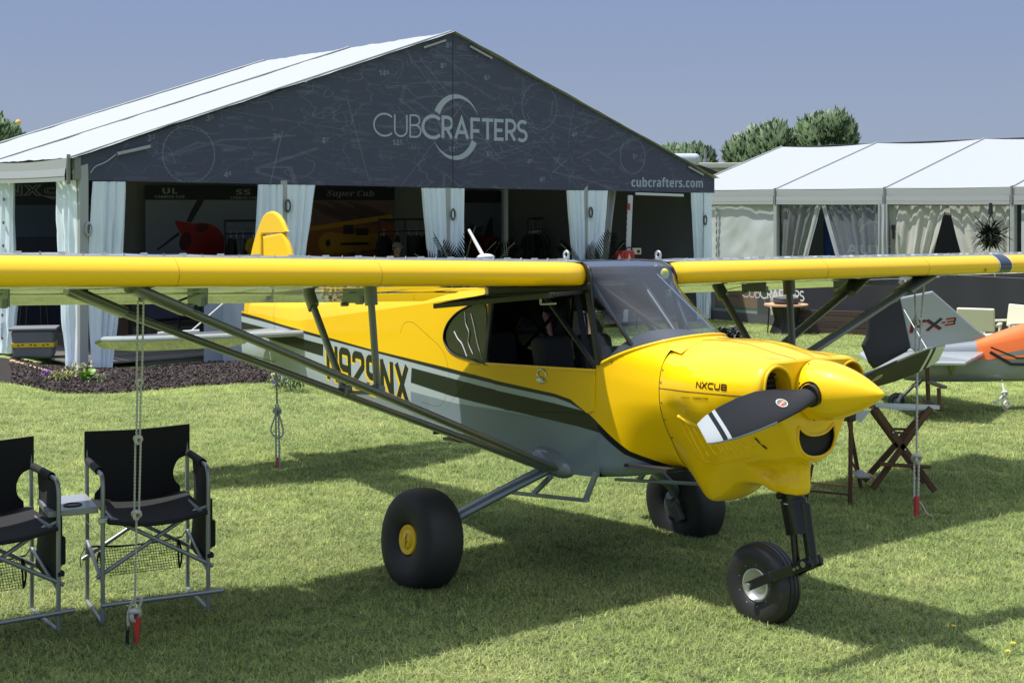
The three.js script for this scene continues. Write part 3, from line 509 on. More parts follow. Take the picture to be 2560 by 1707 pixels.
// spinner and two blade propeller
{
  const prof = []; for (let i = 0; i <= 40; i++) { const t = i / 40; prof.push(new THREE.Vector2(0.168 * Math.pow(Math.cos(Math.min(1, t) * Math.PI / 2 * 0.985), 0.78) * (1 - 0.10 * t * t), t * 0.452)); }
  prof.push(new THREE.Vector2(0, 0.4535));
  const y0 = -0.670;
  const sp = new THREE.LatheGeometry(prof, 72).rotateZ(-Math.PI / 2).translate(1.462, y0, 0);
  ap('spinner', [sp, new THREE.CircleGeometry(0.168, 48).rotateY(Math.PI / 2).translate(1.463, y0, 0)], M.yellow);
  const ph = 7.6 * Math.PI / 180, hub = V(1.555, y0 + 0.005, 0);
  for (const s of [1, -1]) { // s = 1: the near, left hand blade, which points slightly down
    const rad = V(0, -s * Math.sin(ph), s * Math.cos(ph)), tan = V(0, -s * Math.cos(ph), -s * Math.sin(ph)), ax = V(1, 0, 0); // tan: towards the leading edge
    const tab = [[0.07, 0.10, 0.095, 60, 0.0], [0.14, 0.105, 0.09, 60, 0.0], [0.22, 0.135, 0.055, 56, -0.005], [0.34, 0.185, 0.036, 50, -0.012], [0.5, 0.215, 0.028, 44, -0.010], [0.66, 0.212, 0.022, 39, 0.0], [0.82, 0.19, 0.017, 35, 0.012], [0.94, 0.155, 0.012, 33, 0.022], [1.0, 0.125, 0.009, 32, 0.028], [1.018, 0.11, 0.006, 32, 0.028]];
    const N = 22;
    const sect = (r, a) => { const [c, t, tw, off] = lerpTable(tab, r), w = tw * Math.PI / 180, cd = tan.clone().multiplyScalar(Math.cos(w)).addScaledVector(ax, Math.sin(w)), n = ax.clone().multiplyScalar(Math.cos(w)).addScaledVector(tan, -Math.sin(w)); const k = Math.cos(a), round = Math.max(0, Math.min(1, (0.24 - r) / 0.1)); const th = Math.sin(a) * t / 2 * (round + (1 - round) * (0.55 + 0.45 * k) * 1.25); return hub.clone().addScaledVector(rad, r * 1.0).addScaledVector(cd, k * c / 2 + off).addScaledVector(n, th); };
    const piece = (r0, r1, nn) => grid(N * 2, nn, (u, v) => sect(r0 + (r1 - r0) * v, u * Math.PI * 2));
    const tipCap = grid(N * 2, 1, (u, v) => sect(1.018, u * Math.PI * 2).lerp(hub.clone().addScaledVector(rad, 1.018), v));
    const b = ap('propeller_blade', [piece(0.03, 0.855, 60), piece(0.882, 0.915, 4)], M.blade);
    ap('white_band', piece(0.855, 0.882, 4), M.white, b);
    ap('white_tip', [piece(0.915, 1.018, 14), tipCap], M.white, b);
    const strip = grid(40, 4, (u, v) => sect(0.52 + 0.498 * u, (v - 0.5) * 0.9)); { const c0 = strip.attributes.position; for (let i = 0; i < c0.count; i++) { const p = V().fromBufferAttribute(c0, i), r = p.clone().sub(hub).dot(rad), ce = sect(r, Math.PI / 2).lerp(sect(r, -Math.PI / 2), 0.5); p.add(p.clone().sub(ce).normalize().multiplyScalar(0.0015)); c0.setXYZ(i, p.x, p.y, p.z); } strip.computeVertexNormals(); }
    ap('erosion_strip', strip, mat([0.22, 0.23, 0.23], 0.5, 0.3), b);
    const logo = mat([1, 1, 1], 0.45, 0, { map: canvas(256, 192, (c) => { c.fillStyle = '#d8d4c8'; c.fillRect(0, 0, 256, 192); c.fillStyle = '#6d7566'; c.beginPath(); c.ellipse(128, 96, 112, 80, 0, 0, 7); c.fill(); c.save(); c.beginPath(); c.ellipse(128, 96, 112, 80, 0, 0, 7); c.clip(); c.fillStyle = '#b5483f'; c.translate(128, 96); c.rotate(-0.25); c.fillRect(-130, -26, 260, 52); c.fillRect(-100, 34, 90, 44); c.fillStyle = '#e8e2d6'; c.font = 'bold 40px sans-serif'; c.textAlign = 'center'; c.textBaseline = 'middle'; c.fillText('HARTZELL', 0, 2); c.restore(); }) });
    const disc = grid(32, 6, (u, v) => { const a = u * Math.PI * 2, r = v; const rr0 = 0.405 + Math.cos(a) * r * 0.038, [c, t, tw, off] = lerpTable(tab, rr0), e = Math.sin(a) * r * 0.030 - off; const ang = Math.acos(Math.max(-1, Math.min(1, e * 2 / c))); const p = sect(rr0, ang), w = tw * Math.PI / 180; return p.addScaledVector(ax.clone().multiplyScalar(Math.cos(w)).addScaledVector(tan, -Math.sin(w)), 0.0018); }, (u, v) => [0.5 - s * 0.5 * v * Math.cos(u * Math.PI * 2), 0.5 - s * 0.5 * v * Math.sin(u * Math.PI * 2)]);
    ap('maker_badge', disc, logo, b);
    ap('blade_root', [new THREE.CylinderGeometry(0.062, 0.066, 0.10, 24).applyQuaternion(new THREE.Quaternion().setFromUnitVectors(V(0, 1, 0), rad)).translate(...hub.clone().addScaledVector(rad, 0.125).toArray())], M.gloss, b);
    const rimC = []; for (let i = 0; i < 20; i++) { const a = i / 20 * Math.PI * 2, q = hub.clone().addScaledVector(ax, Math.cos(a) * 0.075 - 0.01).addScaledVector(tan, Math.sin(a) * 0.075); const yz = Math.sqrt(Math.max(0, Math.pow(0.168 * Math.pow(Math.cos((q.x - 1.462) / 0.452 * Math.PI / 2 * 0.985), 0.78), 2) - Math.pow(Math.sin(a) * 0.075, 2))); rimC.push(q.addScaledVector(rad, yz + 0.001)); }
    const hole = []; ap('blade_cutout', grid(20, 1, (u, v) => rimC[Math.round(u * 20) % 20].clone().lerp(hub.clone().addScaledVector(rad, 0.158), v)), M.gloss, b);
  }
  const scr = []; for (let k = 0; k < 8; k++) { const a = k * Math.PI / 4 + 0.5; scr.push(new THREE.SphereGeometry(0.005, 6, 5).translate(1.48, y0 + Math.cos(a) * 0.1685, Math.sin(a) * 0.1685)); }
  scr.forEach((g) => ap('spinner_screw', g, M.seam));
}
// wing: leading edge, upper and lower skins
{
  const dih = 0.012, le = [[-0.085, 0.062], [-0.05, 0.046], [-0.02, 0.02], [-0.003, -0.008], [0, -0.03], [-0.006, -0.055], [-0.022, -0.078], [-0.05, -0.088]];
  const upS = [[-1.16, 0.03], [-0.95, 0.055], [-0.70, 0.076], [-0.45, 0.086], [-0.28, 0.084], [-0.16, 0.074], [-0.085, 0.0605]];
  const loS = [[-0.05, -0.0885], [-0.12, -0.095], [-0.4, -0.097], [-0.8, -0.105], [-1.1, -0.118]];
  const flap = [[-1.16, 0.028], [-1.3, -0.03], [-1.46, -0.105], [-1.62, -0.188], [-1.46, -0.165], [-1.3, -0.14], [-1.16, -0.115], [-1.14, -0.05]];
  for (const s of [1, -1]) {
    const z0 = 0.37, z1 = 5.05, Z = (v) => z0 + (z1 - z0) * v;
    const strip = (pts, nu, nv, mod) => { const c = new THREE.CatmullRomCurve3(pts.map((p) => V(p[0], p[1], 0)), false, 'centripetal'); return grid(nu, nv, (u, v) => { const p = c.getPoint(u), z = Z(v); let x = p.x, y = p.y; if (mod) [x, y] = mod(x, y, z, v); return V(x, y + dih * z, s * z); }); };
    const sag = (x, y, z) => { const rib = Math.abs(((z - 0.4) / 0.36) % 1 - 0.5) * 2; return [x, y - 0.0035 * (1 - rib * rib) * Math.min(1, Math.max(0, (-x - 0.1) * 8))]; };
    const rootCut = (x, y, z) => { const k = Math.max(0, 1 - (z - 0.37) / 0.14); return [x - 0.05 * k * k * Math.max(0, 1 - Math.abs(x) * 6), y]; };
    const lead = ap('leading_edge', strip(le, 26, 60, rootCut), M.yellow);
    ap('wing_upper_skin', strip(upS, 24, 160, sag), M.wingGrey);
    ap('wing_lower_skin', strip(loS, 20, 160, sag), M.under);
    const cap = new THREE.ShapeGeometry(new THREE.Shape([...upS, ...le.slice(1), ...loS.slice(1)].map((p) => new THREE.Vector2(...p))));
    ap('wing_root_rib', cap.clone().translate(0, dih * z0, s * (z0 - 0.001)), M.black);
    ap('wing_tip', cap.clone().translate(0, dih * z1, s * z1), M.yellow);
    const seg = (a, b) => { const pts = smooth2(flap, 4, true); return grid(pts.length - 1, 16, (u, v) => { const p = pts[Math.round(u * (pts.length - 1))], z = a + (b - a) * v; return V(p[0], p[1] + dih * z, s * z); }); };
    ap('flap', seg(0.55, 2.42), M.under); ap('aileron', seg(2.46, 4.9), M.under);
    for (const z of [1.35, 2.44, 3.6]) ap('hinge_bracket', [box(0.26, 0.085, 0.012, -1.22, -0.15 + dih * z, s * z), box(0.05, 0.05, 0.03, -1.12, -0.175 + dih * z, s * (z + 0.02)), rod(V(-1.33, -0.20 + dih * z, s * (z - 0.02)), V(-1.33, -0.20 + dih * z, s * (z + 0.03)), 0.014)], M.gear);
    // vortex generators along the top, and the joint lines of the cuff
    const vg = []; for (let z = 0.5; z < 4.95; z += 0.105) { const k = Math.round(z / 0.105) % 2 ? 0.45 : -0.45; vg.push(new THREE.BoxGeometry(0.045, 0.014, 0.002).rotateY(k).translate(-0.135, 0.077 + dih * z, s * z)); }
    ap('vortex_generators', vg, mat([0.30, 0.33, 0.35], 0.5)).userData.kind = 'stuff';
    ap('cuff_edge', [strip([[-0.083, 0.0645], [-0.091, 0.066], [-0.098, 0.0655]], 3, 60)], mat([0.10, 0.11, 0.11], 0.5), lead);
    for (const z of [1.9, 3.1]) { const c = new THREE.CatmullRomCurve3(le.map((p) => V(p[0] + 0.0008, p[1] + dih * z, s * z))); ap('cuff_joint', new THREE.TubeGeometry(c, 30, 0.0016, 5), mat([0.45, 0.27, 0.004], 0.6), lead); }
    if (s < 0) { // dark band and small letter near the far tip
      const c = new THREE.CatmullRomCurve3(le.map((p) => V(p[0], p[1], 0)), false, 'centripetal');
      const band = (a, b, off, u0 = 0, u1 = 1) => grid(24, 6, (u, v) => { const p = c.getPoint(u0 + (u1 - u0) * u), z = a + (b - a) * v, n = V(p.x + 0.1, p.y + 0.02, 0).normalize(); return V(p.x + n.x * off, p.y + n.y * off + dih * z, -z); });
      ap('tip_band', band(4.06, 4.22, 0.0015), mat([0.03, 0.04, 0.07], 0.4, 0, paint), lead);
      ap('band_edge', [band(4.045, 4.06, 0.002), band(4.22, 4.232, 0.002)], M.white, lead);
      const NL = canvas(64, 64, (g) => { g.fillStyle = css(YEL); g.fillRect(0, 0, 64, 64); g.fillStyle = '#161208'; g.font = 'bold 60px sans-serif'; g.textAlign = 'center'; g.fillText('N', 32, 54); });
      ap('wing_letter', grid(8, 6, (u, v) => { const p = c.getPoint(0.86 - 0.24 * v), z = 3.83 + 0.05 * u, n = V(p.x + 0.1, p.y + 0.02, 0).normalize(); return V(p.x + n.x * 0.002, p.y + n.y * 0.002 + dih * z, -z); }), mat([1, 1, 1], 0.4, 0, { map: NL }), lead);
    }
    // lift struts, jury struts
    const foot = V(-0.33, -1.235, s * 0.42), ft = V(-0.16, -0.055, s * 3.28), rt = V(-0.86, -0.075, s * 3.36), X = V(1, 0, 0);
    const fs = ap('lift_strut', foil(foot, ft, 0.115, 0.046, X, 18), M.strut), rs = ap('lift_strut', foil(foot.clone().add(V(-0.05, -0.01, s * 0.02)), rt, 0.105, 0.042, X, 18), M.strut);
    ap('strut_fitting', foil(ft.clone().lerp(foot, 0.10), ft, 0.20, 0.06, X, 18), M.strut, fs); ap('strut_fitting', foil(rt.clone().lerp(foot, 0.10), rt.clone().add(V(0, 0.02, 0)), 0.22, 0.06, X, 18), M.strut, rs);
    ap('tie_down_ring', new THREE.TorusGeometry(0.022, 0.006, 8, 18).translate(-0.2, -0.10, s * 3.22), M.gear);
    const kf = 1.80, P = (a, b, z) => a.clone().lerp(b, (z - Math.abs(a.z)) / (Math.abs(b.z) - Math.abs(a.z)));
    const f1 = P(foot, ft, 1.78), r1 = P(foot, rt, 1.80);
    for (const [b0, t0] of [[f1, V(-0.29, -0.08, s * 1.80)], [r1, V(-1.02, -0.095, s * 1.80)]]) {
      const j = ap('jury_strut', foil(b0, t0, 0.062, 0.030, X, 14), M.strut);
      ap('strut_fitting', foil(t0.clone().lerp(b0, 0.16), t0.clone().add(V(0, 0.01, 0)), 0.11, 0.055, X, 14), M.strut, j); ap('strut_fitting', [new RoundedBoxGeometry(0.10, 0.06, 0.05, 2, 0.015).translate(b0.x, b0.y + 0.015, b0.z)], M.strut, j);
    }
    ap('jury_strut', rod(f1, r1, 0.012), M.strut);
  }
  for (const z of [0.4, -0.4]) ap('lifting_eye', [new THREE.TorusGeometry(0.022, 0.008, 8, 20).translate(-0.2, 0.115, z), box(0.04, 0.02, 0.02, -0.2, 0.092, z)], M.chrome);
  ap('antenna', rod(V(-1.5, 0.02, 0.02), V(-1.78, 0.335, 0.02), 0.017, 0.011), M.white);
  ap('gps_antenna', new THREE.SphereGeometry(0.055, 20, 10).scale(1, 0.4, 1).translate(-0.45, 0.105, 0.85), M.white);
}
// tail: fin, rudder, stabilisers, elevators, bracing
{
  const finP = smooth2([[-4.42, -0.02], [-4.58, 0.30], [-4.66, 0.40], [-4.70, 0.42]], 5), rudT = smooth2([[-4.62, 0.435], [-4.70, 0.53], [-4.80, 0.60], [-4.93, 0.625], [-5.05, 0.59], [-5.16, 0.48], [-5.28, 0.30], [-5.40, 0.0], [-5.46, -0.3], [-5.50, -0.62], [-5.44, -0.74], [-5.30, -0.76]], 5);
  ap('fin', slab([[-3.7, -0.22], [-4.2, -0.12], ...finP.map((p) => [p[0], p[1]]), [-5.06, 0.40], [-5.03, -0.28]], 0.055, 0.02), M.yellow);
  const rud = ap('rudder', slab([[-4.60, 0.425], ...rudT.map((p) => [p[0], p[1]]), [-5.14, -0.74], [-5.09, 0.40], [-5.07, 0.412]], 0.05, 0.02), mat([1, 1, 1], 0.38, 0, { ...paint, map: livery(false) }));
  sideUV(rud.geometry.translate(0, -2, 0)); rud.geometry.translate(0, 2, 0);
  ap('hinge_line', rod(V(-5.075, -0.3, 0), V(-5.065, 0.41, 0), 0.014), mat([0.25, 0.03, 0.01], 0.6), rud);
  for (const s of [1, -1]) {
    const fix = (g) => { const p = g.attributes.position; for (let i = 0; i < p.count; i++) { const x = p.getX(i), z = p.getY(i), y = p.getZ(i); p.setXYZ(i, x, -0.475 + y - z * 0.012, s * z); } g.computeVertexNormals(); return g; };
    const st = smooth2([[-4.08, 0.10], [-4.18, 0.6], [-4.36, 1.2], [-4.50, 1.45], [-4.66, 1.60], [-4.82, 1.66]], 6).map((p) => [p[0], p[1]]);
    ap('stabilizer', fix(slab([...st, [-4.86, 1.62], [-4.86, 0.09]], 0.05, 0.022)), M.silver);
    ap('stabilizer_rod', rod(V(-4.48, -0.445, s * 1.30), V(-4.36, -0.43, s * 0.98), 0.010), M.white);
    const el = fix(slab([[-4.88, 0.11], [-4.88, 1.62], ...smooth2([[-4.95, 1.66], [-5.1, 1.55], [-5.24, 1.2], [-5.28, 0.7], [-5.27, 0.25], [-5.2, 0.14]], 5).map((p) => [p[0], p[1]])], 0.035, 0.014));
    { const p = el.attributes.position, a = 0.33; for (let i = 0; i < p.count; i++) { const dx = p.getX(i) + 4.87, dy = p.getY(i) + 0.475; p.setX(i, -4.87 + dx * Math.cos(a) + dy * Math.sin(a)); p.setY(i, -0.475 + dx * Math.sin(a) + dy * Math.cos(a)); } el.computeVertexNormals(); }
    ap('elevator', el, M.under);
    ap('tail_brace', [rod(V(-4.70, -0.46, s * 0.92), V(-4.85, 0.18, s * 0.02), 0.006), rod(V(-4.70, -0.50, s * 0.92), V(-4.75, -0.76, s * 0.05), 0.006)], M.white);
    ap('stabilizer_slot', beam(V(-4.10, -0.34, s * 0.112), V(-4.10, -0.62, s * 0.118), 0.035, 0.012, V(1, 0, 0)), mat([0.03, 0.025, 0.02], 0.6));
  }
}
// landing gear
{
  function tyre(r, w, rim, gv = false) { // profile round the axle, along y before turning
    const p = []; const pts = [[rim, -w * 0.30], [rim + 0.012, -w * 0.40], [rim + (r - rim) * 0.35, -w * 0.49], [rim + (r - rim) * 0.62, -w * 0.50], [r * 0.90, -w * 0.435], [r * 0.975, -w * 0.28], ...(gv ? [[r * 0.99, -w * 0.2], [r * 0.962, -w * 0.185], [r * 0.962, -w * 0.165], [r * 0.995, -w * 0.15]] : []), [r, -w * 0.1], ...(gv ? [[r, -w * 0.02], [r * 0.968, -w * 0.012], [r * 0.968, w * 0.012], [r, w * 0.02]] : []), [r, w * 0.1], ...(gv ? [[r * 0.995, w * 0.15], [r * 0.962, w * 0.165], [r * 0.962, w * 0.185], [r * 0.99, w * 0.2]] : []), [r * 0.975, w * 0.28], [r * 0.90, w * 0.435], [rim + (r - rim) * 0.62, w * 0.50], [rim + (r - rim) * 0.35, w * 0.49], [rim + 0.012, w * 0.40], [rim, w * 0.30]];
    const c = new THREE.CatmullRomCurve3(pts.map((q) => V(q[0], q[1], 0)), false, 'centripetal').getPoints(gv ? 160 : 60);
    return new THREE.LatheGeometry(c.map((q) => new THREE.Vector2(q.x, q.y)), 72).rotateX(Math.PI / 2);
  }
  const wheel = (x, y, z, s, r) => {
    const q = new THREE.Quaternion().setFromEuler(new THREE.Euler(s * -0.10, 0.0, 0)), place = (g) => g.applyQuaternion(q).translate(x, y, z);
    const t = ap('main_wheel', place(tyre(r, 0.272, 0.092)), M.rubber);
    const dish = [[0.0, 0.118], [0.045, 0.116], [0.052, 0.108], [0.064, 0.104], [0.084, 0.112], [0.092, 0.110], [0.094, 0.095]].map(([a, b]) => new THREE.Vector2(a, b));
    ap('hub_cap', place(new THREE.LatheGeometry(dish, 48).rotateX(Math.PI / 2).scale(1, 1, s)), M.yellow, t);
    ap('wheel_rim', place(new THREE.CylinderGeometry(0.092, 0.092, 0.20, 32).rotateX(Math.PI / 2)), M.gear, t);
    ap('brake_disc', place(new THREE.CylinderGeometry(0.085, 0.085, 0.012, 32).rotateX(Math.PI / 2).translate(0, 0, -s * 0.125)), mat([0.17, 0.17, 0.16], 0.45, 0.6), t);
    ap('brake_caliper', place(new RoundedBoxGeometry(0.075, 0.13, 0.05, 2, 0.012).rotateZ(0.5).translate(0.06, -0.04, -s * 0.14)), mat([0.12, 0.12, 0.115], 0.6, 0.4), t);
    if (s > 0) { const bolt = slab([[0.006, 0.045], [-0.010, 0.002], [0.001, 0.004], [-0.006, -0.045], [0.012, -0.004], [0.001, -0.004]], 0.002, 0).translate(0, 0, 0.119); ap('hub_mark', place(bolt), M.seam, t); }
    return t;
  };
  wheel(-0.772, -1.655, 1.14, 1, 0.318); wheel(-0.745, -1.665, -1.14, -1, 0.318);
  for (const s of [1, -1]) {
    const pts = [V(-0.40, -1.215, s * 0.30), V(-0.44, -1.27, s * 0.44), V(-0.60, -1.44, s * 0.78), V(-0.70, -1.555, s * 0.985), V(-0.735, -1.60, s * 1.02)];
    const c = new THREE.CatmullRomCurve3(pts), leg = grid(20, 24, (u, v) => { const p = c.getPoint(v), a = u * Math.PI * 2, k = 1 - 0.35 * v; return p.add(V(Math.cos(a) * 0.075 * k, Math.sin(a) * 0.026, s * Math.sin(a) * 0.018)); });
    const L = ap('gear_leg', leg, M.gear);
    ap('axle', rod(V(-0.745, -1.60, s * 0.99), V(-0.77, -1.66, s * 1.06), 0.035, 0.03), M.gear, L);
    ap('leg_fairing', new THREE.SphereGeometry(0.16, 24, 14).scale(1.25, 0.5, 0.5).rotateZ(-0.25).translate(-0.40, -1.21, s * 0.37), M.grey, L);
    const st = ap('step', [beam(V(-0.72, -1.432, s * 0.45), V(0.075, -1.385, s * 0.49), 0.035, 0.02, V(0, 0, 1)), beam(V(0.05, -1.385, s * 0.485), V(0.135, -1.21, s * 0.47), 0.04, 0.018, V(1, 0, 0)), beam(V(-0.50, -1.415, s * 0.46), V(-0.33, -1.28, s * 0.44), 0.035, 0.018, V(1, 0, 0))], M.gear);
  }
  // nose leg
  const c = V(1.035, -1.795, 0);
  const nw = ap('nose_wheel', tyre(0.236, 0.178, 0.088, true).translate(c.x, c.y, 0), mat([0.022, 0.022, 0.024], 0.45));
  ap('wheel_rim', [new THREE.LatheGeometry([[0.098, 0.062], [0.092, 0.074], [0.082, 0.07], [0.076, 0.045], [0.045, 0.035], [0.03, 0.045], [0.0, 0.045]].map(([a, b]) => new THREE.Vector2(a, b)), 48).rotateX(Math.PI / 2).translate(c.x, c.y, 0), new THREE.LatheGeometry([[0.098, 0.062], [0.092, 0.074], [0.082, 0.07], [0.076, 0.045], [0.0, 0.04]].map(([a, b]) => new THREE.Vector2(a, b)), 48).rotateX(-Math.PI / 2).translate(c.x, c.y, 0)], mat([0.45, 0.47, 0.46], 0.35, 0.6), nw);
  const rv = []; for (let k = 0; k < 9; k++) { const a = k * 0.7; rv.push(new THREE.SphereGeometry(0.006, 8, 6).translate(c.x + Math.cos(a) * 0.118, c.y + Math.sin(a) * 0.118, 0.0755)); } ap('tyre_stud', rv, M.chrome, nw);
  const j = V(1.37, -1.635, 0), fork = [];
  for (const s of [1, -1]) fork.push(beam(V(1.02, -1.80, s * 0.118), V(1.20, -1.715, s * 0.122), 0.052, 0.018, V(0, 1, 0)), beam(V(1.19, -1.72, s * 0.118), V(1.305, -1.665, s * 0.045), 0.062, 0.02, V(0, 1, 0)), beam(V(1.28, -1.675, s * 0.045), V(1.43, -1.605, s * 0.04), 0.06, 0.022, V(0, 1, 0)));
  const fk = ap('nose_fork', [...fork, rod(V(1.40, -1.62, -0.06), V(1.40, -1.62, 0.06), 0.03, 0.03, 16), rod(V(1.24, -1.70, -0.09), V(1.24, -1.70, 0.09), 0.018)], M.gloss);
  ap('axle_bolt', [rod(V(c.x, c.y, 0.10), V(c.x, c.y, 0.142), 0.024, 0.02, 16), rod(V(c.x, c.y, -0.10), V(c.x, c.y, -0.142), 0.024, 0.02, 16)], M.chrome, fk);
  for (const [x, y, r] of [[1.385, -1.625, 0.018], [1.345, -1.65, 0.009], [1.32, -1.663, 0.009]]) ap('fork_bolt', rod(V(x, y, 0.045), V(x, y, 0.062), r, r, 14), mat([0.30, 0.29, 0.22], 0.4, 0.6), fk);
  const leg = ap('nose_leg', [rod(V(1.268, -1.24, 0), V(1.276, -1.30, 0), 0.068, 0.064, 24), foil(V(1.275, -1.29, 0), V(1.315, -1.475, 0), 0.165, 0.13, V(1, 0, 0), 24), foil(V(1.355, -1.30, 0), V(1.402, -1.625, 0), 0.07, 0.06, V(1, 0, 0), 20)], M.gloss);
  ap('shock_rod', rod(V(1.272, -1.46, 0), V(1.29, -1.665, 0), 0.022, 0.022, 14), M.gloss, leg);
  ap('collar_band', [new THREE.CylinderGeometry(0.0655, 0.0655, 0.006, 28).translate(1.276, -1.309, 0)], M.white, leg);
  ap('leg_knob', rod(V(1.25, -1.265, 0.06), V(1.245, -1.265, 0.092), 0.018, 0.02), M.gloss, leg);
}

// ---------- the large show tent with the dark printed gable ----------
const tp = (s, y, r) => V(tentG.x * s + tentR.x * r, y, tentG.z * s + tentR.z * r);           // relative to its front left corner
const tw = (s, y, r) => tp(s, y, r).add(tentC);
const tentTurn = Math.atan2(-tentG.z, tentG.x);                                            // local x along the gable
const vinyl = mat([0.335, 0.355, 0.37], 0.5, 0, { transmission: 0.05, thickness: 0 });
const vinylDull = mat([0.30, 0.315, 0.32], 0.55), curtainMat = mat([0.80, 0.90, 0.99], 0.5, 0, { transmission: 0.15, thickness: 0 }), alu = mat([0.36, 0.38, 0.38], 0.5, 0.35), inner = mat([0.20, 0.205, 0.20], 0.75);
function curtain(name, parent, t0, t1, b0, b1, folds, amp, m, mid = 0, sway = V(0, 0, 1)) { // hanging cloth between a top edge and a bottom edge
  const n = folds * 10, ph = rr(0, 6);
  return obj(name, grid(n, 22, (u, v) => {
    const uu = u + 0.10 * Math.sin(u * 6.283 + ph) * (0.4 + v) + 0.05 * (fbm(u * 3 + ph, v * 2.2 + ph, 3) - 0.5), p = t0.clone().lerp(t1, u).lerp(b0.clone().lerp(b1, u), Math.pow(v, 0.8 + 0.3 * Math.sin(ph))), a = amp * (0.5 + 0.7 * Math.sin(Math.PI * (0.1 + v * 0.8))) * (Math.sin(uu * folds * 6.283 + ph + v * 1.3) + 0.5 * Math.sin(uu * folds * 15 + 2 * v + ph)) + 0.5 * amp * (fbm(u * 4 + ph * 3, v * 7 + ph, 3) - 0.5) * 2;
    const q = Math.sin(Math.PI * v) * mid * (u - 0.5) * 2; const along = t1.clone().sub(t0).normalize();
    return p.addScaledVector(sway, a + 0.02 * (fbm(u * 5 + ph, v * 6, 3) - 0.5)).addScaledVector(along, q);
  }), m, parent);
}
const tent = thing('show_tent', 'large white tent with dark charcoal map printed gable and open curtained front', 'tent', tentC.clone());
{
  const rs = (s) => s < 6.6 ? 3.03 + (5.345 - 3.03) * (s + 0.2) / 6.8 : 5.345 - (5.345 - 2.9) * (s - 6.6) / 6.85;
  const roof = (s0, s1) => grid(48, 60, (u, v) => { const s = s0 + (s1 - s0) * u, r = -0.12 + 6.5 * v, bay = (v * 6.5 / 3.15) % 1, sag = 0.05 * Math.sin(Math.PI * bay) * Math.sin(Math.PI * Math.min(1, u)), w = 0.035 * (fbm(s * 0.9 + 10, r * 5 + s * 2.2, 3) - 0.5); return tp(s, rs(s) - sag + w, r); });
  obj('roof_cloth', [roof(-0.2, 6.6)], vinyl, tent); obj('roof_cloth', [roof(6.6, 13.45)], vinyl, tent);
  for (const r of [0, 3.15, 6.3]) { obj('roof_rail', pipe([tp(-0.2, rs(-0.2) + 0.008, r), tp(3.2, rs(3.2) + 0.012, r), tp(6.6, 5.36, r)], 0.018, 20, 6), alu, tent); obj('roof_rail', pipe([tp(6.6, 5.36, r), tp(10, rs(10) + 0.012, r), tp(13.45, rs(13.45) + 0.01, r)], 0.018, 20, 6), alu, tent); }
  // eave cloth along the left side: three strips per bay
  for (const [r0, r1] of [[0.06, 3.09], [3.21, 6.24]]) {
    const strip = (y0, y1, o0, o1, bow) => grid(16, 3, (u, v) => tp(-0.21 - o0 - (o1 - o0) * v, y0 + (y1 - y0) * v - bow * Math.sin(Math.PI * u), r0 + (r1 - r0) * u));
    obj('eave_cloth', strip(3.03, 2.885, 0.005, 0.012, 0.035), vinylDull, tent); obj('eave_cloth', strip(2.885, 2.775, 0.02, 0.035, 0.012), vinyl, tent); obj('eave_hem', strip(2.775, 2.70, 0.03, 0.03, 0.004), vinylDull, tent);
  }
  // printed gable
  const GW = 13.5, GH = 2.9, gx0 = -0.06, gy0 = 2.5;
  const print = canvas(2048, 1024, (c, W, H) => {
    const X = (s) => (s - gx0) / GW * W, Y = (y) => H - (y - gy0) / GH * H; const old = seed; seed = 4242;
    c.fillStyle = '#50556b'; c.fillRect(0, 0, W, H);
    const L = (a, w) => { c.strokeStyle = `rgba(158,163,176,${Math.min(1, a * 1.2)})`; c.lineWidth = w; };
    for (let k = 0; k < 210; k++) { // rivers and borders of the chart
      L(rr(0.25, 0.6), rr(1, 2.2)); c.beginPath(); let x = rr(0, W), y = rr(0, H), a = rr(0, 6.28); c.moveTo(x, y);
      for (let i = 0; i < 40; i++) { a += rr(-0.75, 0.75); x += Math.cos(a) * rr(3, 9); y += Math.sin(a) * rr(3, 9); c.lineTo(x, y); } c.stroke();
    }
    for (let k = 0; k < 42; k++) { L(rr(0.25, 0.55), rr(1.4, 3)); c.beginPath(); const x = rr(0, W), y = rr(0, H), a = rr(0, 6.28), l = rr(200, 800); c.moveTo(x, y); c.lineTo(x + Math.cos(a) * l, y + Math.sin(a) * l * 0.8); c.stroke(); }
    for (let k = 0; k < 14; k++) { L(rr(0.16, 0.3), rr(7, 14)); c.beginPath(); let x = rr(0, W), y = rr(H * 0.3, H); c.moveTo(x, y); for (let i = 0; i < 5; i++) { x += rr(-160, 160); y += rr(-120, 120); c.lineTo(x, y); } c.stroke(); }
    for (let i = 0; i < 14; i++) { L(0.16, 1); c.beginPath(); c.moveTo(i * 155 + 30, 0); c.lineTo(i * 155 + rr(10, 50), H); c.stroke(); }
    for (let k = 0; k < 420; k++) { L(rr(0.25, 0.5), 1.9); const x = rr(0, W), y = rr(0, H), n = 1 + Math.floor(rr(0, 4)); for (let i = 0; i < n; i++) { c.beginPath(); c.moveTo(x, y + i * 6); c.lineTo(x + rr(12, 60), y + i * 6); c.stroke(); } }
    const ring = (s, y, r) => { L(0.6, 2); const q = 0.43; c.beginPath(); c.ellipse(X(s), Y(y), r * q, r, 0, 0, 7); c.stroke(); for (let i = 0; i < 36; i++) { const a = i * Math.PI / 18; c.beginPath(); c.moveTo(X(s) + Math.cos(a) * r * q, Y(y) + Math.sin(a) * r); c.lineTo(X(s) + Math.cos(a) * (r - 9) * q, Y(y) + Math.sin(a) * (r - 9)); c.stroke(); } };
    ring(1.62, 3.12, 150); ring(8.6, 4.15, 150); ring(11.0, 3.3, 120);
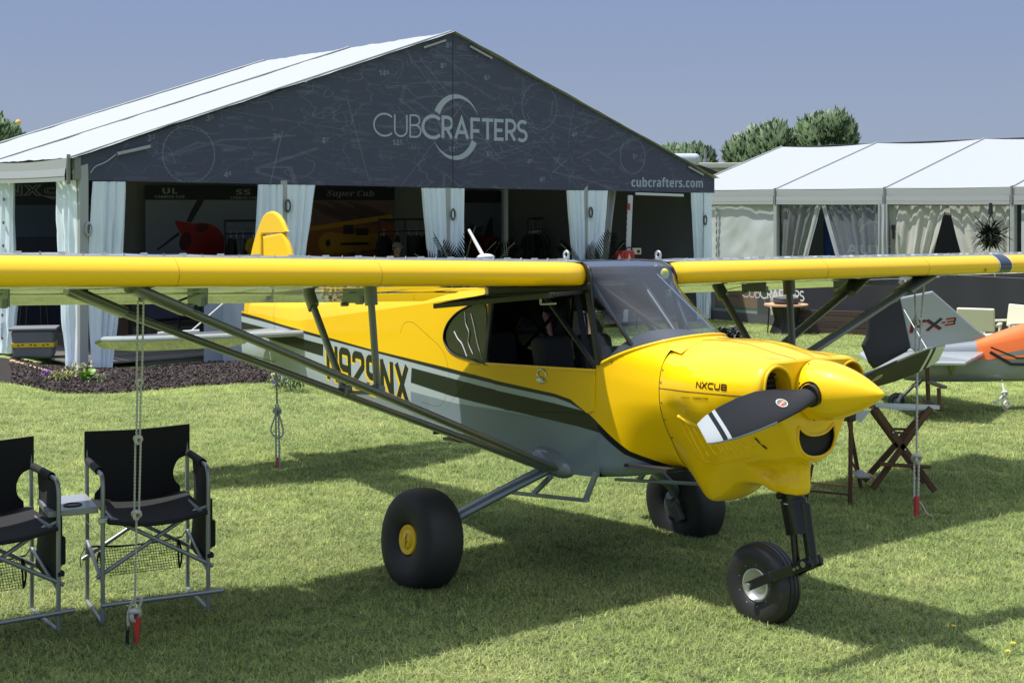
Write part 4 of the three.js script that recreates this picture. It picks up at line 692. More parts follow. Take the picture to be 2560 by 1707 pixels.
    for (let k = 0; k < 60; k++) { L(0.45, 1.8); const x = rr(0, W), y = rr(0, H); c.beginPath(); c.arc(x, y, rr(3, 6), 0, 7); c.stroke(); }
    c.fillStyle = 'rgba(165,170,182,0.75)';
    for (const [t, u, s, y] of [['8', '3', 6.45, 5.06], ['8', '3', 6.33, 4.70], ['14', '8', 5.05, 4.5], ['3', '5', 1.9, 3.63], ['3', '2', 0.95, 3.30], ['3', '6', 3.05, 3.38], ['8', '7', 3.95, 3.35], ['12', '5', 5.32, 3.36], ['12', '', 6.5, 3.28], ['6', '2', 7.35, 3.22], ['4', '0', 8.3, 3.10], ['4', '8', 9.4, 3.62], ['6', '2', 7.3, 4.55], ['5', '2', 11.0, 3.25], ['4', '6', 2.2, 2.78], ['4', '6', 8.6, 2.78]]) { c.save(); c.translate(X(s), Y(y)); c.scale(0.45, 1); c.font = 'bold 46px sans-serif'; c.fillText(t, 0, 0); c.font = 'bold 30px sans-serif'; c.fillText(u, t.length * 27, -12); c.restore(); }
    c.fillStyle = c.strokeStyle = '#c3cdd4';
    c.save(); c.translate(X(0), Y(0)); c.scale(W / GW, H / GH); makersName(c, 4.955, -3.872, 0.364, 3.33); c.restore();
    c.font = 'bold 90px sans-serif'; const tw0 = c.measureText('cubcrafters.com').width, ww = X(13.04) - X(10.95); c.save(); c.translate(X(10.95), Y(2.71)); c.scale(ww / tw0, 0.96 * (Y(2.71) - Y(2.895)) / 66); c.fillText('cubcrafters.com', 0, 0); c.restore();
    L(0.5, 3); c.strokeStyle = 'rgba(30,32,38,0.8)'; c.beginPath(); c.moveTo(X(6.6), 0); c.lineTo(X(6.6), H); c.stroke();
    seed = old;
  });
  const gm = mat([0.60, 0.61, 0.66], 0.7, 0, { map: print });
  const yb = (s) => 2.715 - 0.115 * s / 13.4;
  obj('gable_panel', grid(120, 10, (u, v) => { const s = -0.05 + 13.42 * u, y1 = rs(s) - 0.035, y = yb(s) + (y1 - yb(s)) * v, p = Math.abs(s - 6.6); return tp(s, y, -0.045 - 0.010 * fbm(s * 1.3, y * 1.6, 3) - (p < 1.2 ? 0.012 * Math.sin((s + y) * 16) * (1 - p / 1.2) * Math.max(0, 1 - (y - 2.7) / 0.8) : 0)); }, (u, v, q) => { const s = -0.05 + 13.42 * u; return [(s - gx0) / GW, (q.y - gy0) / GH]; }), gm, tent);
  obj('gable_back', grid(20, 2, (u, v) => { const s = -0.05 + 13.42 * u; return tp(s, yb(s) + 0.01 + (rs(s) - 0.06 - yb(s)) * v, -0.005); }), inner, tent);
  for (const [s0, s1] of [[5.95, 6.42], [6.95, 7.45]]) obj('strap', beam(tp(s0, rs(s0) - 0.10, -0.09), tp(s1, rs(s1) - 0.10, -0.09), 0.035, 0.012, V(0, 1, 0)), vinyl, tent);
  obj('strap', beam(tp(0.47, 3.10, -0.10), tp(0.98, 3.22, -0.10), 0.045, 0.014, V(0, 1, 0)), vinyl, tent); obj('strap_cord', pipe([tp(0.45, 3.09, -0.10), tp(0.30, 2.98, -0.10), tp(0.13, 2.90, -0.10), tp(0.08, 2.82, -0.08)], 0.009, 16, 6), vinyl, tent);
  obj('strap', beam(tp(12.55, rs(12.55) - 0.1, -0.09), tp(13.0, rs(13.0) - 0.1, -0.09), 0.035, 0.012, V(0, 1, 0)), vinyl, tent);
  // posts
  const post = (s, r, h = 2.95, w = 0.13, d = 0.10) => { const g = new RoundedBoxGeometry(w, h, d, 2, 0.012).rotateY(tentTurn); const q = tp(s, h / 2, r); return obj('tent_post', g.translate(q.x, q.y, q.z), alu, tent); };
  for (const s of [0, 3.25, 6.5, 9.75, 13.0]) { post(s, 0, s ? 2.75 : 3.0); post(s, 6.3, 2.9); }
  post(0, 3.15); post(13, 3.15);
  obj('corner_bracket', [box(0.09, 0.32, 0.10, 0, 2.88, 0, 0.01).rotateY(tentTurn).translate(...tp(-0.1, 0, -0.02).toArray()), box(0.05, 0.42, 0.03, 0, 2.87, 0, 0.006).rotateY(tentTurn).translate(...tp(-0.21, 0, 0.0).toArray())], mat([0.22, 0.23, 0.22], 0.5, 0.4), tent);
  const buckle = mat([0.10, 0.10, 0.10], 0.4, 0.5);
  for (const [s, y] of [[0.05, 2.02], [3.3, 2.35], [6.58, 2.20], [9.85, 2.22], [13.05, 2.05]]) { const q = tp(s, y, -0.085); obj('strap_buckle', new THREE.TorusGeometry(0.07, 0.018, 6, 14).scale(0.6, 1.25, 1).rotateY(tentTurn).translate(q.x, q.y, q.z), s < 1 ? vinyl : buckle, tent); }
  // curtains drawn back at the posts
  const out = tentR.clone().negate(), gdir = tentG, c = (s, y, r = -0.06) => tp(s, y, r);
  curtain('curtain', tent, c(0.12, 2.70), c(0.62, 2.70), c(0.11, 0.06), c(0.42, 0.04), 3, 0.035, curtainMat, 0.05, out);
  curtain('curtain', tent, c(2.78, 2.68), c(3.24, 2.68), c(2.62, 0.05), c(3.22, 0.05), 4, 0.035, curtainMat, 0.02, out);
  curtain('curtain', tent, c(3.27, 2.68), c(3.82, 2.68), c(3.27, 0.05), c(3.36, 0.05), 3, 0.03, curtainMat, 0.02, out);
  curtain('curtain', tent, c(5.93, 2.65), c(6.47, 2.65), c(6.22, 0.05), c(6.5, 0.05), 5, 0.03, curtainMat, -0.02, out);
  curtain('curtain', tent, c(6.53, 2.65), c(6.88, 2.65), c(6.53, 0.05), c(6.78, 0.05), 3, 0.03, curtainMat, 0.03, out);
  curtain('curtain', tent, c(9.27, 2.63), c(9.73, 2.63), c(9.55, 0.05), c(9.76, 0.05), 4, 0.035, curtainMat, -0.02, out);
  curtain('curtain', tent, c(9.78, 2.63), c(10.33, 2.63), c(9.78, 0.05), c(9.98, 0.05), 3, 0.035, curtainMat, 0.03, out);
  curtain('curtain', tent, c(10.3, 2.63, 0.1), c(10.78, 2.63, 0.14), c(10.0, 0.05, 0.08), c(10.2, 0.05, 0.1), 3, 0.05, vinylDull, 0.02, out);
  curtain('curtain', tent, c(12.62, 2.6), c(12.98, 2.6), c(12.85, 0.05), c(13.02, 0.05), 3, 0.03, curtainMat, -0.03, out);
  curtain('curtain', tent, c(13.02, 2.6), c(13.3, 2.6), c(13.02, 0.05), c(13.26, 0.05), 2, 0.03, curtainMat, 0.02, out);
  // side curtains either side of the left opening
  const lo = tentG.clone().negate(), k = (r, y, s = -0.08) => tp(s, y, r);
  curtain('curtain', tent, k(0.05, 2.72), k(0.72, 2.72), k(0.05, 0.03), k(0.42, 0.06), 3, 0.035, curtainMat, 0.08, lo);
  const cs = curtain('curtain', tent, k(2.45, 2.72), k(3.3, 2.72), k(2.55, 0.05), k(3.2, 0.02), 3, 0.05, curtainMat, 0.1, lo);
  const gr = []; for (let i = 0; i < 7; i++) { const q = k(2.62 + 0.012 * i, 2.45 - i * 0.36, -0.16); gr.push(new THREE.TorusGeometry(0.022, 0.009, 6, 14).rotateY(tentTurn - Math.PI / 2).translate(q.x, q.y, q.z)); } gr.forEach((g) => obj('eyelet', g, buckle, cs));
  // inside walls and floor
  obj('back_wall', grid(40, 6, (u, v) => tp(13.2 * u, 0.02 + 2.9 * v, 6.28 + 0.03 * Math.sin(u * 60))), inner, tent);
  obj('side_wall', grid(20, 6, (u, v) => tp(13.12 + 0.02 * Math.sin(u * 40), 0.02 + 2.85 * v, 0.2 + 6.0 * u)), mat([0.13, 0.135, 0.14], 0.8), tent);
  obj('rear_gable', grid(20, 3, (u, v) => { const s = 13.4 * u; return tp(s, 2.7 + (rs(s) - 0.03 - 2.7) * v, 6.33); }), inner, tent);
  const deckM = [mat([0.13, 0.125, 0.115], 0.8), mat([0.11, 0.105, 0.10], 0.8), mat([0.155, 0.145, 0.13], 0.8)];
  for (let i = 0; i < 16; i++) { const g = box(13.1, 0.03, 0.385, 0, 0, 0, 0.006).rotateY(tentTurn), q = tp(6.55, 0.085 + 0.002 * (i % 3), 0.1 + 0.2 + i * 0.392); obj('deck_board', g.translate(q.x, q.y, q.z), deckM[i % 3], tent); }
  for (const [s, w] of [[2.2, 0.12], [8, 0.1], [12.4, 0.1]]) { const q = tp(s, 0.04, 0.16); obj('deck_joist', box(2.6, 0.07, 0.05, q.x, q.y, q.z).translate(-q.x, -q.y, -q.z).rotateY(tentTurn).translate(q.x, q.y, q.z), deckM[1], tent); }
}
// banners standing along the back of the tent: flat prints
function banner(s0, s1, r, top, label, draw) {
  const w = s1 - s0, q = tw((s0 + s1) / 2, 0.1, r), t = thing('display_banner', label, 'banner', q, tentTurn);
  const h = top - 0.1, tex = canvas(1024, 1024, (c) => draw(c, (px) => (px) * 1024, 1024 / h));
  obj('print', grid(1, 1, (u, v) => V((u - 0.5) * w, 0.04 + (h - 0.04) * v, 0.012)), mat([0.62, 0.62, 0.62], 0.6, 0, { map: tex }), t);
  obj('stand', [box(w, 0.05, 0.10, 0, 0.025, 0, 0.01), box(w, h - 0.02, 0.012, 0, h / 2, 0)], M.black, t);
}
const skyFill = (c, a, b) => { const g = c.createLinearGradient(0, 100, 0, 1024); g.addColorStop(0, a); g.addColorStop(1, b); c.fillStyle = g; c.fillRect(0, 0, 1024, 1024); };
const head = (c) => { c.fillStyle = '#1a2038'; c.fillRect(0, 0, 1024, 112); };
const outlineText = (c, t, x, y, w, h, solid) => { c.font = 'bold 80px sans-serif'; const m = c.measureText(t).width; c.save(); c.translate(x, y); c.scale(w / m, h / 60); c.lineWidth = 5; solid ? c.fillText(t, 0, 0) : c.strokeText(t, 0, 0); c.restore(); };
banner(0.75, 3.15, 6.0, 2.83, 'dark navy banner with outlined NXCUB lettering seen through the left opening', (c) => { c.fillStyle = '#4a5a80'; c.fillRect(0, 0, 1024, 1024); head(c); c.fillStyle = '#1a2038'; c.fillRect(0, 0, 1024, 180); c.strokeStyle = c.fillStyle = '#8a8aa0'; outlineText(c, 'NX', 130, 112, 300, 74); outlineText(c, 'CUB', 450, 100, 290, 44); c.beginPath(); c.moveTo(420, 112); c.lineTo(520, 140); c.lineTo(740, 112); c.lineTo(540, 118); c.closePath(); c.fill(); c.fillStyle = '#2a3350'; c.fillRect(0, 400, 1024, 624); });
banner(3.80, 6.42, 6.0, 2.74, 'banner with UL and SS lettering over a red aircraft nose and propeller', (c) => {
  skyFill(c, '#9aa2bd', '#7f86a5'); for (let i = 0; i < 60; i++) { c.fillStyle = `rgba(190,195,215,${0.03 + 0.05 * hash2(i, 3)})`; c.beginPath(); c.ellipse(hash2(i, 1) * 1024, 130 + hash2(i, 2) * 700, 90, 34, 0, 0, 7); c.fill(); }
  head(c); c.fillStyle = '#b9bccb'; outlineText(c, 'UL', 130, 64, 140, 44, 1); outlineText(c, 'CARBON CUB', 75, 98, 250, 22, 1); outlineText(c, 'SS', 760, 70, 140, 44, 1); outlineText(c, 'CARBON CUB', 715, 104, 240, 22, 1);
  c.fillStyle = '#b02018'; c.beginPath(); c.moveTo(240, 270); c.quadraticCurveTo(330, 280, 400, 300); c.quadraticCurveTo(500, 270, 600, 330); c.quadraticCurveTo(690, 400, 700, 620); c.lineTo(420, 620); c.lineTo(320, 500); c.quadraticCurveTo(255, 440, 300, 380); c.quadraticCurveTo(250, 320, 240, 270); c.fill();
  c.fillStyle = '#5a1010'; c.beginPath(); c.ellipse(330, 430, 48, 75, 0.3, 0, 7); c.fill(); c.beginPath(); c.ellipse(470, 330, 60, 30, -0.2, 0, 7); c.fill();
  c.fillStyle = '#26252c'; c.beginPath(); c.moveTo(340, 280); c.quadraticCurveTo(400, 120, 520, 20); c.lineTo(536, 34); c.quadraticCurveTo(460, 170, 375, 290); c.fill(); c.beginPath(); c.moveTo(270, 360); c.lineTo(90, 490); c.lineTo(100, 500); c.lineTo(285, 380); c.fill();
});
banner(7.20, 9.68, 6.0, 2.74, 'sunset coloured banner with Super Cub lettering and a yellow aircraft', (c) => {
  skyFill(c, '#8a6a68', '#7a4a2c'); c.fillStyle = 'rgba(60,40,50,0.45)'; for (let i = 0; i < 9; i++) { c.beginPath(); c.ellipse(300 + i * 70, 180 + (i % 3) * 40, 220, 22, 0.25, 0, 7); c.fill(); }
  c.fillStyle = '#b0641e'; c.fillRect(0, 330, 1024, 300); head(c); c.fillStyle = '#a9abb8'; c.font = 'italic bold 84px serif'; c.save(); c.translate(290, 78); c.scale(1.15, 0.8); c.fillText('Super Cub', 0, 0); c.restore();
  c.fillStyle = '#d8a21a'; c.beginPath(); c.moveTo(0, 380); c.lineTo(0, 345); c.lineTo(1000, 230); c.lineTo(1000, 275); c.closePath(); c.fill(); c.beginPath(); c.ellipse(330, 470, 120, 92, 0, 0, 7); c.fill(); c.beginPath(); c.moveTo(380, 390); c.lineTo(900, 400); c.lineTo(1000, 520); c.lineTo(400, 560); c.fill();
  c.fillStyle = '#3a2c26'; c.fillRect(470, 320, 110, 80); c.fillRect(600, 350, 140, 60); c.beginPath(); c.ellipse(310, 470, 26, 30, 0, 0, 7); c.fill(); c.fillRect(440, 470, 300, 22); c.beginPath(); c.arc(560, 620, 60, 0, 7); c.fill();
});
banner(11.05, 12.75, 6.0, 2.68, 'grey banner with a dark header and a dark red aircraft tail', (c) => { skyFill(c, '#6d7590', '#6a6f86'); head(c); c.fillStyle = '#2a2630'; c.beginPath(); c.moveTo(700, 440); c.quadraticCurveTo(800, 230, 860, 250); c.lineTo(880, 450); c.fill(); c.fillStyle = '#7e2a2c'; c.beginPath(); c.moveTo(300, 400); c.lineTo(1000, 440); c.lineTo(1000, 540); c.lineTo(500, 600); c.fill(); });

// clothes racks
function rack(q, turn, label, colours, w = 1.35, hh = 1.95) {
  const t = thing('clothes_rack', label, 'clothes rack', q, turn), r = [];
  const fr = obj('frame', [rod(V(-w / 2, 0, 0), V(-w / 2, hh, 0), 0.022), rod(V(w / 2, 0, 0), V(w / 2, hh, 0), 0.022), rod(V(-w / 2, hh, 0), V(w / 2, hh, 0), 0.022), rod(V(-w / 2, hh - 0.25, 0), V(w / 2, hh - 0.25, 0), 0.016), rod(V(0, hh, 0), V(0, hh - 0.25, 0), 0.016), rod(V(-w / 2, 0.03, -0.25), V(-w / 2, 0.03, 0.25), 0.02), rod(V(w / 2, 0.03, -0.25), V(w / 2, 0.03, 0.25), 0.02), rod(V(-w / 2, 0.2, 0), V(w / 2, 0.2, 0), 0.014)], M.black, t);
  colours.forEach(([x, c, sc = 1, yaw2 = 1.2]) => {
    const s = smooth2([[-0.07, 0], [-0.2, -0.05], [-0.30, -0.16], [-0.33, -0.34], [-0.24, -0.36], [-0.22, -0.26], [-0.23, -0.72], [0.23, -0.72], [0.22, -0.26], [0.24, -0.36], [0.33, -0.34], [0.30, -0.16], [0.2, -0.05], [0.07, 0], [0, -0.03]], 3, true).map((p) => [p[0] * sc, p[1] * sc]);
    obj('shirt', slab(s, 0.07, 0.03).rotateY(yaw2).translate(x, hh - 0.33, 0), mat(c, 0.85), t);
    obj('hanger', [pipe([V(0, 0.10, 0), V(0.02, 0.13, 0), V(0, 0.15, 0), V(-0.02, 0.12, 0)], 0.005, 10, 5), rod(V(0, 0.1, 0), V(0, 0, 0), 0.005)].map((g) => g.translate(x, hh - 0.36, 0)), M.chrome, t);
  });
}
const dk = [0.012, 0.013, 0.016], gy2 = [0.10, 0.11, 0.12];
rack(tw(5.7, 0.1, 5.1), tentTurn, 'black clothes rack with dark shirts and a yellow shirt by the red nose banner', [[-0.55, dk], [-0.42, gy2], [-0.28, gy2, 1, 0.9], [-0.05, [0.55, 0.38, 0.02], 0.72, 0.3], [0.2, [0.4, 0.3, 0.05], 0.72], [0.38, dk], [0.55, dk]]);
rack(tw(9.25, 0.1, 5.0), tentTurn, 'black clothes rack with black shirts below the Super Cub banner', [[-0.55, dk, 1.1, 0.5], [-0.2, dk, 1.1, 0.9], [0.1, dk, 1, 1.0], [0.3, [0.03, 0.03, 0.04], 1.1, 0.5], [0.55, dk]]);
rack(tw(12.6, 0.1, 4.6), tentTurn + 0.6, 'clothes rack with black and grey shirts by the right wall of the tent', [[-0.55, dk, 1.1, 0.5], [-0.3, dk], [-0.15, gy2, 1, 1.0], [0.0, dk], [0.12, [0.2, 0.2, 0.2], 0.9], [0.24, dk], [0.45, [0.07, 0.07, 0.08], 1.1, 0.4]]);
// plastic storage bin with yellow tape
{
  const q = onGround(85, 893, 0.1), t = thing('storage_bin', 'large grey plastic storage bin with a yellow warning tape band', 'storage bin', V(q.x, 0.1, q.z), tentTurn - 0.5);
  const body = new RoundedBoxGeometry(0.62, 0.42, 0.44, 3, 0.05); { const p = body.attributes.position; for (let i = 0; i < p.count; i++) { const k = 0.9 + 0.1 * (p.getY(i) / 0.42 + 0.5); p.setX(i, p.getX(i) * k); p.setZ(i, p.getZ(i) * k); } body.computeVertexNormals(); }
  obj('body', body.translate(0, 0.21, 0), mat([0.13, 0.14, 0.16], 0.6), t); obj('lid', box(0.68, 0.04, 0.49, 0, 0.435, 0, 0.015), mat([0.17, 0.18, 0.20], 0.6), t);
  const tape = canvas(512, 64, (c) => { c.fillStyle = '#d8b81c'; c.fillRect(0, 0, 512, 64); c.fillStyle = '#3a3418'; for (let i = 0; i < 10; i++) if (i % 3) c.fillRect(20 + i * 50, 16 + (i % 2) * 8, 30, 20); });
  obj('tape', box(0.604, 0.065, 0.430, 0, 0.20, 0, 0.006), mat([1, 1, 1], 0.5, 0, { map: tape }), t);
}
// bar stools and tables in the shade of the tent
function stool(q, turn, label) {
  const t = thing('bar_stool', label, 'bar stool', q, turn, 'dark stools inside the tent');
  obj('seat', box(0.36, 0.05, 0.36, 0, 0.74, 0, 0.02), M.black, t); obj('backrest', box(0.34, 0.22, 0.03, 0, 1.0, -0.17, 0.012), M.black, t);
  for (const [x, z] of [[1, 1], [1, -1], [-1, 1], [-1, -1]]) obj('leg', rod(V(x * 0.2, 0, z * 0.2), V(x * 0.15, 0.73, z * 0.15), 0.014), M.black, t);
  obj('footrest', [rod(V(-0.19, 0.25, 0.19), V(0.19, 0.25, 0.19), 0.01), rod(V(-0.19, 0.25, -0.19), V(0.19, 0.25, -0.19), 0.01)], M.black, t);
  return t;
}
[[1.1, 1.9, 0.3, 'dark bar stool just right of the corner curtain inside the tent'], [2.9, 2.4, 0.2, 'dark bar stool beside the high table between the struts and the folding boards'], [0.7, 3.6, 2.2, 'dark bar stool behind the grey storage bin'], [4.4, 2.2, 0.8, 'dark bar stool behind the pale folding boards']].forEach(([s, r, a, l]) => stool(tw(s, 0.1, r), a, l));
{
  const q = tw(2.2, 0.1, 1.7), t = thing('table', 'dark high table standing behind the left front curtain', 'table', q, tentTurn);
  obj('tabletop', box(1.3, 0.035, 0.6, 0, 0.92, 0, 0.01), mat([0.08, 0.075, 0.07], 0.5), t); for (const [x, z] of [[1, 1], [1, -1], [-1, 1], [-1, -1]]) obj('leg', box(0.05, 0.9, 0.05, x * 0.58, 0.45, z * 0.24), M.black, t);
  const u = tw(1.45, 0.1, 2.6), b = thing('wooden_counter', 'brown wooden counter standing inside the tent behind the corner curtain', 'counter', u, tentTurn);
  obj('front', box(0.8, 1.0, 0.03, 0, 0.5, 0.2, 0.006), mat([0.16, 0.10, 0.055], 0.7), b); obj('top', box(0.86, 0.03, 0.5, 0, 1.015, 0, 0.008), mat([0.10, 0.09, 0.08], 0.5), b); obj('side', box(0.03, 1.0, 0.4, 0.385, 0.5, 0, 0.004), mat([0.12, 0.08, 0.045], 0.7), b);
}
// two pale grey boards leaning behind the tail
for (const [px, py, d, a, lab] of [[540, 872, 20.6, 0.25, 'pale blue grey folding board standing left of its twin behind the tail'], [588, 882, 20.2, 0.12, 'pale blue grey folding board nearest the tail']]) {
  const q = at(px, py, d), t = thing('folding_board', lab, 'sign board', V(q.x, 0.02, q.z), tentTurn - 0.5);
  for (const s of [1, -1]) obj('panel', box(0.36, 0.98, 0.02, 0, 0.49, 0, 0.006).rotateX(-s * 0.16).translate(0, 0, s * 0.17), mat([0.24, 0.28, 0.33], 0.5), t);
  obj('hinge', rod(V(-0.15, 0.965, 0), V(0.15, 0.965, 0), 0.012), M.gear, t);
}
// white awning arm, red tool bags, a small plate
{
  const a = at(1576, 488, 26.6), b = at(1566, 668, 26.6), t = thing('awning_arm', 'white perforated metal arm standing in the right opening of the tent', 'awning arm', V(b.x, 0.1, b.z));
  const A = V(a.x - b.x, a.y - 0.1, a.z - b.z), B = V(-0.02, 0, 0);
  obj('channel', beam(B, A, 0.10, 0.06, V(1, 0, 0)), M.white, t);
  for (let i = 1; i < 22; i++) { const p = B.clone().lerp(A, i / 22).add(V(-0.05, 0, 0.025)); obj('slot', box(0.012, 0.04, 0.03, p.x, p.y, p.z), M.black, t); }
  obj('red_label', box(0.05, 0.13, 0.008, A.x - 0.03, A.y - 0.22, A.z + 0.034), mat([0.35, 0.04, 0.03], 0.5), t);
  obj('track', beam(A.clone().add(V(0.1, 0.03, 0)), A.clone().add(V(1.1, 0.0, -0.6)), 0.05, 0.04, V(0, 1, 0)), M.white, t);
  for (const [px, lab] of [[1548, 'red cloth tool bag hanging left of the white arm'], [1573, 'red and white tool bag hanging just right of the white arm']]) {
    const q = at(px, 660, 26.3), g = thing('tool_bag', lab, 'bag', q); const w = 0.10;
    obj('body', new RoundedBoxGeometry(2 * w, 0.26, 0.12, 3, 0.03).translate(0, 0.13, 0), mat([0.42, 0.03, 0.025], 0.7), g); obj('stripe', slab([[-0.05, 0.02], [0.05, 0.02], [0.0, 0.22]], 0.006, 0.001).translate(0, 0, 0.063), M.white, g); obj('handle', new THREE.TorusGeometry(0.06, 0.012, 6, 16, Math.PI).translate(0, 0.26, 0), M.black, g);
  }
  const q = at(1592, 628, 26.4), g = thing('small_plate', 'cream coloured square plate with dark slots beside the red bags', 'plate', q); obj('panel', box(0.17, 0.12, 0.02, 0, 0, 0, 0.006), mat([0.5, 0.48, 0.4], 0.6), g); obj('socket', box(0.05, 0.06, 0.012, 0.035, 0, 0.012), M.black, g); obj('bracket', box(0.03, 1.9, 0.02, 0, -0.9, -0.03), M.black, g);
}

// ---------- the flower bed at the foot of the tent ----------
{
  const top = [[-400, 890], [-30, 893], [130, 922], [280, 928], [420, 920], [560, 908], [700, 892], [800, 883], [1000, 862]], edge = [[-400, 940], [-30, 955], [60, 965], [150, 984], [250, 986], [370, 979], [480, 968], [600, 961], [700, 957], [800, 930], [1000, 890]];
  const A = new THREE.CatmullRomCurve3(top.map(([x, y]) => onGround(x, y))), B = new THREE.CatmullRomCurve3(edge.map(([x, y]) => onGround(x, y)));
  const soil = mat([0.035, 0.026, 0.024], 0.95, 0, { map: pnoiseTex(256, 20, [190, 180, 175], [90, 85, 80], 14) });
  const P = (u, v) => { const p = A.getPoint(u).lerp(B.getPoint(u), v); p.y = 0.005 + 0.07 * Math.sin(Math.PI * Math.min(1, v * 1.0)) ** 0.8 + 0.02 * fbm(p.x * 4, p.z * 4, 3); return p; };
  const bed = tag(obj('flower_bed', grid(160, 24, (u, v) => { const p = P(u, v); if (v > 0.99) p.y = -0.01; return p; }), soil), 'curved bed of dark brown bark mulch along the foot of the tent', 'flower bed'); bed.userData.kind = 'structure';
  const chip = new THREE.BoxGeometry(0.055, 0.012, 0.02), N = 9000, im = new THREE.InstancedMesh(chip, mat([1, 1, 1], 0.9), N), m4 = new THREE.Matrix4(), col = new THREE.Color();
  for (let i = 0; i < N; i++) { const u = rr(0.16, 0.98), v = rr(0.02, 0.99), p = P(u, v); p.y += rr(0, 0.018); const s = rr(0.5, 1.35); m4.compose(p, new THREE.Quaternion().setFromEuler(new THREE.Euler(rr(-0.9, 0.9), rr(0, 6.3), rr(-0.9, 0.9))), V(s, s, s)); im.setMatrixAt(i, m4); const k = rr(0.4, 1.5); col.setRGB(0.052 * k, 0.037 * k, 0.033 * k); im.setColorAt(i, col); }
  im.castShadow = im.receiveShadow = true; im.name = 'bark_chips'; scene.add(im); tag(im, 'dark brown bark chips strewn over the bed by the tent', 'bark mulch', null, 'stuff');
  const e0 = onGround(26, 907, 0.06), e1 = onGround(140, 941, 0.06);
  tag(obj('edging_plank', beam(e0, e1, 0.05, 0.10, V(1, 0, 0.4)), mat([0.50, 0.36, 0.20], 0.7)), 'pale raw wooden plank edging the deck beside the bed', 'plank');
}
function leafBlade(L, w, bend, fold = 0.25) { // one leaf along +z from the origin
  return grid(4, 7, (u, v) => { const k = Math.sin(Math.PI * Math.min(1, 0.08 + v * 0.92)) ** 0.8 * w, x = (u - 0.5) * k; return V(x, Math.sin(v * 1.2) * L * bend - v * v * L * bend * 0.9 + Math.abs(u - 0.5) * k * fold, v * L); });
}
function plantThing(name, label, cat, q, n, L, w, colour, up = 0.6, spread = 0.1, flowers) {
  const t = thing(name, label, cat, q), lm = mat(colour, 0.5, 0, { transmission: 0.35, thickness: 0 }), all = [];
  for (let i = 0; i < n; i++) { const g = leafBlade(L * rr(0.7, 1.2), w * rr(0.7, 1.2), up); g.rotateX(-rr(0.05, 1.0) * up); g.rotateY(i * 2.4 + rr(-0.3, 0.3)); g.translate(rr(-spread, spread), rr(0, 0.10), rr(-spread, spread)); all.push(g); }
  const f = obj('foliage', join(all), lm, t); f.userData.kind = 'stuff';
  obj('stem', [rod(V(0, -0.03, 0), V(0.01, 0.1, 0), 0.008), rod(V(0.02, -0.03, 0.02), V(0.05, 0.09, 0.03), 0.006)], mat([0.08, 0.12, 0.03], 0.7), t);
  if (flowers) for (let i = 0; i < flowers.n; i++) { const g = []; for (let k = 0; k < 5; k++) { const p = leafBlade(0.035, 0.036, 0.3); p.rotateX(-0.5); p.rotateY(k * 1.2566); g.push(p); } obj('flower', join(g).rotateX(rr(0, 0.9)).rotateY(rr(-0.6, 0.6)).translate(rr(-flowers.s, flowers.s), rr(0.08, flowers.h), rr(-flowers.s, flowers.s)), mat(flowers.c, 0.6), t); }
  return t;
}
const YG = [0.28, 0.30, 0.06];
plantThing('petunia', 'small purple petunia at the left end of the bed', 'flower', onGround(121, 950, 0.05), 8, 0.07, 0.03, [0.05, 0.09, 0.03], 0.6, 0.06, { n: 6, s: 0.07, h: 0.12, c: [0.16, 0.03, 0.30] });
plantThing('bedding_plant', 'yellow green bedding plant beside the purple petunia', 'plant', onGround(156, 955, 0.05), 90, 0.10, 0.016, YG, 0.8, 0.17);
plantThing('bedding_plant', 'yellow green leafy plant at the foot of the corner post', 'plant', onGround(196, 944, 0.05), 80, 0.14, 0.018, [0.26, 0.28, 0.10], 1.0, 0.16, { n: 5, s: 0.14, h: 0.25, c: [0.45, 0.42, 0.36] });
plantThing('hosta', 'bright green broad leaved hosta in the bed by the curtain foot', 'plant', onGround(216, 958, 0.05), 14, 0.17, 0.085, [0.16, 0.34, 0.03], 0.7, 0.06);
plantThing('bedding_plant', 'pale green small plant right of the hosta', 'plant', onGround(243, 960, 0.05), 40, 0.09, 0.014, [0.22, 0.26, 0.12], 0.8, 0.10);
plantThing('petunia', 'purple petunias below the tail of the yellow aeroplane', 'flower', onGround(724, 972, 0.04), 60, 0.10, 0.03, [0.06, 0.11, 0.035], 0.8, 0.17, { n: 18, s: 0.19, h: 0.22, c: [0.10, 0.045, 0.17] });
plantThing('bedding_plant', 'lime green plant beside the purple petunias below the tail', 'plant', onGround(702, 962, 0.04), 60, 0.10, 0.022, [0.20, 0.28, 0.06], 0.9, 0.14, { n: 4, s: 0.12, h: 0.2, c: [0.5, 0.35, 0.45] });
{ // loose white label lying by the hosta
  const q = onGround(232, 955, 0.06), t = tag(obj('plastic_sheet', slab(smooth2([[-0.12, -0.02], [-0.05, 0.05], [0.10, 0.02], [0.13, -0.05], [0.0, -0.07]], 3, true), 0.006, 0.002).rotateX(-1.1).translate(q.x + 0.02, 0.07, q.z), mat([0.62, 0.66, 0.72], 0.5)), 'scrap of pale plastic sheet lying in the bed under the curtain', 'plastic sheet');
}
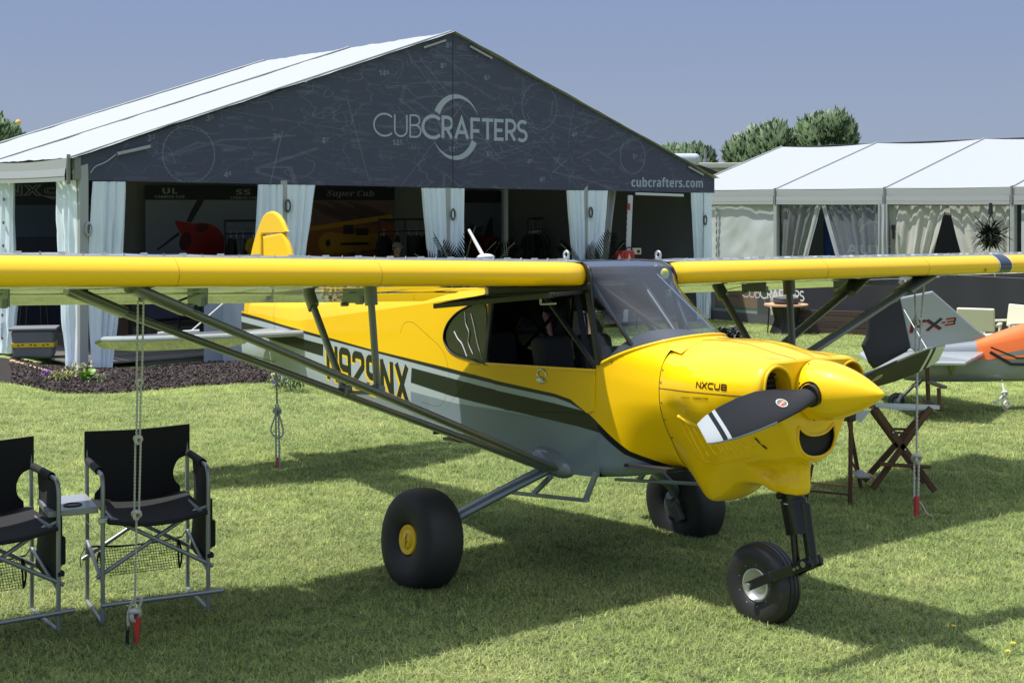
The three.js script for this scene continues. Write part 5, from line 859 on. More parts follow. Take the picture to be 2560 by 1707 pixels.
// potted palms
function palm(q, label, fronds, size) {
  const t = thing('potted_palm', label, 'palm', q);
  const pot = [[0.0, 0], [0.15, 0], [0.19, 0.34], [0.205, 0.34], [0.205, 0.37], [0.18, 0.37], [0.17, 0.31], [0, 0.31]].map(([a, b]) => new THREE.Vector2(a, b));
  obj('pot', new THREE.LatheGeometry(pot, 28), M.black, t);
  const green = mat([0.035, 0.075, 0.035], 0.45, 0, { transmission: 0.25, thickness: 0 }), leaf = leafBlade(1, 1, 0.12, 0.12);
  fronds.forEach(([az, lift, L]) => {
    const pts = []; for (let i = 0; i <= 12; i++) { const k = i / 12; pts.push(V(Math.cos(az) * L * lift * k * k * 0.9, 0.3 + L * (k - 0.22 * lift * k * k * k), Math.sin(az) * L * lift * k * k * 0.9)); }
    const c = new THREE.CatmullRomCurve3(pts), g = [];
    for (let i = 4; i < 30; i++) {
      const k = i / 30, p = c.getPoint(k), tg = c.getTangent(k), side = tg.clone().cross(V(Math.cos(az + 0.6), 0.25, Math.sin(az + 0.6))).normalize(), n = side.clone().cross(tg).normalize();
      for (const s of [1, -1]) { const d = side.clone().multiplyScalar(s).addScaledVector(tg, 0.85).addScaledVector(n, 0.18).normalize(), x = d.clone().cross(n).normalize(), y = d.clone().cross(x), l = size * 0.42 * Math.sin(Math.PI * (0.12 + 0.82 * k)) ** 0.7; const f = leafBlade(l, 0.024, 0.10, 0.15); f.applyMatrix4(new THREE.Matrix4().makeBasis(x, y.negate(), d).setPosition(p)); g.push(f); }
    }
    const fr = obj('frond', join(g), green, t); obj('stalk', new THREE.TubeGeometry(c, 16, 0.011, 5), mat([0.07, 0.09, 0.03], 0.6), fr);
  });
}
palm((() => { const q = at(1148, 800, 23.2); return V(q.x, 0.02, q.z); })(), 'tall potted palm in front of the centre curtain', [[0.3, 0.18, 1.75], [2.4, 0.35, 1.65], [4.0, 0.4, 1.5], [5.6, 0.55, 1.6], [1.3, 0.5, 1.45], [3.2, 0.6, 1.4]], 1.0);
palm((() => { const q = at(1196, 800, 23.6); return V(q.x, 0.02, q.z); })(), 'potted palm with brownish fronds right of the centre curtain', [[0.2, 0.45, 1.55], [5.8, 0.3, 1.5], [2.6, 0.5, 1.4], [4.4, 0.6, 1.35], [1.2, 0.65, 1.4]], 0.95);
palm((() => { const q = at(1487, 790, 25.2); return V(q.x, 0.02, q.z); })(), 'potted palm in front of the curtain nearest the windscreen', [[0.5, 0.22, 1.62], [2.8, 0.5, 1.5], [4.6, 0.5, 1.45], [5.7, 0.5, 1.5], [1.6, 0.45, 1.4]], 0.9);

// ---------- the white tent on the right ----------
{
  const D = V(0.648, 0, 0.762), N = V(0.762, 0, -0.648), P0 = V(8.4, 0, -31), q = (t, y, w = 0) => D.clone().multiplyScalar(t).addScaledVector(N, w).setY(y);   // t along the eave towards us, w across
  const t2 = thing('white_tent', 'long white marquee with clear window walls on the right', 'tent', P0.clone());
  const B = [-6.2, -3.1, 0, 3.1, 6.2, 9.3], EH = 2.735, RH = 3.96, W = 4.1, cy = (y) => y;
  for (let i = 0; i < B.length - 1; i++) {
    const roof = grid(20, 12, (u, v) => { const s = Math.sin(Math.PI * u); return q(B[i] + (B[i + 1] - B[i]) * u, EH + (RH - EH) * v - 0.05 * s * (0.3 + 0.7 * v) - 0.03 * Math.sin(Math.PI * v) * s, W * v); });
    const back = grid(4, 4, (u, v) => q(B[i] + (B[i + 1] - B[i]) * u, EH + (RH - EH) * v, 2 * W - W * v));
    obj('roof_cloth', roof, vinyl, t2); obj('roof_cloth', back, vinyl, t2);
    const strip = (y0, y1, o, bow) => grid(14, 2, (u, v) => q(B[i] + 0.05 + (B[i + 1] - B[i] - 0.1) * u, y0 + (y1 - y0) * v + bow * -Math.sin(Math.PI * u), -0.02 - o));
    obj('eave_cloth', strip(EH, EH - 0.17, 0.01, 0.03), vinylDull, t2); obj('eave_cloth', strip(EH - 0.175, EH - 0.29, 0.03, 0.01), vinyl, t2); obj('eave_hem', strip(EH - 0.29, EH - 0.37, 0.028, 0.004), vinylDull, t2);
  }
  for (const t of B) { obj('roof_rail', pipe([q(t, EH + 0.01), q(t, (EH + RH) / 2 + 0.01, W / 2), q(t, RH + 0.01, W)], 0.022, 12, 6), alu, t2); obj('tent_post', beam(q(t, 0, 0.02), q(t, EH, 0.02), 0.11, 0.13, D), alu, t2); obj('eave_bracket', beam(q(t, EH - 0.36, -0.05), q(t, EH + 0.02, -0.05), 0.05, 0.03, D), mat([0.18, 0.19, 0.19], 0.5, 0.3), t2); }
  // walls bay by bay
  const wall = (t0, t1, amp, f, y0 = 0.05, y1 = EH - 0.36, o = 0.06) => grid(40, 24, (u, v) => q(t0 + (t1 - t0) * u, y0 + (y1 - y0) * v, o + amp * (fbm(u * f, v * f * 0.7 + t0, 4) - 0.5)));
  obj('wall_panel', wall(-6.15, -3.15, 0.10, 5), mat([0.40, 0.425, 0.44], 0.5), t2);
  obj('wall_seam', pipe(Array.from({ length: 24 }, (_, i) => q(-5.0 + 0.02 * (i % 2), 0.1 + i * 0.095, 0.0 - 0.02 * (i % 2))), 0.022, 60, 5), vinylDull, t2);
  const clear = mat([0.80, 0.84, 0.88], 0.12, 0, { transmission: 0.86, thickness: 0 }), beige = mat([0.42, 0.42, 0.38], 0.65);
  const o = N.clone().negate();
  curtain('clear_curtain', t2, q(-3.0, EH - 0.36, 0.05), q(-1.95, EH - 0.36, 0.05), q(-3.0, 0.05, 0.05), q(-2.68, 0.05, 0.05), 3, 0.04, clear, 0.0, o);
  curtain('clear_curtain', t2, q(-1.75, EH - 0.36, 0.05), q(-0.1, EH - 0.36, 0.05), q(-0.9, 0.05, 0.05), q(-0.1, 0.05, 0.05), 5, 0.04, clear, 0.0, o);
  curtain('curtain_hem', t2, q(-1.95, EH - 0.36, 0.04), q(-1.80, EH - 0.36, 0.04), q(-2.68, 0.05, 0.04), q(-2.52, 0.05, 0.04), 1, 0.01, vinyl, 0, o);
  curtain('curtain_hem', t2, q(-1.80, EH - 0.36, 0.04), q(-1.68, EH - 0.36, 0.04), q(-1.02, 0.05, 0.04), q(-0.9, 0.05, 0.04), 1, 0.01, vinyl, 0, o);
  curtain('wall_curtain', t2, q(0.05, EH - 0.4, 0.1), q(1.5, EH - 0.4, 0.1), q(0.05, 0.05, 0.1), q(0.75, 0.05, 0.1), 4, 0.03, beige, 0, o);
  curtain('wall_curtain', t2, q(1.52, EH - 0.4, 0.12), q(2.95, EH - 0.4, 0.12), q(2.25, 0.05, 0.12), q(2.95, 0.05, 0.12), 4, 0.03, beige, 0, o);
  obj('wall_curtain', wall(0.02, 3.05, 0.02, 4, EH - 0.60, EH - 0.36, 0.14), beige, t2);
  curtain('post_curtain', t2, q(-0.14, EH - 0.36, -0.09), q(0.10, EH - 0.36, -0.09), q(-0.14, 0.05, -0.09), q(0.10, 0.05, -0.09), 2, 0.02, vinyl, 0, o);
  obj('wall_panel', wall(3.25, 6.1, 0.05, 4), mat([0.40, 0.425, 0.44], 0.5), t2); obj('wall_panel', wall(6.3, 9.2, 0.05, 4), mat([0.40, 0.425, 0.44], 0.5), t2);
  obj('wall_latch', [box(0.05, 0.32, 0.04, ...q(0.22, 1.75, -0.02).toArray()), box(0.09, 0.1, 0.05, ...q(0.22, 1.85, -0.03).toArray())], M.black, t2);
  obj('back_wall', grid(4, 2, (u, v) => q(-6.2 + 15.5 * u, 0.02 + 2.6 * v, 2 * W - 0.05)), vinylDull, t2); obj('end_wall', grid(4, 6, (u, v) => { const w = 2 * W * u, y = EH + (RH - EH) * (1 - Math.abs(u * 2 - 1)); return q(-6.19, y * v, w); }), vinylDull, t2);
  obj('tent_floor', grid(2, 2, (u, v) => q(-6.2 + 15.5 * u, 0.02, 2 * W * v)), mat([0.10, 0.10, 0.10], 0.9), t2);
  // blue exhibitor's banner behind the clear curtains
  const bt = thing('display_banner', 'deep blue banner with pale AUTO GYRO lettering behind the clear curtains', 'banner', P0.clone().add(q(-1.35, 0.02, 1.3)), Math.atan2(-D.z, D.x) + 0.0);
  const tex = canvas(1024, 1024, (c) => { c.fillStyle = '#16387a'; c.fillRect(0, 0, 1024, 1024); c.fillStyle = '#0c2350'; c.fillRect(0, 0, 1024, 120); c.strokeStyle = '#9aa8c4'; c.lineWidth = 26; c.lineJoin = 'round'; c.beginPath(); c.arc(560, 330, 150, Math.PI * 1.05, Math.PI * 1.9); c.stroke(); c.fillStyle = '#b7c0d2'; c.font = 'bold 190px sans-serif'; c.save(); c.translate(250, 560); c.scale(1.15, 0.8); c.fillText('AUTO', 0, 0); c.fillText('GYRO', 0, 190); c.restore(); });
  obj('print', grid(1, 1, (u, v) => V((u - 0.5) * 2.6, 0.2 + 2.1 * v, 0)), mat([0.9, 0.9, 0.9], 0.6, 0, { map: tex }), bt); obj('frame', [box(2.66, 0.04, 0.04, 0, 0.19, -0.03), box(2.66, 0.04, 0.04, 0, 2.31, -0.03), box(0.04, 2.3, 0.04, -1.31, 1.15, -0.03), box(0.04, 2.3, 0.04, 1.31, 1.15, -0.03)], M.black, bt);
  // fern hanging under the eave
  const fp = at(2478, 588, 26.4), hf = thing('hanging_fern', 'dark hanging fern in a basket under the eave of the white tent', 'plant', fp), fg = [];
  for (let i = 0; i < 170; i++) { const a = rr(0, 6.28), g = leafBlade(rr(0.30, 0.55), 0.05, rr(-0.35, 0.5), 0.1); g.rotateX(rr(-0.7, 0.85)); g.rotateY(a); g.translate(rr(-0.06, 0.06), rr(-0.08, 0.12), rr(-0.06, 0.06)); fg.push(g); }
  obj('foliage', join(fg), mat([0.018, 0.026, 0.016], 0.7), hf).userData.kind = 'stuff'; obj('basket', new THREE.SphereGeometry(0.2, 20, 10, 0, 7, Math.PI / 2, Math.PI / 2).translate(0, -0.02, 0), M.black, hf); obj('hanger', [rod(V(0.17, 0, 0), V(0, 0.42, 0), 0.008), rod(V(-0.17, 0, 0.05), V(0, 0.42, 0), 0.008), rod(V(0, 0, -0.17), V(0, 0.42, 0), 0.008), rod(V(0, 0.4, 0), V(0, 0.62, 0), 0.05, 0.03)], M.black, hf);
}

// ---------- printed fence, planter and table between the aeroplane and the white tent ----------
{
  const a = onGround(1772, 800), b = onGround(1932, 815), d = b.clone().sub(a).normalize(), L = 9.6, fence = thing('banner_fence', 'low fence hung with a black and landscape printed banner with maker name lettering', 'fence', a.clone());
  const tex = canvas(2048, 256, (c, W, H) => {
    c.fillStyle = '#2a2b33'; c.fillRect(0, 0, W, H); const m = W / L;
    c.fillStyle = '#8d8f90'; c.fillRect(0, 0, 3.0 * m, H); c.fillStyle = '#b8b8b6'; for (let i = 0; i < 12; i++) { c.beginPath(); c.ellipse(i * 40, 30 + (i % 3) * 16, 60, 22, 0.2, 0, 7); c.fill(); }
    c.fillStyle = '#7e6a58'; c.fillRect(0.18 * m, 70, 1.15 * m, 130); c.fillStyle = '#4e4238'; c.fillRect(0.5 * m, 110, 0.3 * m, 8); c.fillRect(0.6 * m, 140, 0.26 * m, 5); c.fillStyle = '#4b6a55'; c.fillRect(0.18 * m, 190, 1.15 * m, 12); c.fillStyle = '#4c4f4e'; c.fillRect(1.33 * m, 60, 0.35 * m, 160); c.fillStyle = '#b3b3b1'; c.fillRect(1.7 * m, 110, 0.6 * m, 100); c.fillStyle = '#55585a'; c.fillRect(0, 215, 2.3 * m, 41);
    c.fillStyle = '#2a2b33'; c.beginPath(); c.moveTo(2.05 * m, 0); c.lineTo(2.35 * m, 120); c.lineTo(2.3 * m, 256); c.lineTo(W, 256); c.lineTo(W, 0); c.fill();
    c.fillStyle = c.strokeStyle = '#e4e4e0'; c.save(); c.scale(m, H / 1.12); makersName(c, 0.93, 0.43, 0.19, 1.60); c.restore();
  });
  const rel = (t, y, o = 0) => d.clone().multiplyScalar(t).addScaledVector(V(-d.z, 0, d.x), o).setY(y);
  obj('banner', grid(90, 6, (u, v) => rel(L * u, 0.03 + 1.12 * v, 0.012 * Math.sin(u * 70 + v * 3) + 0.03 * (fbm(u * 12, v * 2) - 0.5))), mat([0.85, 0.85, 0.85], 0.65, 0, { map: tex }), fence);
  for (let t = 0.08; t < L; t += 1.9) obj('fence_post', rod(rel(t, 0, -0.05), rel(t, 1.2, -0.05), 0.022), M.black, fence);
  obj('rail', rod(rel(0, 1.15, -0.05), rel(L, 1.15, -0.05), 0.016), M.black, fence);
  // dark panels standing behind, seen over the fence at the right
  const pm = [mat([0.030, 0.032, 0.038], 0.7), mat([0.05, 0.053, 0.06], 0.7)];
  const pf = thing('dark_partition', 'row of dark grey cloth partition panels standing behind the fence at the right', 'partition', a.clone().add(rel(3.2, 0, -0.9)));
  for (let i = 0; i < 8; i++) { const p0 = d.clone().multiplyScalar(i * 0.95), p1 = d.clone().multiplyScalar(i * 0.95 + 0.93), o = V(-d.z, 0, d.x); obj('panel', grid(10, 6, (u, v) => p0.clone().lerp(p1, u).addScaledVector(o, 0.02 * (fbm(u * 3 + i, v * 3) - 0.5)).setY(0.02 + 1.3 * v)), pm[i % 3 === 1 ? 1 : 0], pf); obj('upright', rod(p0.clone().setY(0), p0.clone().setY(1.34), 0.02), alu, pf); }
  const w0 = onGround(1962, 832), w1 = onGround(2186, 839), wd = w1.clone().sub(w0).normalize(), planter = thing('wooden_planter', 'long reddish brown planter box of horizontal boards before the fence', 'planter', w0.clone()), o = V(-wd.z, 0, wd.x), wl = 3.6;
  const wm = [mat([0.060, 0.036, 0.030], 0.75), mat([0.050, 0.030, 0.026], 0.75), mat([0.068, 0.042, 0.034], 0.75)];
  for (let i = 0; i < 4; i++) obj('board', beam(V(0, 0.06 + i * 0.108, 0), wd.clone().multiplyScalar(wl).setY(0.06 + i * 0.108), 0.10, 0.03, V(0, 1, 0)), wm[i % 3], planter);
  obj('soil', grid(1, 1, (u, v) => wd.clone().multiplyScalar(wl * u).addScaledVector(o, -0.02 - 0.45 * v).setY(0.36)), wm[1], planter); obj('end_board', beam(V(0, 0.22, 0), o.clone().multiplyScalar(-0.45).setY(0.22), 0.42, 0.03, V(0, 1, 0)), wm[0], planter);
  // round table with a grey drum on it
  const q = onGround(1966, 834), t = thing('round_table', 'small round table with pale wood top and black cloth base', 'table', q), th = 0.53;
  obj('tabletop', [new THREE.CylinderGeometry(0.40, 0.40, 0.03, 40).translate(0, th, 0)], mat([0.55, 0.33, 0.19], 0.55), t); obj('cloth', new THREE.LatheGeometry([[0.30, 0.02], [0.21, 0.25], [0.27, th - 0.015]].map(([x, y]) => new THREE.Vector2(x, y)), 30), M.black, t);
  for (let i = 0; i < 4; i++) { const an = i * Math.PI / 2 + 0.4; obj('leg', rod(V(Math.cos(an) * 0.34, 0, Math.sin(an) * 0.34), V(Math.cos(an) * 0.31, th, Math.sin(an) * 0.31), 0.012), M.black, t); }
  const c = thing('round_cushion', 'dark grey round cushion lying on the small round table', 'cushion', q.clone().setY(th + 0.016)); obj('pad', new THREE.LatheGeometry([[0, 0], [0.20, 0], [0.235, 0.03], [0.235, 0.09], [0.20, 0.12], [0, 0.125]].map(([x, y]) => new THREE.Vector2(x, y)), 40), mat([0.06, 0.06, 0.065], 0.8), c); obj('piping', [new THREE.TorusGeometry(0.232, 0.008, 6, 40).rotateX(Math.PI / 2).translate(0, 0.10, 0)], M.black, c);
  plantThing('dark_shrub', 'low dark leafy shrub on the grass behind the nose cowl', 'shrub', onGround(1826, 852), 150, 0.22, 0.07, [0.012, 0.018, 0.012], 0.9, 0.22);
}
// cream coloured patio chairs
function patioChair(q, turn, label) {
  const t = thing('patio_chair', label, 'chair', q, turn, 'cream chairs behind the grey tail'), cr = mat([0.62, 0.60, 0.47], 0.5);
  obj('backrest', new RoundedBoxGeometry(0.52, 0.34, 0.05, 3, 0.022).rotateX(-0.14).translate(0, 0.72, -0.24), cr, t); obj('seat', new RoundedBoxGeometry(0.52, 0.06, 0.5, 3, 0.025).translate(0, 0.43, 0), cr, t); obj('back_stem', box(0.2, 0.32, 0.035, 0, 0.48, -0.225, 0.012), cr, t);
  for (const s of [1, -1]) { obj('armrest', new RoundedBoxGeometry(0.06, 0.035, 0.46, 2, 0.015).translate(s * 0.29, 0.64, -0.01), cr, t); obj('arm_post', [rod(V(s * 0.29, 0.63, 0.2), V(s * 0.27, 0.43, 0.2), 0.02)], cr, t); for (const z of [0.21, -0.2]) obj('leg', rod(V(s * 0.27, 0, z * 1.15), V(s * 0.23, 0.42, z), 0.022, 0.026), cr, t); }
}
patioChair((() => { const q = at(2446, 880, 20); return V(q.x, 0, q.z); })(), 2.7, 'cream plastic chair with its back to us behind the grey tail');
patioChair((() => { const q = at(2520, 880, 20.3); return V(q.x, 0, q.z); })(), -1.2, 'cream plastic chair seen side on at the right edge');

// ---------- the grey and orange aeroplane behind the nose ----------
{
  const d = 16.0, q = at(2330, 900, d), t = thing('tailwheel_airplane', 'grey and orange light aeroplane with a black covered rudder, only its tail in view', 'airplane', V(q.x, 0, q.z), -0.03);
  const g = mat([0.27, 0.295, 0.32], 0.3, 0.25, paint), lg = mat([0.42, 0.45, 0.47], 0.35, 0.2, paint), or = mat([0.80, 0.17, 0.035], 0.4, 0, paint), bk = mat([0.012, 0.013, 0.017], 0.75);
  const px = (x, y) => [(x - 2330) / FPX * d, CAM_Y - (y - HOR) / FPX * d];        // on the plane of the fin
  // fuselage: x from the stern forward (to the right)
  const tabl = [[-0.31, 0.03, 0.34, 0.42], [-0.1, 0.05, 0.32, 0.72], [0.5, 0.14, 0.325, 0.80], [1.0, 0.20, 0.335, 0.98], [2.2, 0.33, 0.36, 1.30], [3.2, 0.42, 0.42, 1.62], [4.2, 0.42, 0.52, 1.58], [4.9, 0.38, 0.62, 1.30], [5.6, 0.32, 0.70, 1.18]];
  const sk = (va, vb, o = 0) => grid(46, 24, (u, v) => { const x = -0.31 + 5.91 * u, [w, y0, y1] = lerpTable(tabl, x), k = va + (vb - va) * v, a = k * Math.PI * 2, n = 3.2, cx = Math.cos(a), cy = Math.sin(a), r = Math.pow(Math.pow(Math.abs(cx), n) + Math.pow(Math.abs(cy), n), -1 / n); return V(x, (y0 + y1) / 2 + cy * r * ((y1 - y0) / 2 + o), cx * r * (w + o)); });
  obj('fuselage', sk(0.47, 1.03), g, t);
  const ot = grid(40, 12, (u, v) => { const x = 0.49 + 5.1 * u, [w, y0, y1] = lerpTable(tabl, x), lo = y0 + (y1 - y0) * (0.44 + 0.12 * Math.max(0, 1 - u * 12)), k = v * 2 - 1, a = Math.abs(k); return V(x, lo + (y1 + 0.004 - lo) * Math.sqrt(Math.max(0, 1 - Math.pow(a, 2.6))), (w + 0.006) * k); });
  obj('orange_deck', ot, or, t);
  obj('grey_deck', grid(20, 12, (u, v) => { const x = -0.3 + 0.8 * u, [w, y0, y1] = lerpTable(tabl, x), lo = y0 + (y1 - y0) * 0.5, k = v * 2 - 1; return V(x, lo + (y1 + 0.003 - lo) * Math.sqrt(Math.max(0, 1 - Math.pow(Math.abs(k), 2.6))), (w + 0.004) * k); }), g, t);
  const side = (pts, z) => slab(pts, 0.004, 0.001).translate(0, 0, z);
  const sw = (x) => lerpTable(tabl, x)[0];
  obj('stripe', [beam(V(0.62, 0.685, sw(0.62) + 0.012), V(0.86, 0.545, sw(0.86) + 0.012), 0.035, 0.006, V(0, 1, 0)), beam(V(0.84, 0.55, sw(0.84) + 0.014), V(1.2, 0.545, sw(1.2) + 0.014), 0.032, 0.006, V(0, 1, 0)), beam(V(0.63, 0.74, sw(0.63) + 0.012), V(0.92, 0.62, sw(0.92) + 0.012), 0.018, 0.006, V(0, 1, 0)), beam(V(0.90, 0.62, sw(0.9) + 0.014), V(1.9, 0.63, sw(1.9) + 0.02), 0.018, 0.006, V(0, 1, 0))], bk, t);
  const num = canvas(512, 128, (c) => { c.fillStyle = '#79808a'; c.fillRect(0, 0, 512, 128); c.fillStyle = '#2a1714'; c.font = 'bold 120px sans-serif'; c.fillText('N7', 14, 108); });
  obj('registration', grid(4, 1, (u, v) => { const x = 1.20 + 0.5 * u; return V(x, 0.49 + 0.13 * v, sw(x) + 0.012 - 0.0); }), mat([1, 1, 1], 0.4, 0, { map: num }), t);
  const fin = [px(2464, 838), px(2435, 817), px(2332, 727), px(2249, 744), px(2276, 868), px(2290, 880), px(2400, 880), px(2462, 858)];
  const F = obj('fin', slab(fin, 0.05, 0.02), g, t);
  // the fin's lettering
  const fx = canvas(512, 320, (c) => { c.clearRect(0, 0, 512, 320); for (const [ox, oy, col] of [[-8, 12, '#c8503c'], [0, 0, '#14161a']]) { c.strokeStyle = c.fillStyle = col; c.save(); c.translate(ox, oy); c.transform(1, -0.17, -0.12, 1, 20, 90); c.lineWidth = 38; c.lineJoin = 'miter'; c.beginPath(); c.moveTo(30, 196); c.lineTo(30, 40); c.lineTo(160, 40); c.moveTo(30, 110); c.lineTo(130, 110); c.moveTo(170, 30); c.lineTo(330, 190); c.moveTo(320, 30); c.lineTo(190, 190); c.stroke(); c.lineWidth = 18; c.beginPath(); c.moveTo(330, 96); c.lineTo(366, 96); c.moveTo(372, 48); c.lineTo(462, 48); c.lineTo(462, 136); c.lineTo(366, 136); c.moveTo(384, 92); c.lineTo(462, 92); c.stroke(); c.restore(); } });
  const A = px(2272, 784), Bq = px(2396, 838); obj('fin_lettering', grid(1, 1, (u, v) => V(A[0] + (Bq[0] - A[0]) * u, Bq[1] + (A[1] - Bq[1]) * v, 0.0275)), mat([1, 1, 1], 0.45, 0, { map: fx, transparent: true, alphaTest: 0.4 }), F);
  const rud = [px(2250, 745), px(2277, 869), px(2262, 884), px(2230, 905), px(2185, 922), px(2173, 907), px(2162, 880), px(2155, 863), px(2166, 842), px(2170, 794), px(2205, 762)];
  obj('rudder_cover', slab(rud, 0.07, 0.03), bk, t); obj('hinge_tube', rod(V(...px(2251, 746), 0), V(...px(2277, 870), 0), 0.02), mat([0.03, 0.035, 0.04], 0.5), t);
  obj('brace_wire', [rod(V(...px(2260, 774), 0.03), V(...px(2294, 868), 0.5), 0.006)], M.white, t);
  for (const s of [1, -1]) {
    const st = [[0.58, 0.10], [0.05, 1.15], [-0.30, 1.12], [-0.30, 0.06]], el = [[-0.31, 0.08], [-0.31, 1.12], [-0.62, 1.0], [-0.66, 0.2]];
    const lay = (pts, y, th, tilt) => { const h = slab(pts, th, th * 0.4), p = h.attributes.position; for (let i = 0; i < p.count; i++) { const x = p.getX(i), z = p.getY(i), yy = p.getZ(i); p.setXYZ(i, x, y + yy + (x < -0.31 ? (x + 0.31) * tilt : 0), s * z); } h.computeVertexNormals(); return h; };
    obj('stabilizer', lay(st, 0.66, 0.045, 0), lg, t); obj('elevator', lay(el, 0.66, 0.035, 0.45), lg, t);
    obj('stabilizer_strut', rod(V(0.1, 0.64, s * 0.7), V(0.2, 0.42, s * 0.1), 0.012), lg, t);
  }
  obj('warning_tag', box(0.05, 0.14, 0.01, px(2372, 0)[0], 0.50, 0.13, 0.003), mat([0.30, 0.30, 0.05], 0.6), t);
  const ax = px(2243, 1006)[0];
  obj('tail_spring', [rod(V(-0.16, 0.33, 0.02), V(ax + 0.03, 0.12, 0.02), 0.018, 0.022), rod(V(-0.12, 0.36, 0.02), V(-0.20, 0.26, 0.02), 0.03)], mat([0.16, 0.17, 0.17], 0.4, 0.6), t);
  const tw2 = obj('tail_wheel', new THREE.TorusGeometry(0.062, 0.036, 10, 26).translate(ax, 0.095, 0), M.rubber, t); obj('wheel_hub', rod(V(ax, 0.095, -0.03), V(ax, 0.095, 0.03), 0.04, 0.04, 16), M.gear, tw2); obj('tail_fork', [beam(V(ax, 0.095, 0.05), V(ax + 0.06, 0.19, 0.03), 0.03, 0.01, V(1, 0, 0)), beam(V(ax, 0.095, -0.05), V(ax + 0.06, 0.19, -0.01), 0.03, 0.01, V(1, 0, 0))], M.gear, t);
  // forward part, out of the picture
  obj('windscreen', grid(10, 10, (u, v) => V(4.0 + 0.7 * v, 1.62 - 0.34 * v, (u - 0.5) * 0.8 * (1 - 0.1 * v))), M.tint, t);
  obj('wing', slab([[2.9, -0.02], [2.95, 0.05], [3.3, 0.11], [3.8, 0.13], [4.25, 0.08], [4.36, 0.0], [4.2, -0.05]], 9.0, 0.02).translate(0, 1.68, 0), or, t);
  for (const s of [1, -1]) { obj('wheel', new THREE.TorusGeometry(0.2, 0.1, 12, 28).translate(4.6, 0.3, s * 0.95), M.rubber, t); obj('gear_leg', rod(V(4.6, 0.3, s * 0.85), V(4.5, 0.62, s * 0.3), 0.03), M.gear, t); obj('lift_strut', rod(V(4.1, 0.6, s * 0.4), V(4.0, 1.63, s * 2.6), 0.03), g, t); }
  obj('cowl_nose', new THREE.SphereGeometry(0.33, 20, 14).scale(1.0, 0.75, 1).translate(5.6, 0.94, 0), or, t); obj('propeller', box(0.03, 1.9, 0.14, 5.98, 0.94, 0, 0.01), bk, t);
}

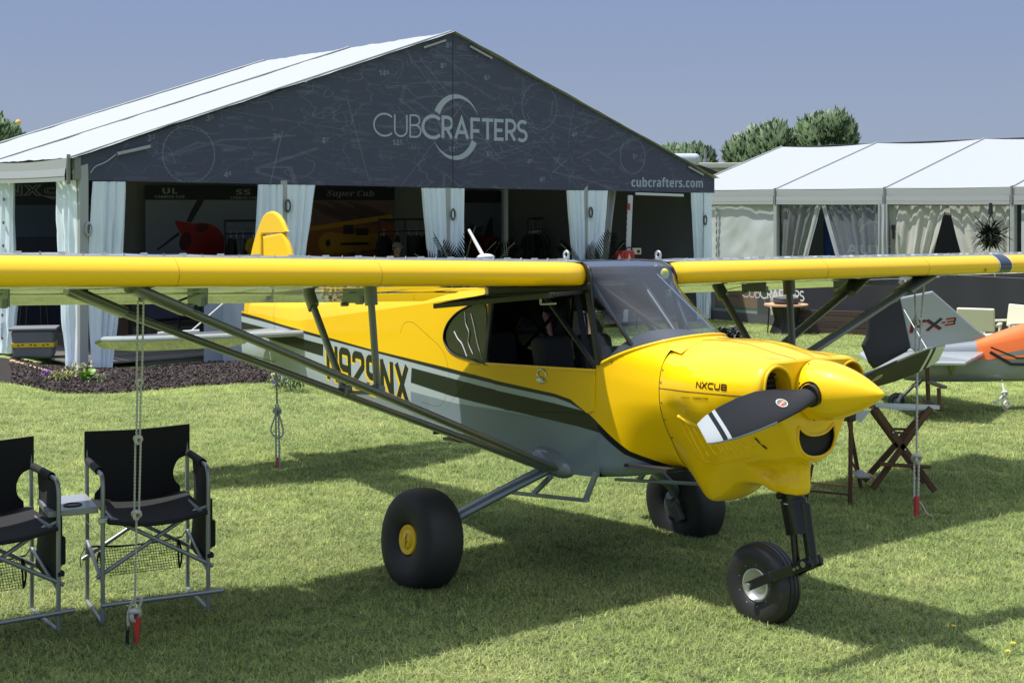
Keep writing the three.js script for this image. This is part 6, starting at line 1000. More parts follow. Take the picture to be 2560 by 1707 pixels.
// ---------- folding director's chairs, black cloth on aluminium, at the left ----------
const tubeM = mat([0.30, 0.32, 0.34], 0.42, 0.6), cloth = mat([0.012, 0.012, 0.015], 0.85), mesh = mat([0.008, 0.008, 0.008], 0.8);
function directorChair(label) { // x to our right as we face it, z towards us, base centred
  const t = thing('director_chair', label, 'chair', V(0, 0, 0), 0, "black director's chairs beside the wing"), w = 0.30, z1 = 0.25, z0 = -0.25, r = 0.0125;
  for (const s of [1, -1]) {
    const x = s * w;
    obj('leg_frame', [pipe([V(x, 0.61, z1), V(x, 0.30, z1), V(x, 0.015, z1)], r, 12, 10), rod(V(x, 0.015, z0), V(x, 0.62, z0), r), rod(V(x, 0.02, z0), V(x, 0.02, z1), r), rod(V(x, 0.38, z0), V(x, 0.25, z1 - 0.01), r * 0.9)], tubeM, t);
    obj('arm_tube', pipe([V(x, 0.60, z1), V(x, 0.80, z1), V(x, 0.845, z1 - 0.03), V(x, 0.855, z1 - 0.10), V(x, 0.855, 0), V(x, 0.855, z0)], r, 40, 10), tubeM, t);
    obj('armrest', pipe([V(x, 0.858, z1 - 0.12), V(x, 0.858, 0), V(x, 0.858, z0 + 0.03)], 0.022, 16, 10), cloth, t);
    obj('back_post', rod(V(x, 0.40, z0), V(x, 1.00, z0 - 0.02), r), tubeM, t);
  }
  // crossed tubes front and rear, foot bar
  for (const z of [z1 - 0.02, z0 + 0.02]) for (const s of [1, -1]) obj('cross_tube', rod(V(s * (w + 0.03), 0.27, z + s * 0.014), V(-s * w * 0.8, 0.60, z + s * 0.014), 0.0125), tubeM, t);
  obj('seat_rail', [rod(V(-0.25, 0.605, z0 + 0.02), V(-0.25, 0.605, z1 + 0.02), 0.0125), rod(V(0.25, 0.605, z0 + 0.02), V(0.25, 0.605, z1 + 0.02), 0.0125), rod(V(-w, 0.62, z1 - 0.02), V(-0.24, 0.60, z1 - 0.02), 0.009), rod(V(w, 0.62, z1 - 0.02), V(0.24, 0.60, z1 - 0.02), 0.009)], tubeM, t);
  obj('foot_bar', rod(V(-w - 0.01, 0.125, z1 + 0.015), V(w + 0.085, 0.125, z1 + 0.015), 0.013), tubeM, t);
  // cloth: back with the cut away lower corner, seat, side pouch
  const back = smooth2([[-0.315, 1.03], [0, 1.02], [0.315, 1.03]], 6).map((p) => [p[0], p[1]]), low = [[0.315, 0.85], [0.30, 0.84]], scoop = smooth2([[0.30, 0.84], [0.245, 0.815], [0.215, 0.75], [0.225, 0.69], [0.255, 0.655]], 6).map((p) => [p[0], p[1]]), low2 = [[0.26, 0.60], [-0.26, 0.60]], scoopL = smooth2([[-0.255, 0.655], [-0.225, 0.69], [-0.215, 0.75], [-0.245, 0.815], [-0.30, 0.84]], 6).map((p) => [p[0], p[1]]);
  obj('back_cloth', slab([...back, ...low, ...scoop, ...low2, ...scoopL, [-0.315, 0.85]], 0.01, 0.003).translate(0, 0, z0 - 0.01), cloth, t);
  obj('seat_cloth', grid(14, 12, (u, v) => V((u - 0.5) * 0.56, 0.625 - 0.035 * Math.sin(Math.PI * u) * (0.6 + 0.4 * v) - 0.02 * v * v, z0 + (z1 - z0 + 0.05) * v)), cloth, t);
  obj('seat_edge', pipe(Array.from({ length: 13 }, (_, i) => V((i / 12 - 0.5) * 0.56, 0.600 - 0.035 * Math.sin(Math.PI * i / 12), z1 + 0.05)), 0.014, 24, 8), cloth, t);
  const x = w + 0.012; // side panel with the pouch on our right
  obj('side_cloth', grid(10, 16, (u, v) => { const y = 0.855 - 0.56 * v, z = z0 + 0.06 + (z1 - 0.10 - z0) * u; return V(x + 0.012 * Math.sin(u * 5 + v * 4), y - (v > 0.9 ? 0.03 * Math.sin(u * 3) : 0), z); }), cloth, t);
  obj('pouch', [new RoundedBoxGeometry(0.03, 0.30, 0.30, 3, 0.014).translate(x + 0.02, 0.50, 0.03), new RoundedBoxGeometry(0.035, 0.16, 0.16, 3, 0.014).translate(x + 0.036, 0.44, 0.10), box(0.04, 0.03, 0.05, x, 0.335, z1 - 0.01, 0.008)], cloth, t);
  // folding side table on our left
  const tb = obj('side_table', [new RoundedBoxGeometry(0.27, 0.012, 0.40, 2, 0.005).translate(-w - 0.15, 0.665, 0.0)], mat([0.40, 0.43, 0.48], 0.28, 0.35), t);
  obj('table_edge', [box(0.27, 0.035, 0.012, -w - 0.15, 0.653, 0.2, 0.004), box(0.012, 0.035, 0.40, -w - 0.285, 0.653, 0, 0.004), box(0.27, 0.03, 0.012, -w - 0.15, 0.653, -0.2, 0.004)], tubeM, tb); obj('cup_ring', [new THREE.TorusGeometry(0.045, 0.008, 6, 26).rotateX(Math.PI / 2).translate(-w - 0.14, 0.672, 0.10), new THREE.CylinderGeometry(0.045, 0.045, 0.004, 26).translate(-w - 0.14, 0.672, 0.10)], M.black, tb); obj('table_brace', [beam(V(-w - 0.12, 0.645, z1 - 0.06), V(-w - 0.01, 0.50, z1 - 0.03), 0.02, 0.004, V(0, 0, 1)), box(0.05, 0.03, 0.04, -w, 0.60, z1, 0.006)], mat([0.5, 0.52, 0.52], 0.35, 0.5), tb);
  // net under the seat
  const bag = obj('net_edge', [pipe([V(-0.28, 0.345, z0 + 0.02), V(-0.1, 0.325, z0), V(0.1, 0.325, z0), V(0.26, 0.345, z0 + 0.02)], 0.006, 24, 6), pipe([V(-0.24, 0.315, z0 + 0.05), V(-0.255, 0.24, z0 + 0.07), V(-0.24, 0.165, z0 + 0.05), V(-0.225, 0.24, z0 + 0.04)], 0.006, 30, 6, true), pipe([V(0.23, 0.335, z0 + 0.05), V(0.225, 0.25, z0 + 0.08), V(0.24, 0.165, z0 + 0.05), V(0.255, 0.25, z0 + 0.04)], 0.006, 30, 6, true), rod(V(-0.28, 0.345, z0 + 0.02), V(-0.31, 0.34, z0), 0.004), rod(V(0.26, 0.345, z0 + 0.02), V(0.31, 0.40, z0), 0.004), pipe([V(-0.31, 0.34, z0), V(-0.34, 0.28, z0), V(-0.335, 0.22, z0)], 0.003, 10, 5)], mesh, t);
  const nn = []; for (let i = 0; i <= 30; i++) { const k = i / 30 * 0.48 - 0.24; nn.push(rod(V(k, 0.328, z0 + 0.01), V(k + 0.02, 0.165, z0 + 0.05), 0.0015, 0.0015, 4)); } for (let j = 0; j < 11; j++) { const y = 0.168 + j * 0.0155; nn.push(rod(V(-0.24, y, z0 + 0.05 - j * 0.0035), V(0.24, y, z0 + 0.05 - j * 0.0035), 0.0015, 0.0015, 4)); }
  const net = obj('net', join(nn), mesh, bag); net.userData.kind = 'stuff';
  return t;
}
{
  const A = onGround(258, 1567), B = onGround(525, 1531), C = onGround(467, 1479), E = onGround(210, 1510), mid = A.clone().add(B).add(C).add(E).multiplyScalar(0.25);
  const c1 = directorChair('black folding director chair with side table standing behind the near rope'); c1.position.copy(mid); c1.rotation.y = Math.atan2(-(B.z - A.z), B.x - A.x);
  const B2 = onGround(145, 1586), C2 = onGround(89, 1542), r2 = 0.62, c2 = c1.clone(); c2.name = numbered('director_chair'); scene.add(c2); c2.userData = { ...c1.userData, label: 'black folding director chair cut by the left edge of the picture' };
  const ux = V(Math.cos(r2), 0, -Math.sin(r2)), uz = V(Math.sin(r2), 0, Math.cos(r2)); c2.rotation.y = r2; c2.position.copy(B2).addScaledVector(ux, -0.3).addScaledVector(uz, -0.25);
}
// ---------- tall wooden folding chairs behind the nose ----------
const woodM = mat([0.13, 0.062, 0.03], 0.55, 0, { map: pnoiseTex(128, 6, [215, 205, 200], [70, 70, 70], 1) }), woodL = mat([0.42, 0.25, 0.10], 0.55);
{ // front view: crossed legs facing us, white seat
  const q = (x, y, d) => at(x, y, d), o = onGround(2190, 1232), t = thing('wooden_chair', 'tall wooden folding director chair with white seat right of the spinner', 'chair', V(o.x, 0, o.z)), R = (x, y, d) => { const p = at(x, y, d); return p.sub(t.position); };
  const d0 = 11.15, d1 = 11.65, F = V(0, 0, 1);
  const L1 = [[2190, 1022, 2338, 1228], [2328, 1018, 2182, 1222]], L2 = [[2180, 1024, 2312, 1205], [2312, 1030, 2160, 1202]];
  for (const [a, b, c, e] of L1) obj('leg', beam(R(a, b, d0), R(c, e, d0), 0.05, 0.025, V(1, 0, 0)), woodM, t);
  for (const [a, b, c, e] of L2) obj('leg', beam(R(a, b, d1), R(c, e, d1), 0.05, 0.025, V(1, 0, 0)), woodM, t);
  obj('seat', grid(8, 6, (u, v) => { const a = R(2188, 1006, d1).lerp(R(2325, 1012, d1), u), b = R(2192, 1018, d0).lerp(R(2352, 1021, d0), u); return a.lerp(b, v).add(V(0, -0.02 * Math.sin(Math.PI * u), 0)); }), mat([0.60, 0.63, 0.70], 0.7), t);
  obj('seat_hem', beam(R(2190, 1012, d0), R(2350, 1018, d0), 0.035, 0.012, V(0, 1, 0)), mat([0.60, 0.63, 0.70], 0.7), t);
  obj('seat_rail', [beam(R(2315, 1004, d1), R(2356, 1022, d0), 0.035, 0.05, V(0, 1, 0)), beam(R(2172, 1012, d1), R(2192, 1020, d0), 0.035, 0.04, V(0, 1, 0))], woodM, t);
  obj('back_post', beam(R(2322, 1000, d1), R(2318, 905, d1), 0.034, 0.03, V(1, 0, 0)), woodM, t); obj('arm_post', beam(R(2350, 1012, d0), R(2348, 970, d0), 0.028, 0.03, V(1, 0, 0)), woodM, t); obj('armrest', beam(R(2325, 955, d1), R(2362, 968, d0), 0.05, 0.025, V(1, 0, 0)), mat([0.17, 0.13, 0.10], 0.5), t);
  obj('foot_bar', beam(R(2202, 1160, d0 - 0.05), R(2328, 1168, d0 - 0.05), 0.03, 0.02, V(0, 1, 0)), woodM, t); obj('cross_bar', [beam(R(2232, 1072, d1 - 0.05), R(2268, 1073, d1 - 0.05), 0.02, 0.02, V(0, 1, 0)), beam(R(2236, 1081, d0 + 0.05), R(2290, 1085, d0 + 0.05), 0.02, 0.02, V(0, 1, 0))], woodM, t);
  obj('lower_bar', beam(R(2170, 1184, d1), R(2192, 1197, d0), 0.02, 0.02, V(0, 1, 0)), woodL, t);
  for (const [x, y] of [[2234, 1081], [2264, 1124], [2291, 1083]]) obj('bolt', new THREE.SphereGeometry(0.01, 8, 6).translate(...R(x, y, d0 - 0.02).toArray()), M.chrome, t);
}
{ // side view: the one just behind the cowl
  const o = onGround(2080, 1248), t = thing('wooden_chair', 'tall wooden folding director chair with dark arm partly hidden by the nose cowl', 'chair', V(o.x, 0, o.z)), R = (x, y, d) => at(x, y, d).sub(t.position), d0 = 10.95, d1 = 11.5;
  obj('leg', beam(R(2128, 1048, d0), R(2126, 1265, d0), 0.032, 0.03, V(1, 0, 0)), woodM, t); obj('leg', beam(R(2122, 1045, d1), R(2156, 1235, d1), 0.032, 0.03, V(1, 0, 0)), woodM, t); obj('leg', beam(R(2030, 1160, d0), R(2012, 1262, d0), 0.034, 0.03, V(1, 0, 0)), woodM, t); obj('leg', beam(R(2010, 1050, d1), R(2022, 1240, d1), 0.032, 0.03, V(1, 0, 0)), woodM, t);
  obj('armrest', beam(R(2030, 1044, d0), R(2137, 1046, d0), 0.045, 0.03, V(0, 1, 0)), mat([0.035, 0.02, 0.018], 0.5), t); obj('arm_block', box(0.06, 0.10, 0.05, ...R(2130, 1036, d0).toArray(), 0.008), mat([0.045, 0.028, 0.022], 0.5), t);
  obj('seat', grid(4, 4, (u, v) => R(2060 + 70 * u, 1040, d0).lerp(R(2070 + 78 * u, 1030, d1), v)), mat([0.55, 0.58, 0.64], 0.7), t); obj('seat_flap', slab([[0, 0], [0.13, 0.0], [0.05, -0.10], [0, -0.06]], 0.012, 0.003).translate(...R(2137, 1026, d0).toArray()), mat([0.55, 0.58, 0.64], 0.7), t);
  obj('foot_bar', beam(R(2018, 1226, d0), R(2124, 1236, d0), 0.018, 0.018, V(0, 1, 0)), woodM, t); obj('cross_bar', beam(R(2022, 1206, d1), R(2150, 1218, d1), 0.018, 0.018, V(0, 1, 0)), woodL, t); obj('footrest', box(0.10, 0.02, 0.26, ...R(2152, 1185, d0 + 0.2).toArray(), 0.006), mat([0.30, 0.28, 0.28], 0.5), t);
  obj('spreader', beam(R(2128, 1150, d0), R(2150, 1190, d1), 0.018, 0.015, V(0, 1, 0)), woodM, t);
}
// ---------- tie-down ropes ----------
const ropeM = mat([0.46, 0.45, 0.41], 0.85), ropeD = mat([0.34, 0.38, 0.38], 0.85);
function strand(a, b, r = 0.0047, turns = 60, n = 2) { // a laid rope: two strands winding round each other
  const d = b.clone().sub(a), L = d.length(), t = d.clone().normalize(), u = t.clone().cross(V(0.3, 0.1, 1)).normalize(), w = t.clone().cross(u), k = Math.max(12, Math.round(L * turns * 5)), out = [];
  for (let s = 0; s < n; s++) { const pts = []; for (let i = 0; i <= k; i++) { const f = i / k, an = f * L * turns * Math.PI * 2 / 2.4 + s * 2 * Math.PI / n; pts.push(a.clone().addScaledVector(d, f).addScaledVector(u, Math.cos(an) * r * 0.62).addScaledVector(w, Math.sin(an) * r * 0.62)); } out.push(new THREE.TubeGeometry(new THREE.CatmullRomCurve3(pts), k, r * 0.72, 5)); }
  return out;
}
const knot = (p, r) => [new THREE.TorusGeometry(r, r * 0.42, 7, 16).rotateX(0.5).translate(p.x, p.y, p.z), new THREE.TorusGeometry(r * 0.9, r * 0.42, 7, 16).rotateY(1.2).translate(p.x, p.y - r * 0.4, p.z), new THREE.TorusGeometry(r * 0.8, r * 0.45, 7, 16).rotateX(1.4).translate(p.x, p.y + r * 0.5, p.z)];
{ // near wing
  const top = toWorld(-0.2, -0.12, 3.22), base = onGround(334, 1612), t = thing('tie_down_rope', 'pale braided tie down rope hanging from the near wing before the black chair', 'rope', base.clone()), P = (f, o = 0) => base.clone().lerp(top, f).sub(base).add(V(o, 0, 0)), fy = (py) => { let lo = 0, hi = 1; for (let i = 0; i < 40; i++) { const m = (lo + hi) / 2, q = base.clone().lerp(top, m); (HOR + FPX * (CAM_Y - q.y) / -q.z) > py ? lo = m : hi = m; } return lo; };
  const KS = 0.8, k0 = fy(955), k1 = fy(1097), k2 = fy(1285), k3 = fy(1535), o = 0.014;
  obj('rope', [...strand(P(1, -o), P(k0, -o)), ...strand(P(1, o), P(k0, o)), ...strand(P(k0, -0.009), P(k1, -0.009)), ...strand(P(k0, 0.009), P(k1, 0.009)), ...strand(P(k1, -o), P(k2, -0.012)), ...strand(P(k1, o), P(k2, 0.012)), ...strand(P(k2), P(k3))], ropeM, t);
  obj('knot', knot(P(k0), 0.017), ropeM, t); obj('knot', knot(P(k1), 0.019), ropeM, t); obj('knot', knot(P(k2), 0.021), ropeM, t);
  obj('knot', [...knot(P(k3, 0.0), 0.028), pipe([P(k3), P(k3, 0.03).add(V(0, 0.05, 0)), P(k3, 0.035).add(V(0, 0.09, 0)), P(k3, 0.0).add(V(0, 0.08, 0)), P(k3, -0.035).add(V(0, 0.0, 0)), P(k3, -0.03).add(V(0, -0.06, 0.01))], 0.008, 30, 6)], ropeM, t);
  obj('rope_end', rod(P(k3, -0.036).add(V(0, -0.08, 0.01)), P(k3, -0.038).add(V(0, -0.17, 0.01)), 0.009), M.black, t); obj('red_flag', slab([[-0.018, 0.0], [0.022, 0.005], [0.006, -0.16], [-0.002, -0.17]], 0.016, 0.005).translate(...P(k3, 0.012).add(V(0, -0.02, 0)).toArray()), mat([0.55, 0.035, 0.02], 0.6), t); obj('stake', rod(P(k3, 0.006), V(0, -0.05, 0), 0.008), M.gear, t);
}
{ // tail
  const top = toWorld(-4.85, -0.80, 0), base = onGround(696, 1172), t = thing('tie_down_rope', 'grey tie down rope hanging from the tail of the yellow aeroplane', 'rope', base.clone()), P = (f, o = 0) => base.clone().lerp(top, f).sub(base).add(V(o, 0, 0));
  obj('rope', [...strand(P(1), P(0.62), 0.008, 40), ...strand(P(0.62, -0.012), P(0.1, -0.02), 0.0075, 40), ...strand(P(0.62, 0.012), P(0.0, 0.01), 0.0075, 40)], ropeD, t); obj('rope_loop', [pipe([P(0.55), P(0.45, 0.035), P(0.33, 0.045), P(0.30, 0.0), P(0.36, -0.06), P(0.48, -0.03)], 0.008, 40, 6, true)], ropeD, t); obj('knot', knot(P(0.56), 0.03), ropeD, t); obj('red_tip', rod(P(0.11, -0.012), P(0.0, -0.012), 0.012, 0.016), mat([0.40, 0.06, 0.03], 0.6), t);
}
{ // far wing
  const top = toWorld(-0.2, -0.12, -3.22), base = onGround(2292, 1296), t = thing('tie_down_rope', 'tie down rope with a red end hanging from the far wing strut', 'rope', base.clone()), P = (f, o = 0) => base.clone().lerp(top, f).sub(base).add(V(o, 0, 0));
  obj('rope', [...strand(P(1, -0.024), P(0.86, -0.014), 0.007, 40), ...strand(P(1, 0.05), P(0.88, 0.035), 0.007, 40), ...strand(P(0.86, -0.014), P(0.66, -0.012), 0.007, 40), ...strand(P(0.88, 0.035), P(0.66, 0.012), 0.007, 40), ...strand(P(0.66), P(0.25), 0.0075, 40), ...strand(P(0.25, -0.018), P(0.08, -0.018), 0.007, 40), ...strand(P(0.25, 0.016), P(0.08, 0.014), 0.007, 40)], ropeM, t); obj('knot', knot(P(0.25), 0.032), ropeM, t); obj('knot', knot(P(0.84), 0.026), ropeM, t);
  obj('red_sleeve', rod(P(0.09), P(0.005), 0.021, 0.019, 12), mat([0.42, 0.02, 0.03], 0.55), t); obj('rope_tail', pipe([P(0.07, 0.02), P(0.05, 0.05), P(0.02, 0.08), V(0.12, 0.02, 0.02)], 0.007, 18, 6), ropeM, t);
}
{ // under the grey aeroplane
  const top = at(2505, 942, 15.9), base = onGround(2513, 1034), t = thing('tie_down_rope', 'short white rope in a coiled knot under the grey aeroplane', 'rope', base.clone()), w = mat([0.62, 0.64, 0.62], 0.8), T = top.clone().sub(base);
  obj('rope', [...strand(T, V(0, 0.22, 0), 0.009, 30), pipe([V(0, 0.24, 0), V(-0.06, 0.16, 0), V(-0.13, 0.13, 0), V(-0.07, 0.12, 0)], 0.012, 16, 6)], w, t); obj('coil', [new THREE.TorusGeometry(0.055, 0.012, 7, 22).scale(0.7, 1.3, 1).translate(0.01, 0.12, 0), new THREE.TorusGeometry(0.035, 0.012, 7, 20).rotateY(0.4).translate(0.02, 0.11, 0.02)], w, t); obj('knot', knot(V(0, 0.23, 0), 0.028), w, t); obj('rope_end', pipe([V(0.0, 0.06, 0), V(0.02, 0.02, 0.02), V(0.05, 0.005, 0.03)], 0.011, 10, 6), mat([0.35, 0.10, 0.08], 0.7), t);
}

// ---------- people ----------
function field(bones, lo, hi, cell, k) { // one surface round tapered bones: [ax, ay, az, ra, bx, by, bz, rb]
  const size = Math.max(hi.x - lo.x, hi.y - lo.y, hi.z - lo.z), res = Math.min(150, Math.ceil(size / cell) + 6), mc = new MarchingCubes(res, new THREE.MeshBasicMaterial(), false, false, 400000);
  const half = size / 2 * res / (res - 6), cx = (lo.x + hi.x) / 2, cy = (lo.y + hi.y) / 2, cz = (lo.z + hi.z) / 2; mc.isolation = 0;
  const f = mc.field; let o = 0;
  const B = bones.map((b) => { const dx = b[4] - b[0], dy = b[5] - b[1], dz = b[6] - b[2]; return [...b, dx, dy, dz, dx * dx + dy * dy + dz * dz || 1e-9]; });
  for (let z = 0; z < res; z++) for (let y = 0; y < res; y++) for (let x = 0; x < res; x++) {
    const X = cx + (x - res / 2) / (res / 2) * half, Y = cy + (y - res / 2) / (res / 2) * half, Z = cz + (z - res / 2) / (res / 2) * half; let s = 0, best = 1e9;
    for (const b of B) { let t = ((X - b[0]) * b[8] + (Y - b[1]) * b[9] + (Z - b[2]) * b[10]) / b[11]; t = t < 0 ? 0 : t > 1 ? 1 : t; const dx = X - b[0] - b[8] * t, dy = Y - b[1] - b[9] * t, dz = Z - b[2] - b[10] * t, d = Math.sqrt(dx * dx + dy * dy + dz * dz) - (b[3] + (b[7] - b[3]) * t); if (d < best) best = d; s += Math.exp(-d / k); }
    f[o++] = best > k * 8 ? -best : k * Math.log(s);
  }
  mc.update();
  const n = mc.count, g = new THREE.BufferGeometry(); g.setAttribute('position', new THREE.BufferAttribute(mc.positionArray.slice(0, n * 3), 3)); g.setAttribute('normal', new THREE.BufferAttribute(mc.normalArray.slice(0, n * 3), 3));
  g.scale(half, half, half); g.translate(cx, cy, cz); const m = mergeVertices((() => { g.deleteAttribute('normal'); return g; })(), 1e-4); m.computeVertexNormals(); return m;
}
function person(q, turn, label, c, sc = 1) { // standing, facing +z, arms a little forward
  const t = thing('person', label, 'person', q, turn, undefined);
  const J = { hipY: 0.93, sh: 1.43 }, arm = (s) => [[s * 0.19, 1.42, -0.01], [s * 0.255, 1.13, -0.02], [s * 0.225, 0.90, 0.13]], leg = (s) => [[s * 0.095, 0.92, 0], [s * 0.105, 0.50, 0.015], [s * 0.115, 0.085, -0.02]];
  const seg = (a, b, ra, rb) => [...a, ra, ...b, rb], body = [], shirt = [], trou = [], sho = [];
  body.push(seg([0, 0.95, 0], [0, 1.12, 0.005], 0.125, 0.118), seg([0, 1.12, 0.005], [0, 1.33, 0], 0.118, 0.125), seg([-0.13, 1.39, -0.01], [0.13, 1.39, -0.01], 0.075, 0.075), seg([0, 1.40, -0.01], [0, 1.53, 0.01], 0.062, 0.055), seg([-0.06, 0.95, 0], [0.06, 0.95, 0], 0.12, 0.12));
  shirt.push(seg([0, 0.93, 0], [0, 1.12, 0.005], 0.145, 0.135), seg([0, 1.12, 0.005], [0, 1.33, 0], 0.136, 0.14), seg([-0.13, 1.39, -0.01], [0.13, 1.39, -0.01], 0.09, 0.09), seg([-0.06, 0.93, 0], [0.06, 0.93, 0], 0.14, 0.14));
  trou.push(seg([-0.06, 0.93, 0], [0.06, 0.93, 0], 0.135, 0.135));
  for (const s of [1, -1]) {
    const [a, e, w] = arm(s), [h, k, f] = leg(s), d = V(w[0] - e[0], w[1] - e[1], w[2] - e[2]).normalize();
    body.push(seg(a, e, 0.055, 0.042), seg(e, w, 0.043, 0.027), seg(h, k, 0.085, 0.055), seg(k, f, 0.056, 0.038), seg([f[0], 0.05, -0.05], [f[0] + s * 0.02, 0.035, 0.15], 0.04, 0.03));
    shirt.push(seg(a, [a[0] + (e[0] - a[0]) * 0.7, a[1] + (e[1] - a[1]) * 0.7, a[2]], 0.075, 0.066)); trou.push(seg(h, k, 0.10, 0.078), seg(k, [f[0], 0.07, f[2]], 0.078, 0.066)); sho.push(seg([f[0], 0.05, -0.06], [f[0] + s * 0.02, 0.04, 0.16], 0.052, 0.042));
  }
  const lo = V(-0.36, 0, -0.3), hi = V(0.36, 1.62, 0.3), parts = [field(body, lo, hi, 0.0125, 0.012)];
  // head
  const H = V(0, 1.63, 0.02), hd = [[0, 1.655, 0.0, 0.088, 0, 1.65, 0.03, 0.082], [0, 1.60, 0.045, 0.058, 0, 1.575, 0.065, 0.042], [0, 1.635, 0.10, 0.014, 0, 1.607, 0.122, 0.015], [-0.03, 1.655, 0.088, 0.016, 0.03, 1.655, 0.088, 0.016], [0, 1.52, 0.0, 0.055, 0, 1.58, 0.01, 0.06], [-0.022, 1.578, 0.098, 0.008, 0.022, 1.578, 0.098, 0.008], [-0.086, 1.645, 0.0, 0.012, -0.092, 1.61, 0.0, 0.009], [0.086, 1.645, 0.0, 0.012, 0.092, 1.61, 0.0, 0.009]];
  parts.push(field(hd, V(-0.13, 1.46, -0.11), V(0.13, 1.77, 0.16), 0.006, 0.006));
  for (const s of [1, -1]) { // hands: palm, four fingers, thumb, half curled
    const [, e, w] = arm(s), d = V(w[0] - e[0], w[1] - e[1], w[2] - e[2]).normalize(), side = V(0, 0, 1).addScaledVector(d, -d.z).normalize(), inn = d.clone().cross(side).multiplyScalar(1), W = V(...w), cur = inn.x * s > 0 ? inn.clone().negate() : inn, b = [], P = (u, v, n) => W.clone().addScaledVector(d, u).addScaledVector(side, v).addScaledVector(cur, n).toArray();
    b.push([...P(0, 0, 0), 0.025, ...P(0.05, 0, 0.005), 0.028], [...P(0.06, -0.025, 0.005), 0.014, ...P(0.06, 0.028, 0.005), 0.014]);
    [[-0.030, 0.060], [-0.010, 0.072], [0.011, 0.068], [0.030, 0.056]].forEach(([v, l]) => b.push([...P(0.072, v, 0.006), 0.0095, ...P(0.072 + l * 0.5, v, 0.018), 0.0088], [...P(0.072 + l * 0.5, v, 0.018), 0.0088, ...P(0.072 + l * 0.75, v, 0.045), 0.0076]));
    b.push([...P(0.015, 0.028, 0.01), 0.013, ...P(0.05, 0.052, 0.026), 0.011], [...P(0.05, 0.052, 0.026), 0.011, ...P(0.078, 0.048, 0.042), 0.009]);
    const pts = b.flatMap((x) => [V(x[0], x[1], x[2]), V(x[4], x[5], x[6])]), bb = new THREE.Box3().setFromPoints(pts).expandByScalar(0.035); parts.push(field(b, bb.min, bb.max, 0.0035, 0.003));
  }
  obj('body', join(parts), mat(c.skin, 0.6), t);
  obj('shirt', field(shirt, V(-0.36, 0.72, -0.25), V(0.36, 1.52, 0.25), 0.0125, 0.02), mat(c.shirt, 0.9), t); obj('trousers', field(trou, V(-0.3, 0, -0.25), V(0.3, 1.1, 0.25), 0.014, 0.018), mat(c.trousers, 0.9), t); obj('shoes', field(sho, V(-0.25, -0.02, -0.15), V(0.25, 0.14, 0.25), 0.01, 0.008), M.black, t);
  if (c.cap) { obj('cap', [new THREE.SphereGeometry(0.098, 28, 14, 0, 7, 0, Math.PI * 0.52).scale(0.98, 1.05, 1.12).translate(0, 1.672, 0.012), slab(smooth2([[-0.075, 0.0], [-0.06, 0.06], [0, 0.085], [0.06, 0.06], [0.075, 0]], 5), 0.006, 0.002).rotateX(Math.PI / 2 + 0.15).translate(0, 1.675, 0.10)], mat(c.cap, 0.85), t); }
  obj('hair', new THREE.SphereGeometry(0.098, 28, 16, 0, 7, 0, Math.PI * 0.62).scale(0.98, 1.02, 1.1).rotateX(-0.55).translate(0, 1.655, 0.002), mat(c.hair, 0.9), t);
  for (const s of [1, -1]) obj('eye', new THREE.SphereGeometry(0.010, 10, 8).translate(s * 0.031, 1.640, 0.094), mat([0.05, 0.045, 0.04], 0.3), t);
  t.scale.setScalar(sc); return t;
}
{
  const floor = (x, d) => { const q = at(x, 700, d); return V(q.x, 0.1, q.z); };
  person(floor(991, 25.6), 0.75, 'person in a grey cap looking to the right inside the tent', { skin: [0.42, 0.26, 0.19], shirt: [0.05, 0.055, 0.06], trousers: [0.04, 0.045, 0.06], cap: [0.20, 0.18, 0.15], hair: [0.03, 0.022, 0.018] }, 0.885);
  person(floor(896, 25.6), 2.6, 'person with dark hair, only the top of the head in view above the wing', { skin: [0.40, 0.25, 0.18], shirt: [0.04, 0.04, 0.045], trousers: [0.03, 0.03, 0.035], hair: [0.035, 0.026, 0.022] }, 0.80);
  const q = at(1423, 700, 15.6); person(V(q.x, 0, q.z), 0.1, 'person in dark clothes with bare forearms standing behind the cabin', { skin: [0.46, 0.28, 0.20], shirt: [0.012, 0.012, 0.014], trousers: [0.015, 0.015, 0.02], hair: [0.04, 0.03, 0.02] }, 0.99);
}
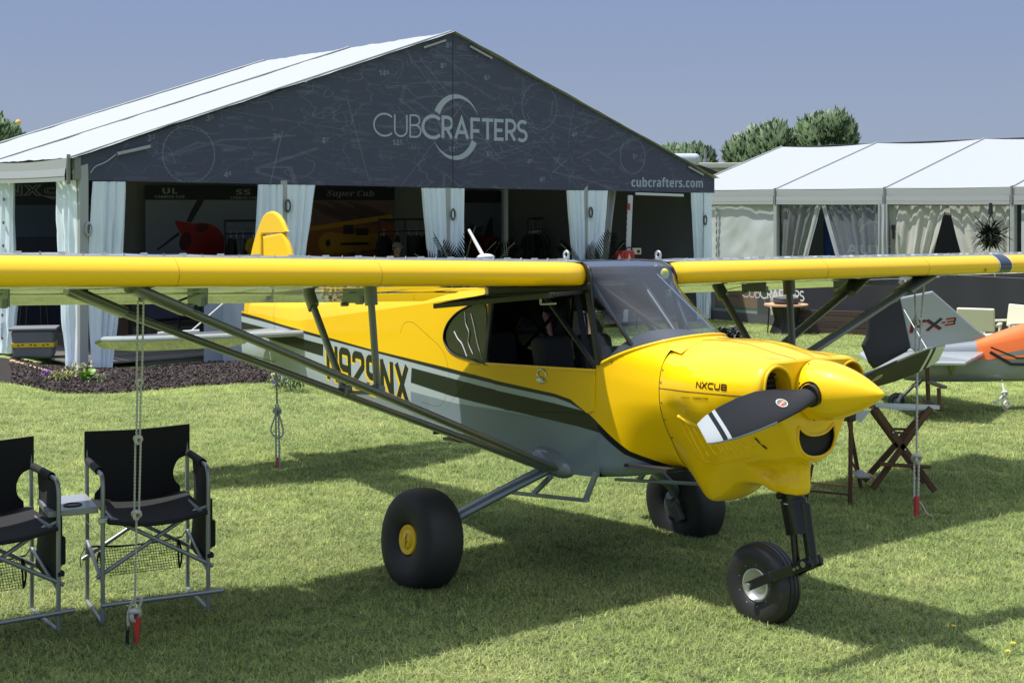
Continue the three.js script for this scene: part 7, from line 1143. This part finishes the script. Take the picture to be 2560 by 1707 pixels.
// ---------- far background: trees, metal building, trailer, balloon ----------
function tree(q, label, h, w, blobs, colour, n, leaf) {
  const t = thing('tree', label, 'tree', q), tm = mat([0.07, 0.055, 0.04], 0.9);
  obj('trunk', [rod(V(0, 0, 0), V(0.1, h * 0.45, 0), h * 0.035, h * 0.022), rod(V(0.1, h * 0.4, 0), V(w * 0.25, h * 0.7, 0.2), h * 0.018, h * 0.008), rod(V(0.1, h * 0.38, 0), V(-w * 0.25, h * 0.68, -0.2), h * 0.016, h * 0.007), rod(V(0.1, h * 0.45, 0), V(0, h * 0.85, 0.3), h * 0.018, h * 0.006)], tm, t);
  const p = []; const nn = []; const col = []; 
  for (let i = 0; i < n; i++) {
    const b = blobs[Math.floor(rnd() * blobs.length)], a = rr(0, 6.283), e = Math.acos(rr(-1, 1)), r = Math.pow(rnd(), 0.4), wob = 0.55 + 0.95 * fbm(a * 3.2 + b[0], e * 4.5 + b[1], 3), d = V(Math.sin(e) * Math.cos(a), Math.cos(e), Math.sin(e) * Math.sin(a));
    const c = V(b[0] + d.x * b[3] * r * wob, b[1] + d.y * b[4] * r * wob, b[2] + d.z * b[3] * r * wob), s = leaf * rr(0.5, 1.5) * (r > 0.8 ? 1.25 : 1), up = V(rr(-0.5, 0.5), 1, rr(-0.5, 0.5)).normalize(), ax = V(rr(-1, 1), rr(-0.2, 1), rr(-1, 1)).normalize().cross(up).normalize(), ay = up.clone().addScaledVector(d, 0.9).normalize();
    const q0 = c.clone().addScaledVector(ax, -s * 0.35), q1 = c.clone().addScaledVector(ax, s * 0.35), q2 = c.clone().addScaledVector(ay, s);
    const k = rr(0.6, 1.4) * (0.8 + 0.4 * fbm(c.x * 0.8, c.y * 0.8 + c.z, 2)); const gn = q1.clone().sub(q0).cross(q2.clone().sub(q0)); for (const v of gn.dot(d) > 0 ? [q0, q1, q2] : [q1, q0, q2]) { p.push(v.x, v.y, v.z); nn.push(d.x * 0.6 + 0, d.y * 0.6 + 0.4, d.z * 0.6); col.push(colour[0] * k, colour[1] * k, colour[2] * k); }
  }
  const g = new THREE.BufferGeometry(); g.setAttribute('position', new THREE.Float32BufferAttribute(p, 3)); g.setAttribute('normal', new THREE.Float32BufferAttribute(nn, 3)); g.setAttribute('color', new THREE.Float32BufferAttribute(col, 3));
  const m = obj('crown', g, mat([1, 1, 1], 0.8, 0, { vertexColors: true, specularIntensity: 0.3, transmission: 0.5, thickness: 0 }), t); m.userData.kind = 'stuff';
}
{
  const D = 85, m = D / FPX, base = (x) => { const q = at(x, 600, D); return V(q.x, 0, q.z); }, yy = (py) => CAM_Y + (HOR - py) * m, G = [0.13, 0.20, 0.10];
  const B = (x0, list) => list.map(([x, y, w, h]) => [(x - x0) * m, yy(y), rr(-1, 1), w * m, h * m]);
  tree(base(1890), 'dense green tree behind the white tent, left of the taller one', 4.5, 3, B(1890, [[1850, 385, 30, 32], [1890, 372, 38, 45], [1930, 365, 38, 50], [1872, 400, 52, 40], [1925, 420, 60, 60], [1960, 375, 26, 40]]), G, 26000, 0.30);
  tree(base(2050), 'tall dense green tree rising highest behind the white tent', 6, 3.4, B(2050, [[2000, 380, 40, 45], [2040, 345, 45, 50], [2075, 325, 42, 38], [2100, 345, 34, 44], [2050, 400, 75, 55], [2108, 375, 24, 36], [2078, 400, 50, 50]]), G, 30000, 0.30);
  tree(base(1735), 'low distant treetop showing over the gable of the show tent', 4, 3, B(1735, [[1680, 388, 28, 15], [1715, 388, 28, 15], [1742, 390, 18, 16], [1762, 400, 16, 18], [1720, 425, 60, 30]]), [0.15, 0.22, 0.13], 12000, 0.30);
  tree(base(0), 'green tree at the left edge behind the white tent roof', 6, 3, B(0, [[-12, 345, 40, 38], [10, 352, 24, 34], [-40, 330, 40, 48], [-10, 400, 60, 50]]), [0.14, 0.23, 0.10], 18000, 0.28);
  // metal building
  const d2 = 62, q = at(1850, 600, d2), t = thing('metal_building', 'beige ribbed metal building behind the two tents', 'building', V(q.x, 0, q.z), -0.03), Yt = CAM_Y + (HOR - 402) / FPX * d2, bm = mat([0.42, 0.40, 0.36], 0.5);
  obj('wall', box(9, Yt - 0.35, 4, 0, (Yt - 0.35) / 2, -2), bm, t); for (let i = 0; i < 36; i++) obj('wall_rib', box(0.06, Yt - 0.4, 0.05, -4.4 + i * 0.25, (Yt - 0.4) / 2, 0.02), bm, t); obj('roof_edge', box(9.3, 0.22, 4.4, 0, Yt - 0.2, -2, 0.03), mat([0.50, 0.49, 0.46], 0.5), t); obj('gutter', box(9.3, 0.08, 0.1, 0, Yt - 0.34, 0.25, 0.02), mat([0.12, 0.12, 0.12], 0.5), t);
  const fl = at(1770, 600, d2); obj('flue_pipe', [rod(V(fl.x - q.x, Yt - 0.2, -1), V(fl.x - q.x, CAM_Y + (HOR - 369) / FPX * d2, -1), 0.06), rod(V(fl.x - q.x, Yt - 0.2, -1), V(fl.x - q.x, Yt + 0.12, -1), 0.14, 0.1)], mat([0.2, 0.2, 0.21], 0.4, 0.4), t);
  // box trailer with rounded roof
  const d3 = 40, r = at(1715, 600, d3), tr = thing('box_trailer', 'pale grey box trailer with rounded roof edge behind the show tent', 'trailer', V(r.x, 0, r.z), -0.05), Y3 = CAM_Y + (HOR - 383) / FPX * d3, gm = mat([0.40, 0.44, 0.48], 0.35);
  obj('body', new RoundedBoxGeometry(2.1, 0.34, 2.4, 4, 0.15).translate(-0.62, Y3 - 0.17, -1.2), gm, tr); obj('side', box(0.30, Y3 - 0.9, 2.3, 0.20, (Y3 - 0.9) / 2 + 0.45, -1.2, 0.05), gm, tr); obj('door', box(1.5, Y3 - 0.95, 0.04, -0.72, (Y3 - 0.95) / 2 + 0.45, -0.02, 0.01), mat([0.10, 0.11, 0.13], 0.5), tr); obj('door_rail', [box(0.05, Y3 - 0.9, 0.05, 0.32, (Y3 - 0.9) / 2 + 0.45, 0.0), box(0.4, 0.07, 0.05, 0.1, Y3 - 0.42, 0.0)], M.white, tr);
  for (const x of [-1.2, 0]) obj('wheel', new THREE.TorusGeometry(0.25, 0.1, 10, 24).rotateY(Math.PI / 2).translate(x, 0.35, -1.0), M.rubber, tr);
  // dark canopy peak
  const d4 = 46, c4 = at(1757, 412, d4), c5 = at(1822, 442, d4), cn = thing('dark_canopy', 'black sloping canopy roof between the show tent and the white tent', 'canopy', V(c4.x, 0, c4.z)); const hx = c5.x - c4.x, cloth2 = mat([0.014, 0.015, 0.018], 0.7);
  obj('roof', [grid(6, 4, (u, v) => V(-0.6 + (hx + 0.6) * u, u < 0.38 ? c4.y : c4.y + (c5.y - c4.y) * (u - 0.38) / 0.62, -2.4 * v)), grid(6, 2, (u, v) => { const y = u < 0.38 ? c4.y : c4.y + (c5.y - c4.y) * (u - 0.38) / 0.62; return V(-0.6 + (hx + 0.6) * u, y - (y - c5.y + 0.25) * v, 0); })], cloth2, cn); for (const x of [-0.5, hx - 0.1]) obj('pole', rod(V(x, 0, -0.1), V(x, c5.y, -0.1), 0.03), alu, cn);
  // tethered balloon
  const bq = at(44, 306, 330), bl = thing('balloon', 'small yellow tethered balloon in the sky above the tree at the left', 'balloon', bq), s = 330 / FPX;
  obj('envelope', new THREE.SphereGeometry(7.3 * s, 28, 18), mat([0.75, 0.44, 0.06], 0.5), bl); const gore = []; for (let i = 0; i < 8; i++) gore.push(new THREE.TorusGeometry(7.32 * s, 0.03, 5, 40, Math.PI).rotateZ(-Math.PI / 2).rotateY(i * Math.PI / 4)); obj('seam', join(gore), mat([0.45, 0.27, 0.05], 0.6), bl); obj('equator_band', new THREE.TorusGeometry(7.3 * s, 0.06, 6, 40).rotateX(Math.PI / 2), mat([0.62, 0.55, 0.35], 0.6), bl);
  obj('gondola', new THREE.CylinderGeometry(2.2 * s, 1.6 * s, 3 * s, 12).translate(0.2 * s, -21 * s, 0), mat([0.08, 0.10, 0.14], 0.6), bl); for (const a of [1, -1]) obj('tether', rod(V(a * 2 * s, -6.8 * s, 0), V(a * 1.6 * s, -19.5 * s, 0), 0.02), mat([0.45, 0.47, 0.5], 0.7), bl);
  // yellow wild flowers in the near grass
  for (const [x, y, lab] of [[2386, 1588, 'single yellow dandelion in the shadow at the lower right'], [2521, 1652, 'yellow dandelion nearest the tip of the spinner shadow'], [2535, 1632, 'yellow dandelion cluster at the right edge']]) { const f = onGround(x, y), o = thing('dandelion', lab, 'flower', f), pet = []; for (let k = 0; k < 14; k++) { const p = leafBlade(0.016, 0.006, 0.2); p.rotateX(-0.4 + (k % 2) * 0.4); p.rotateY(k * 0.449); pet.push(p); } obj('petals', join(pet).translate(0, 0.05, 0), mat([0.80, 0.60, 0.02], 0.6), o); obj('stem', rod(V(0, 0, 0), V(0, 0.05, 0), 0.0016), mat([0.1, 0.2, 0.04], 0.7), o); }
}

renderer.render(scene, camera);
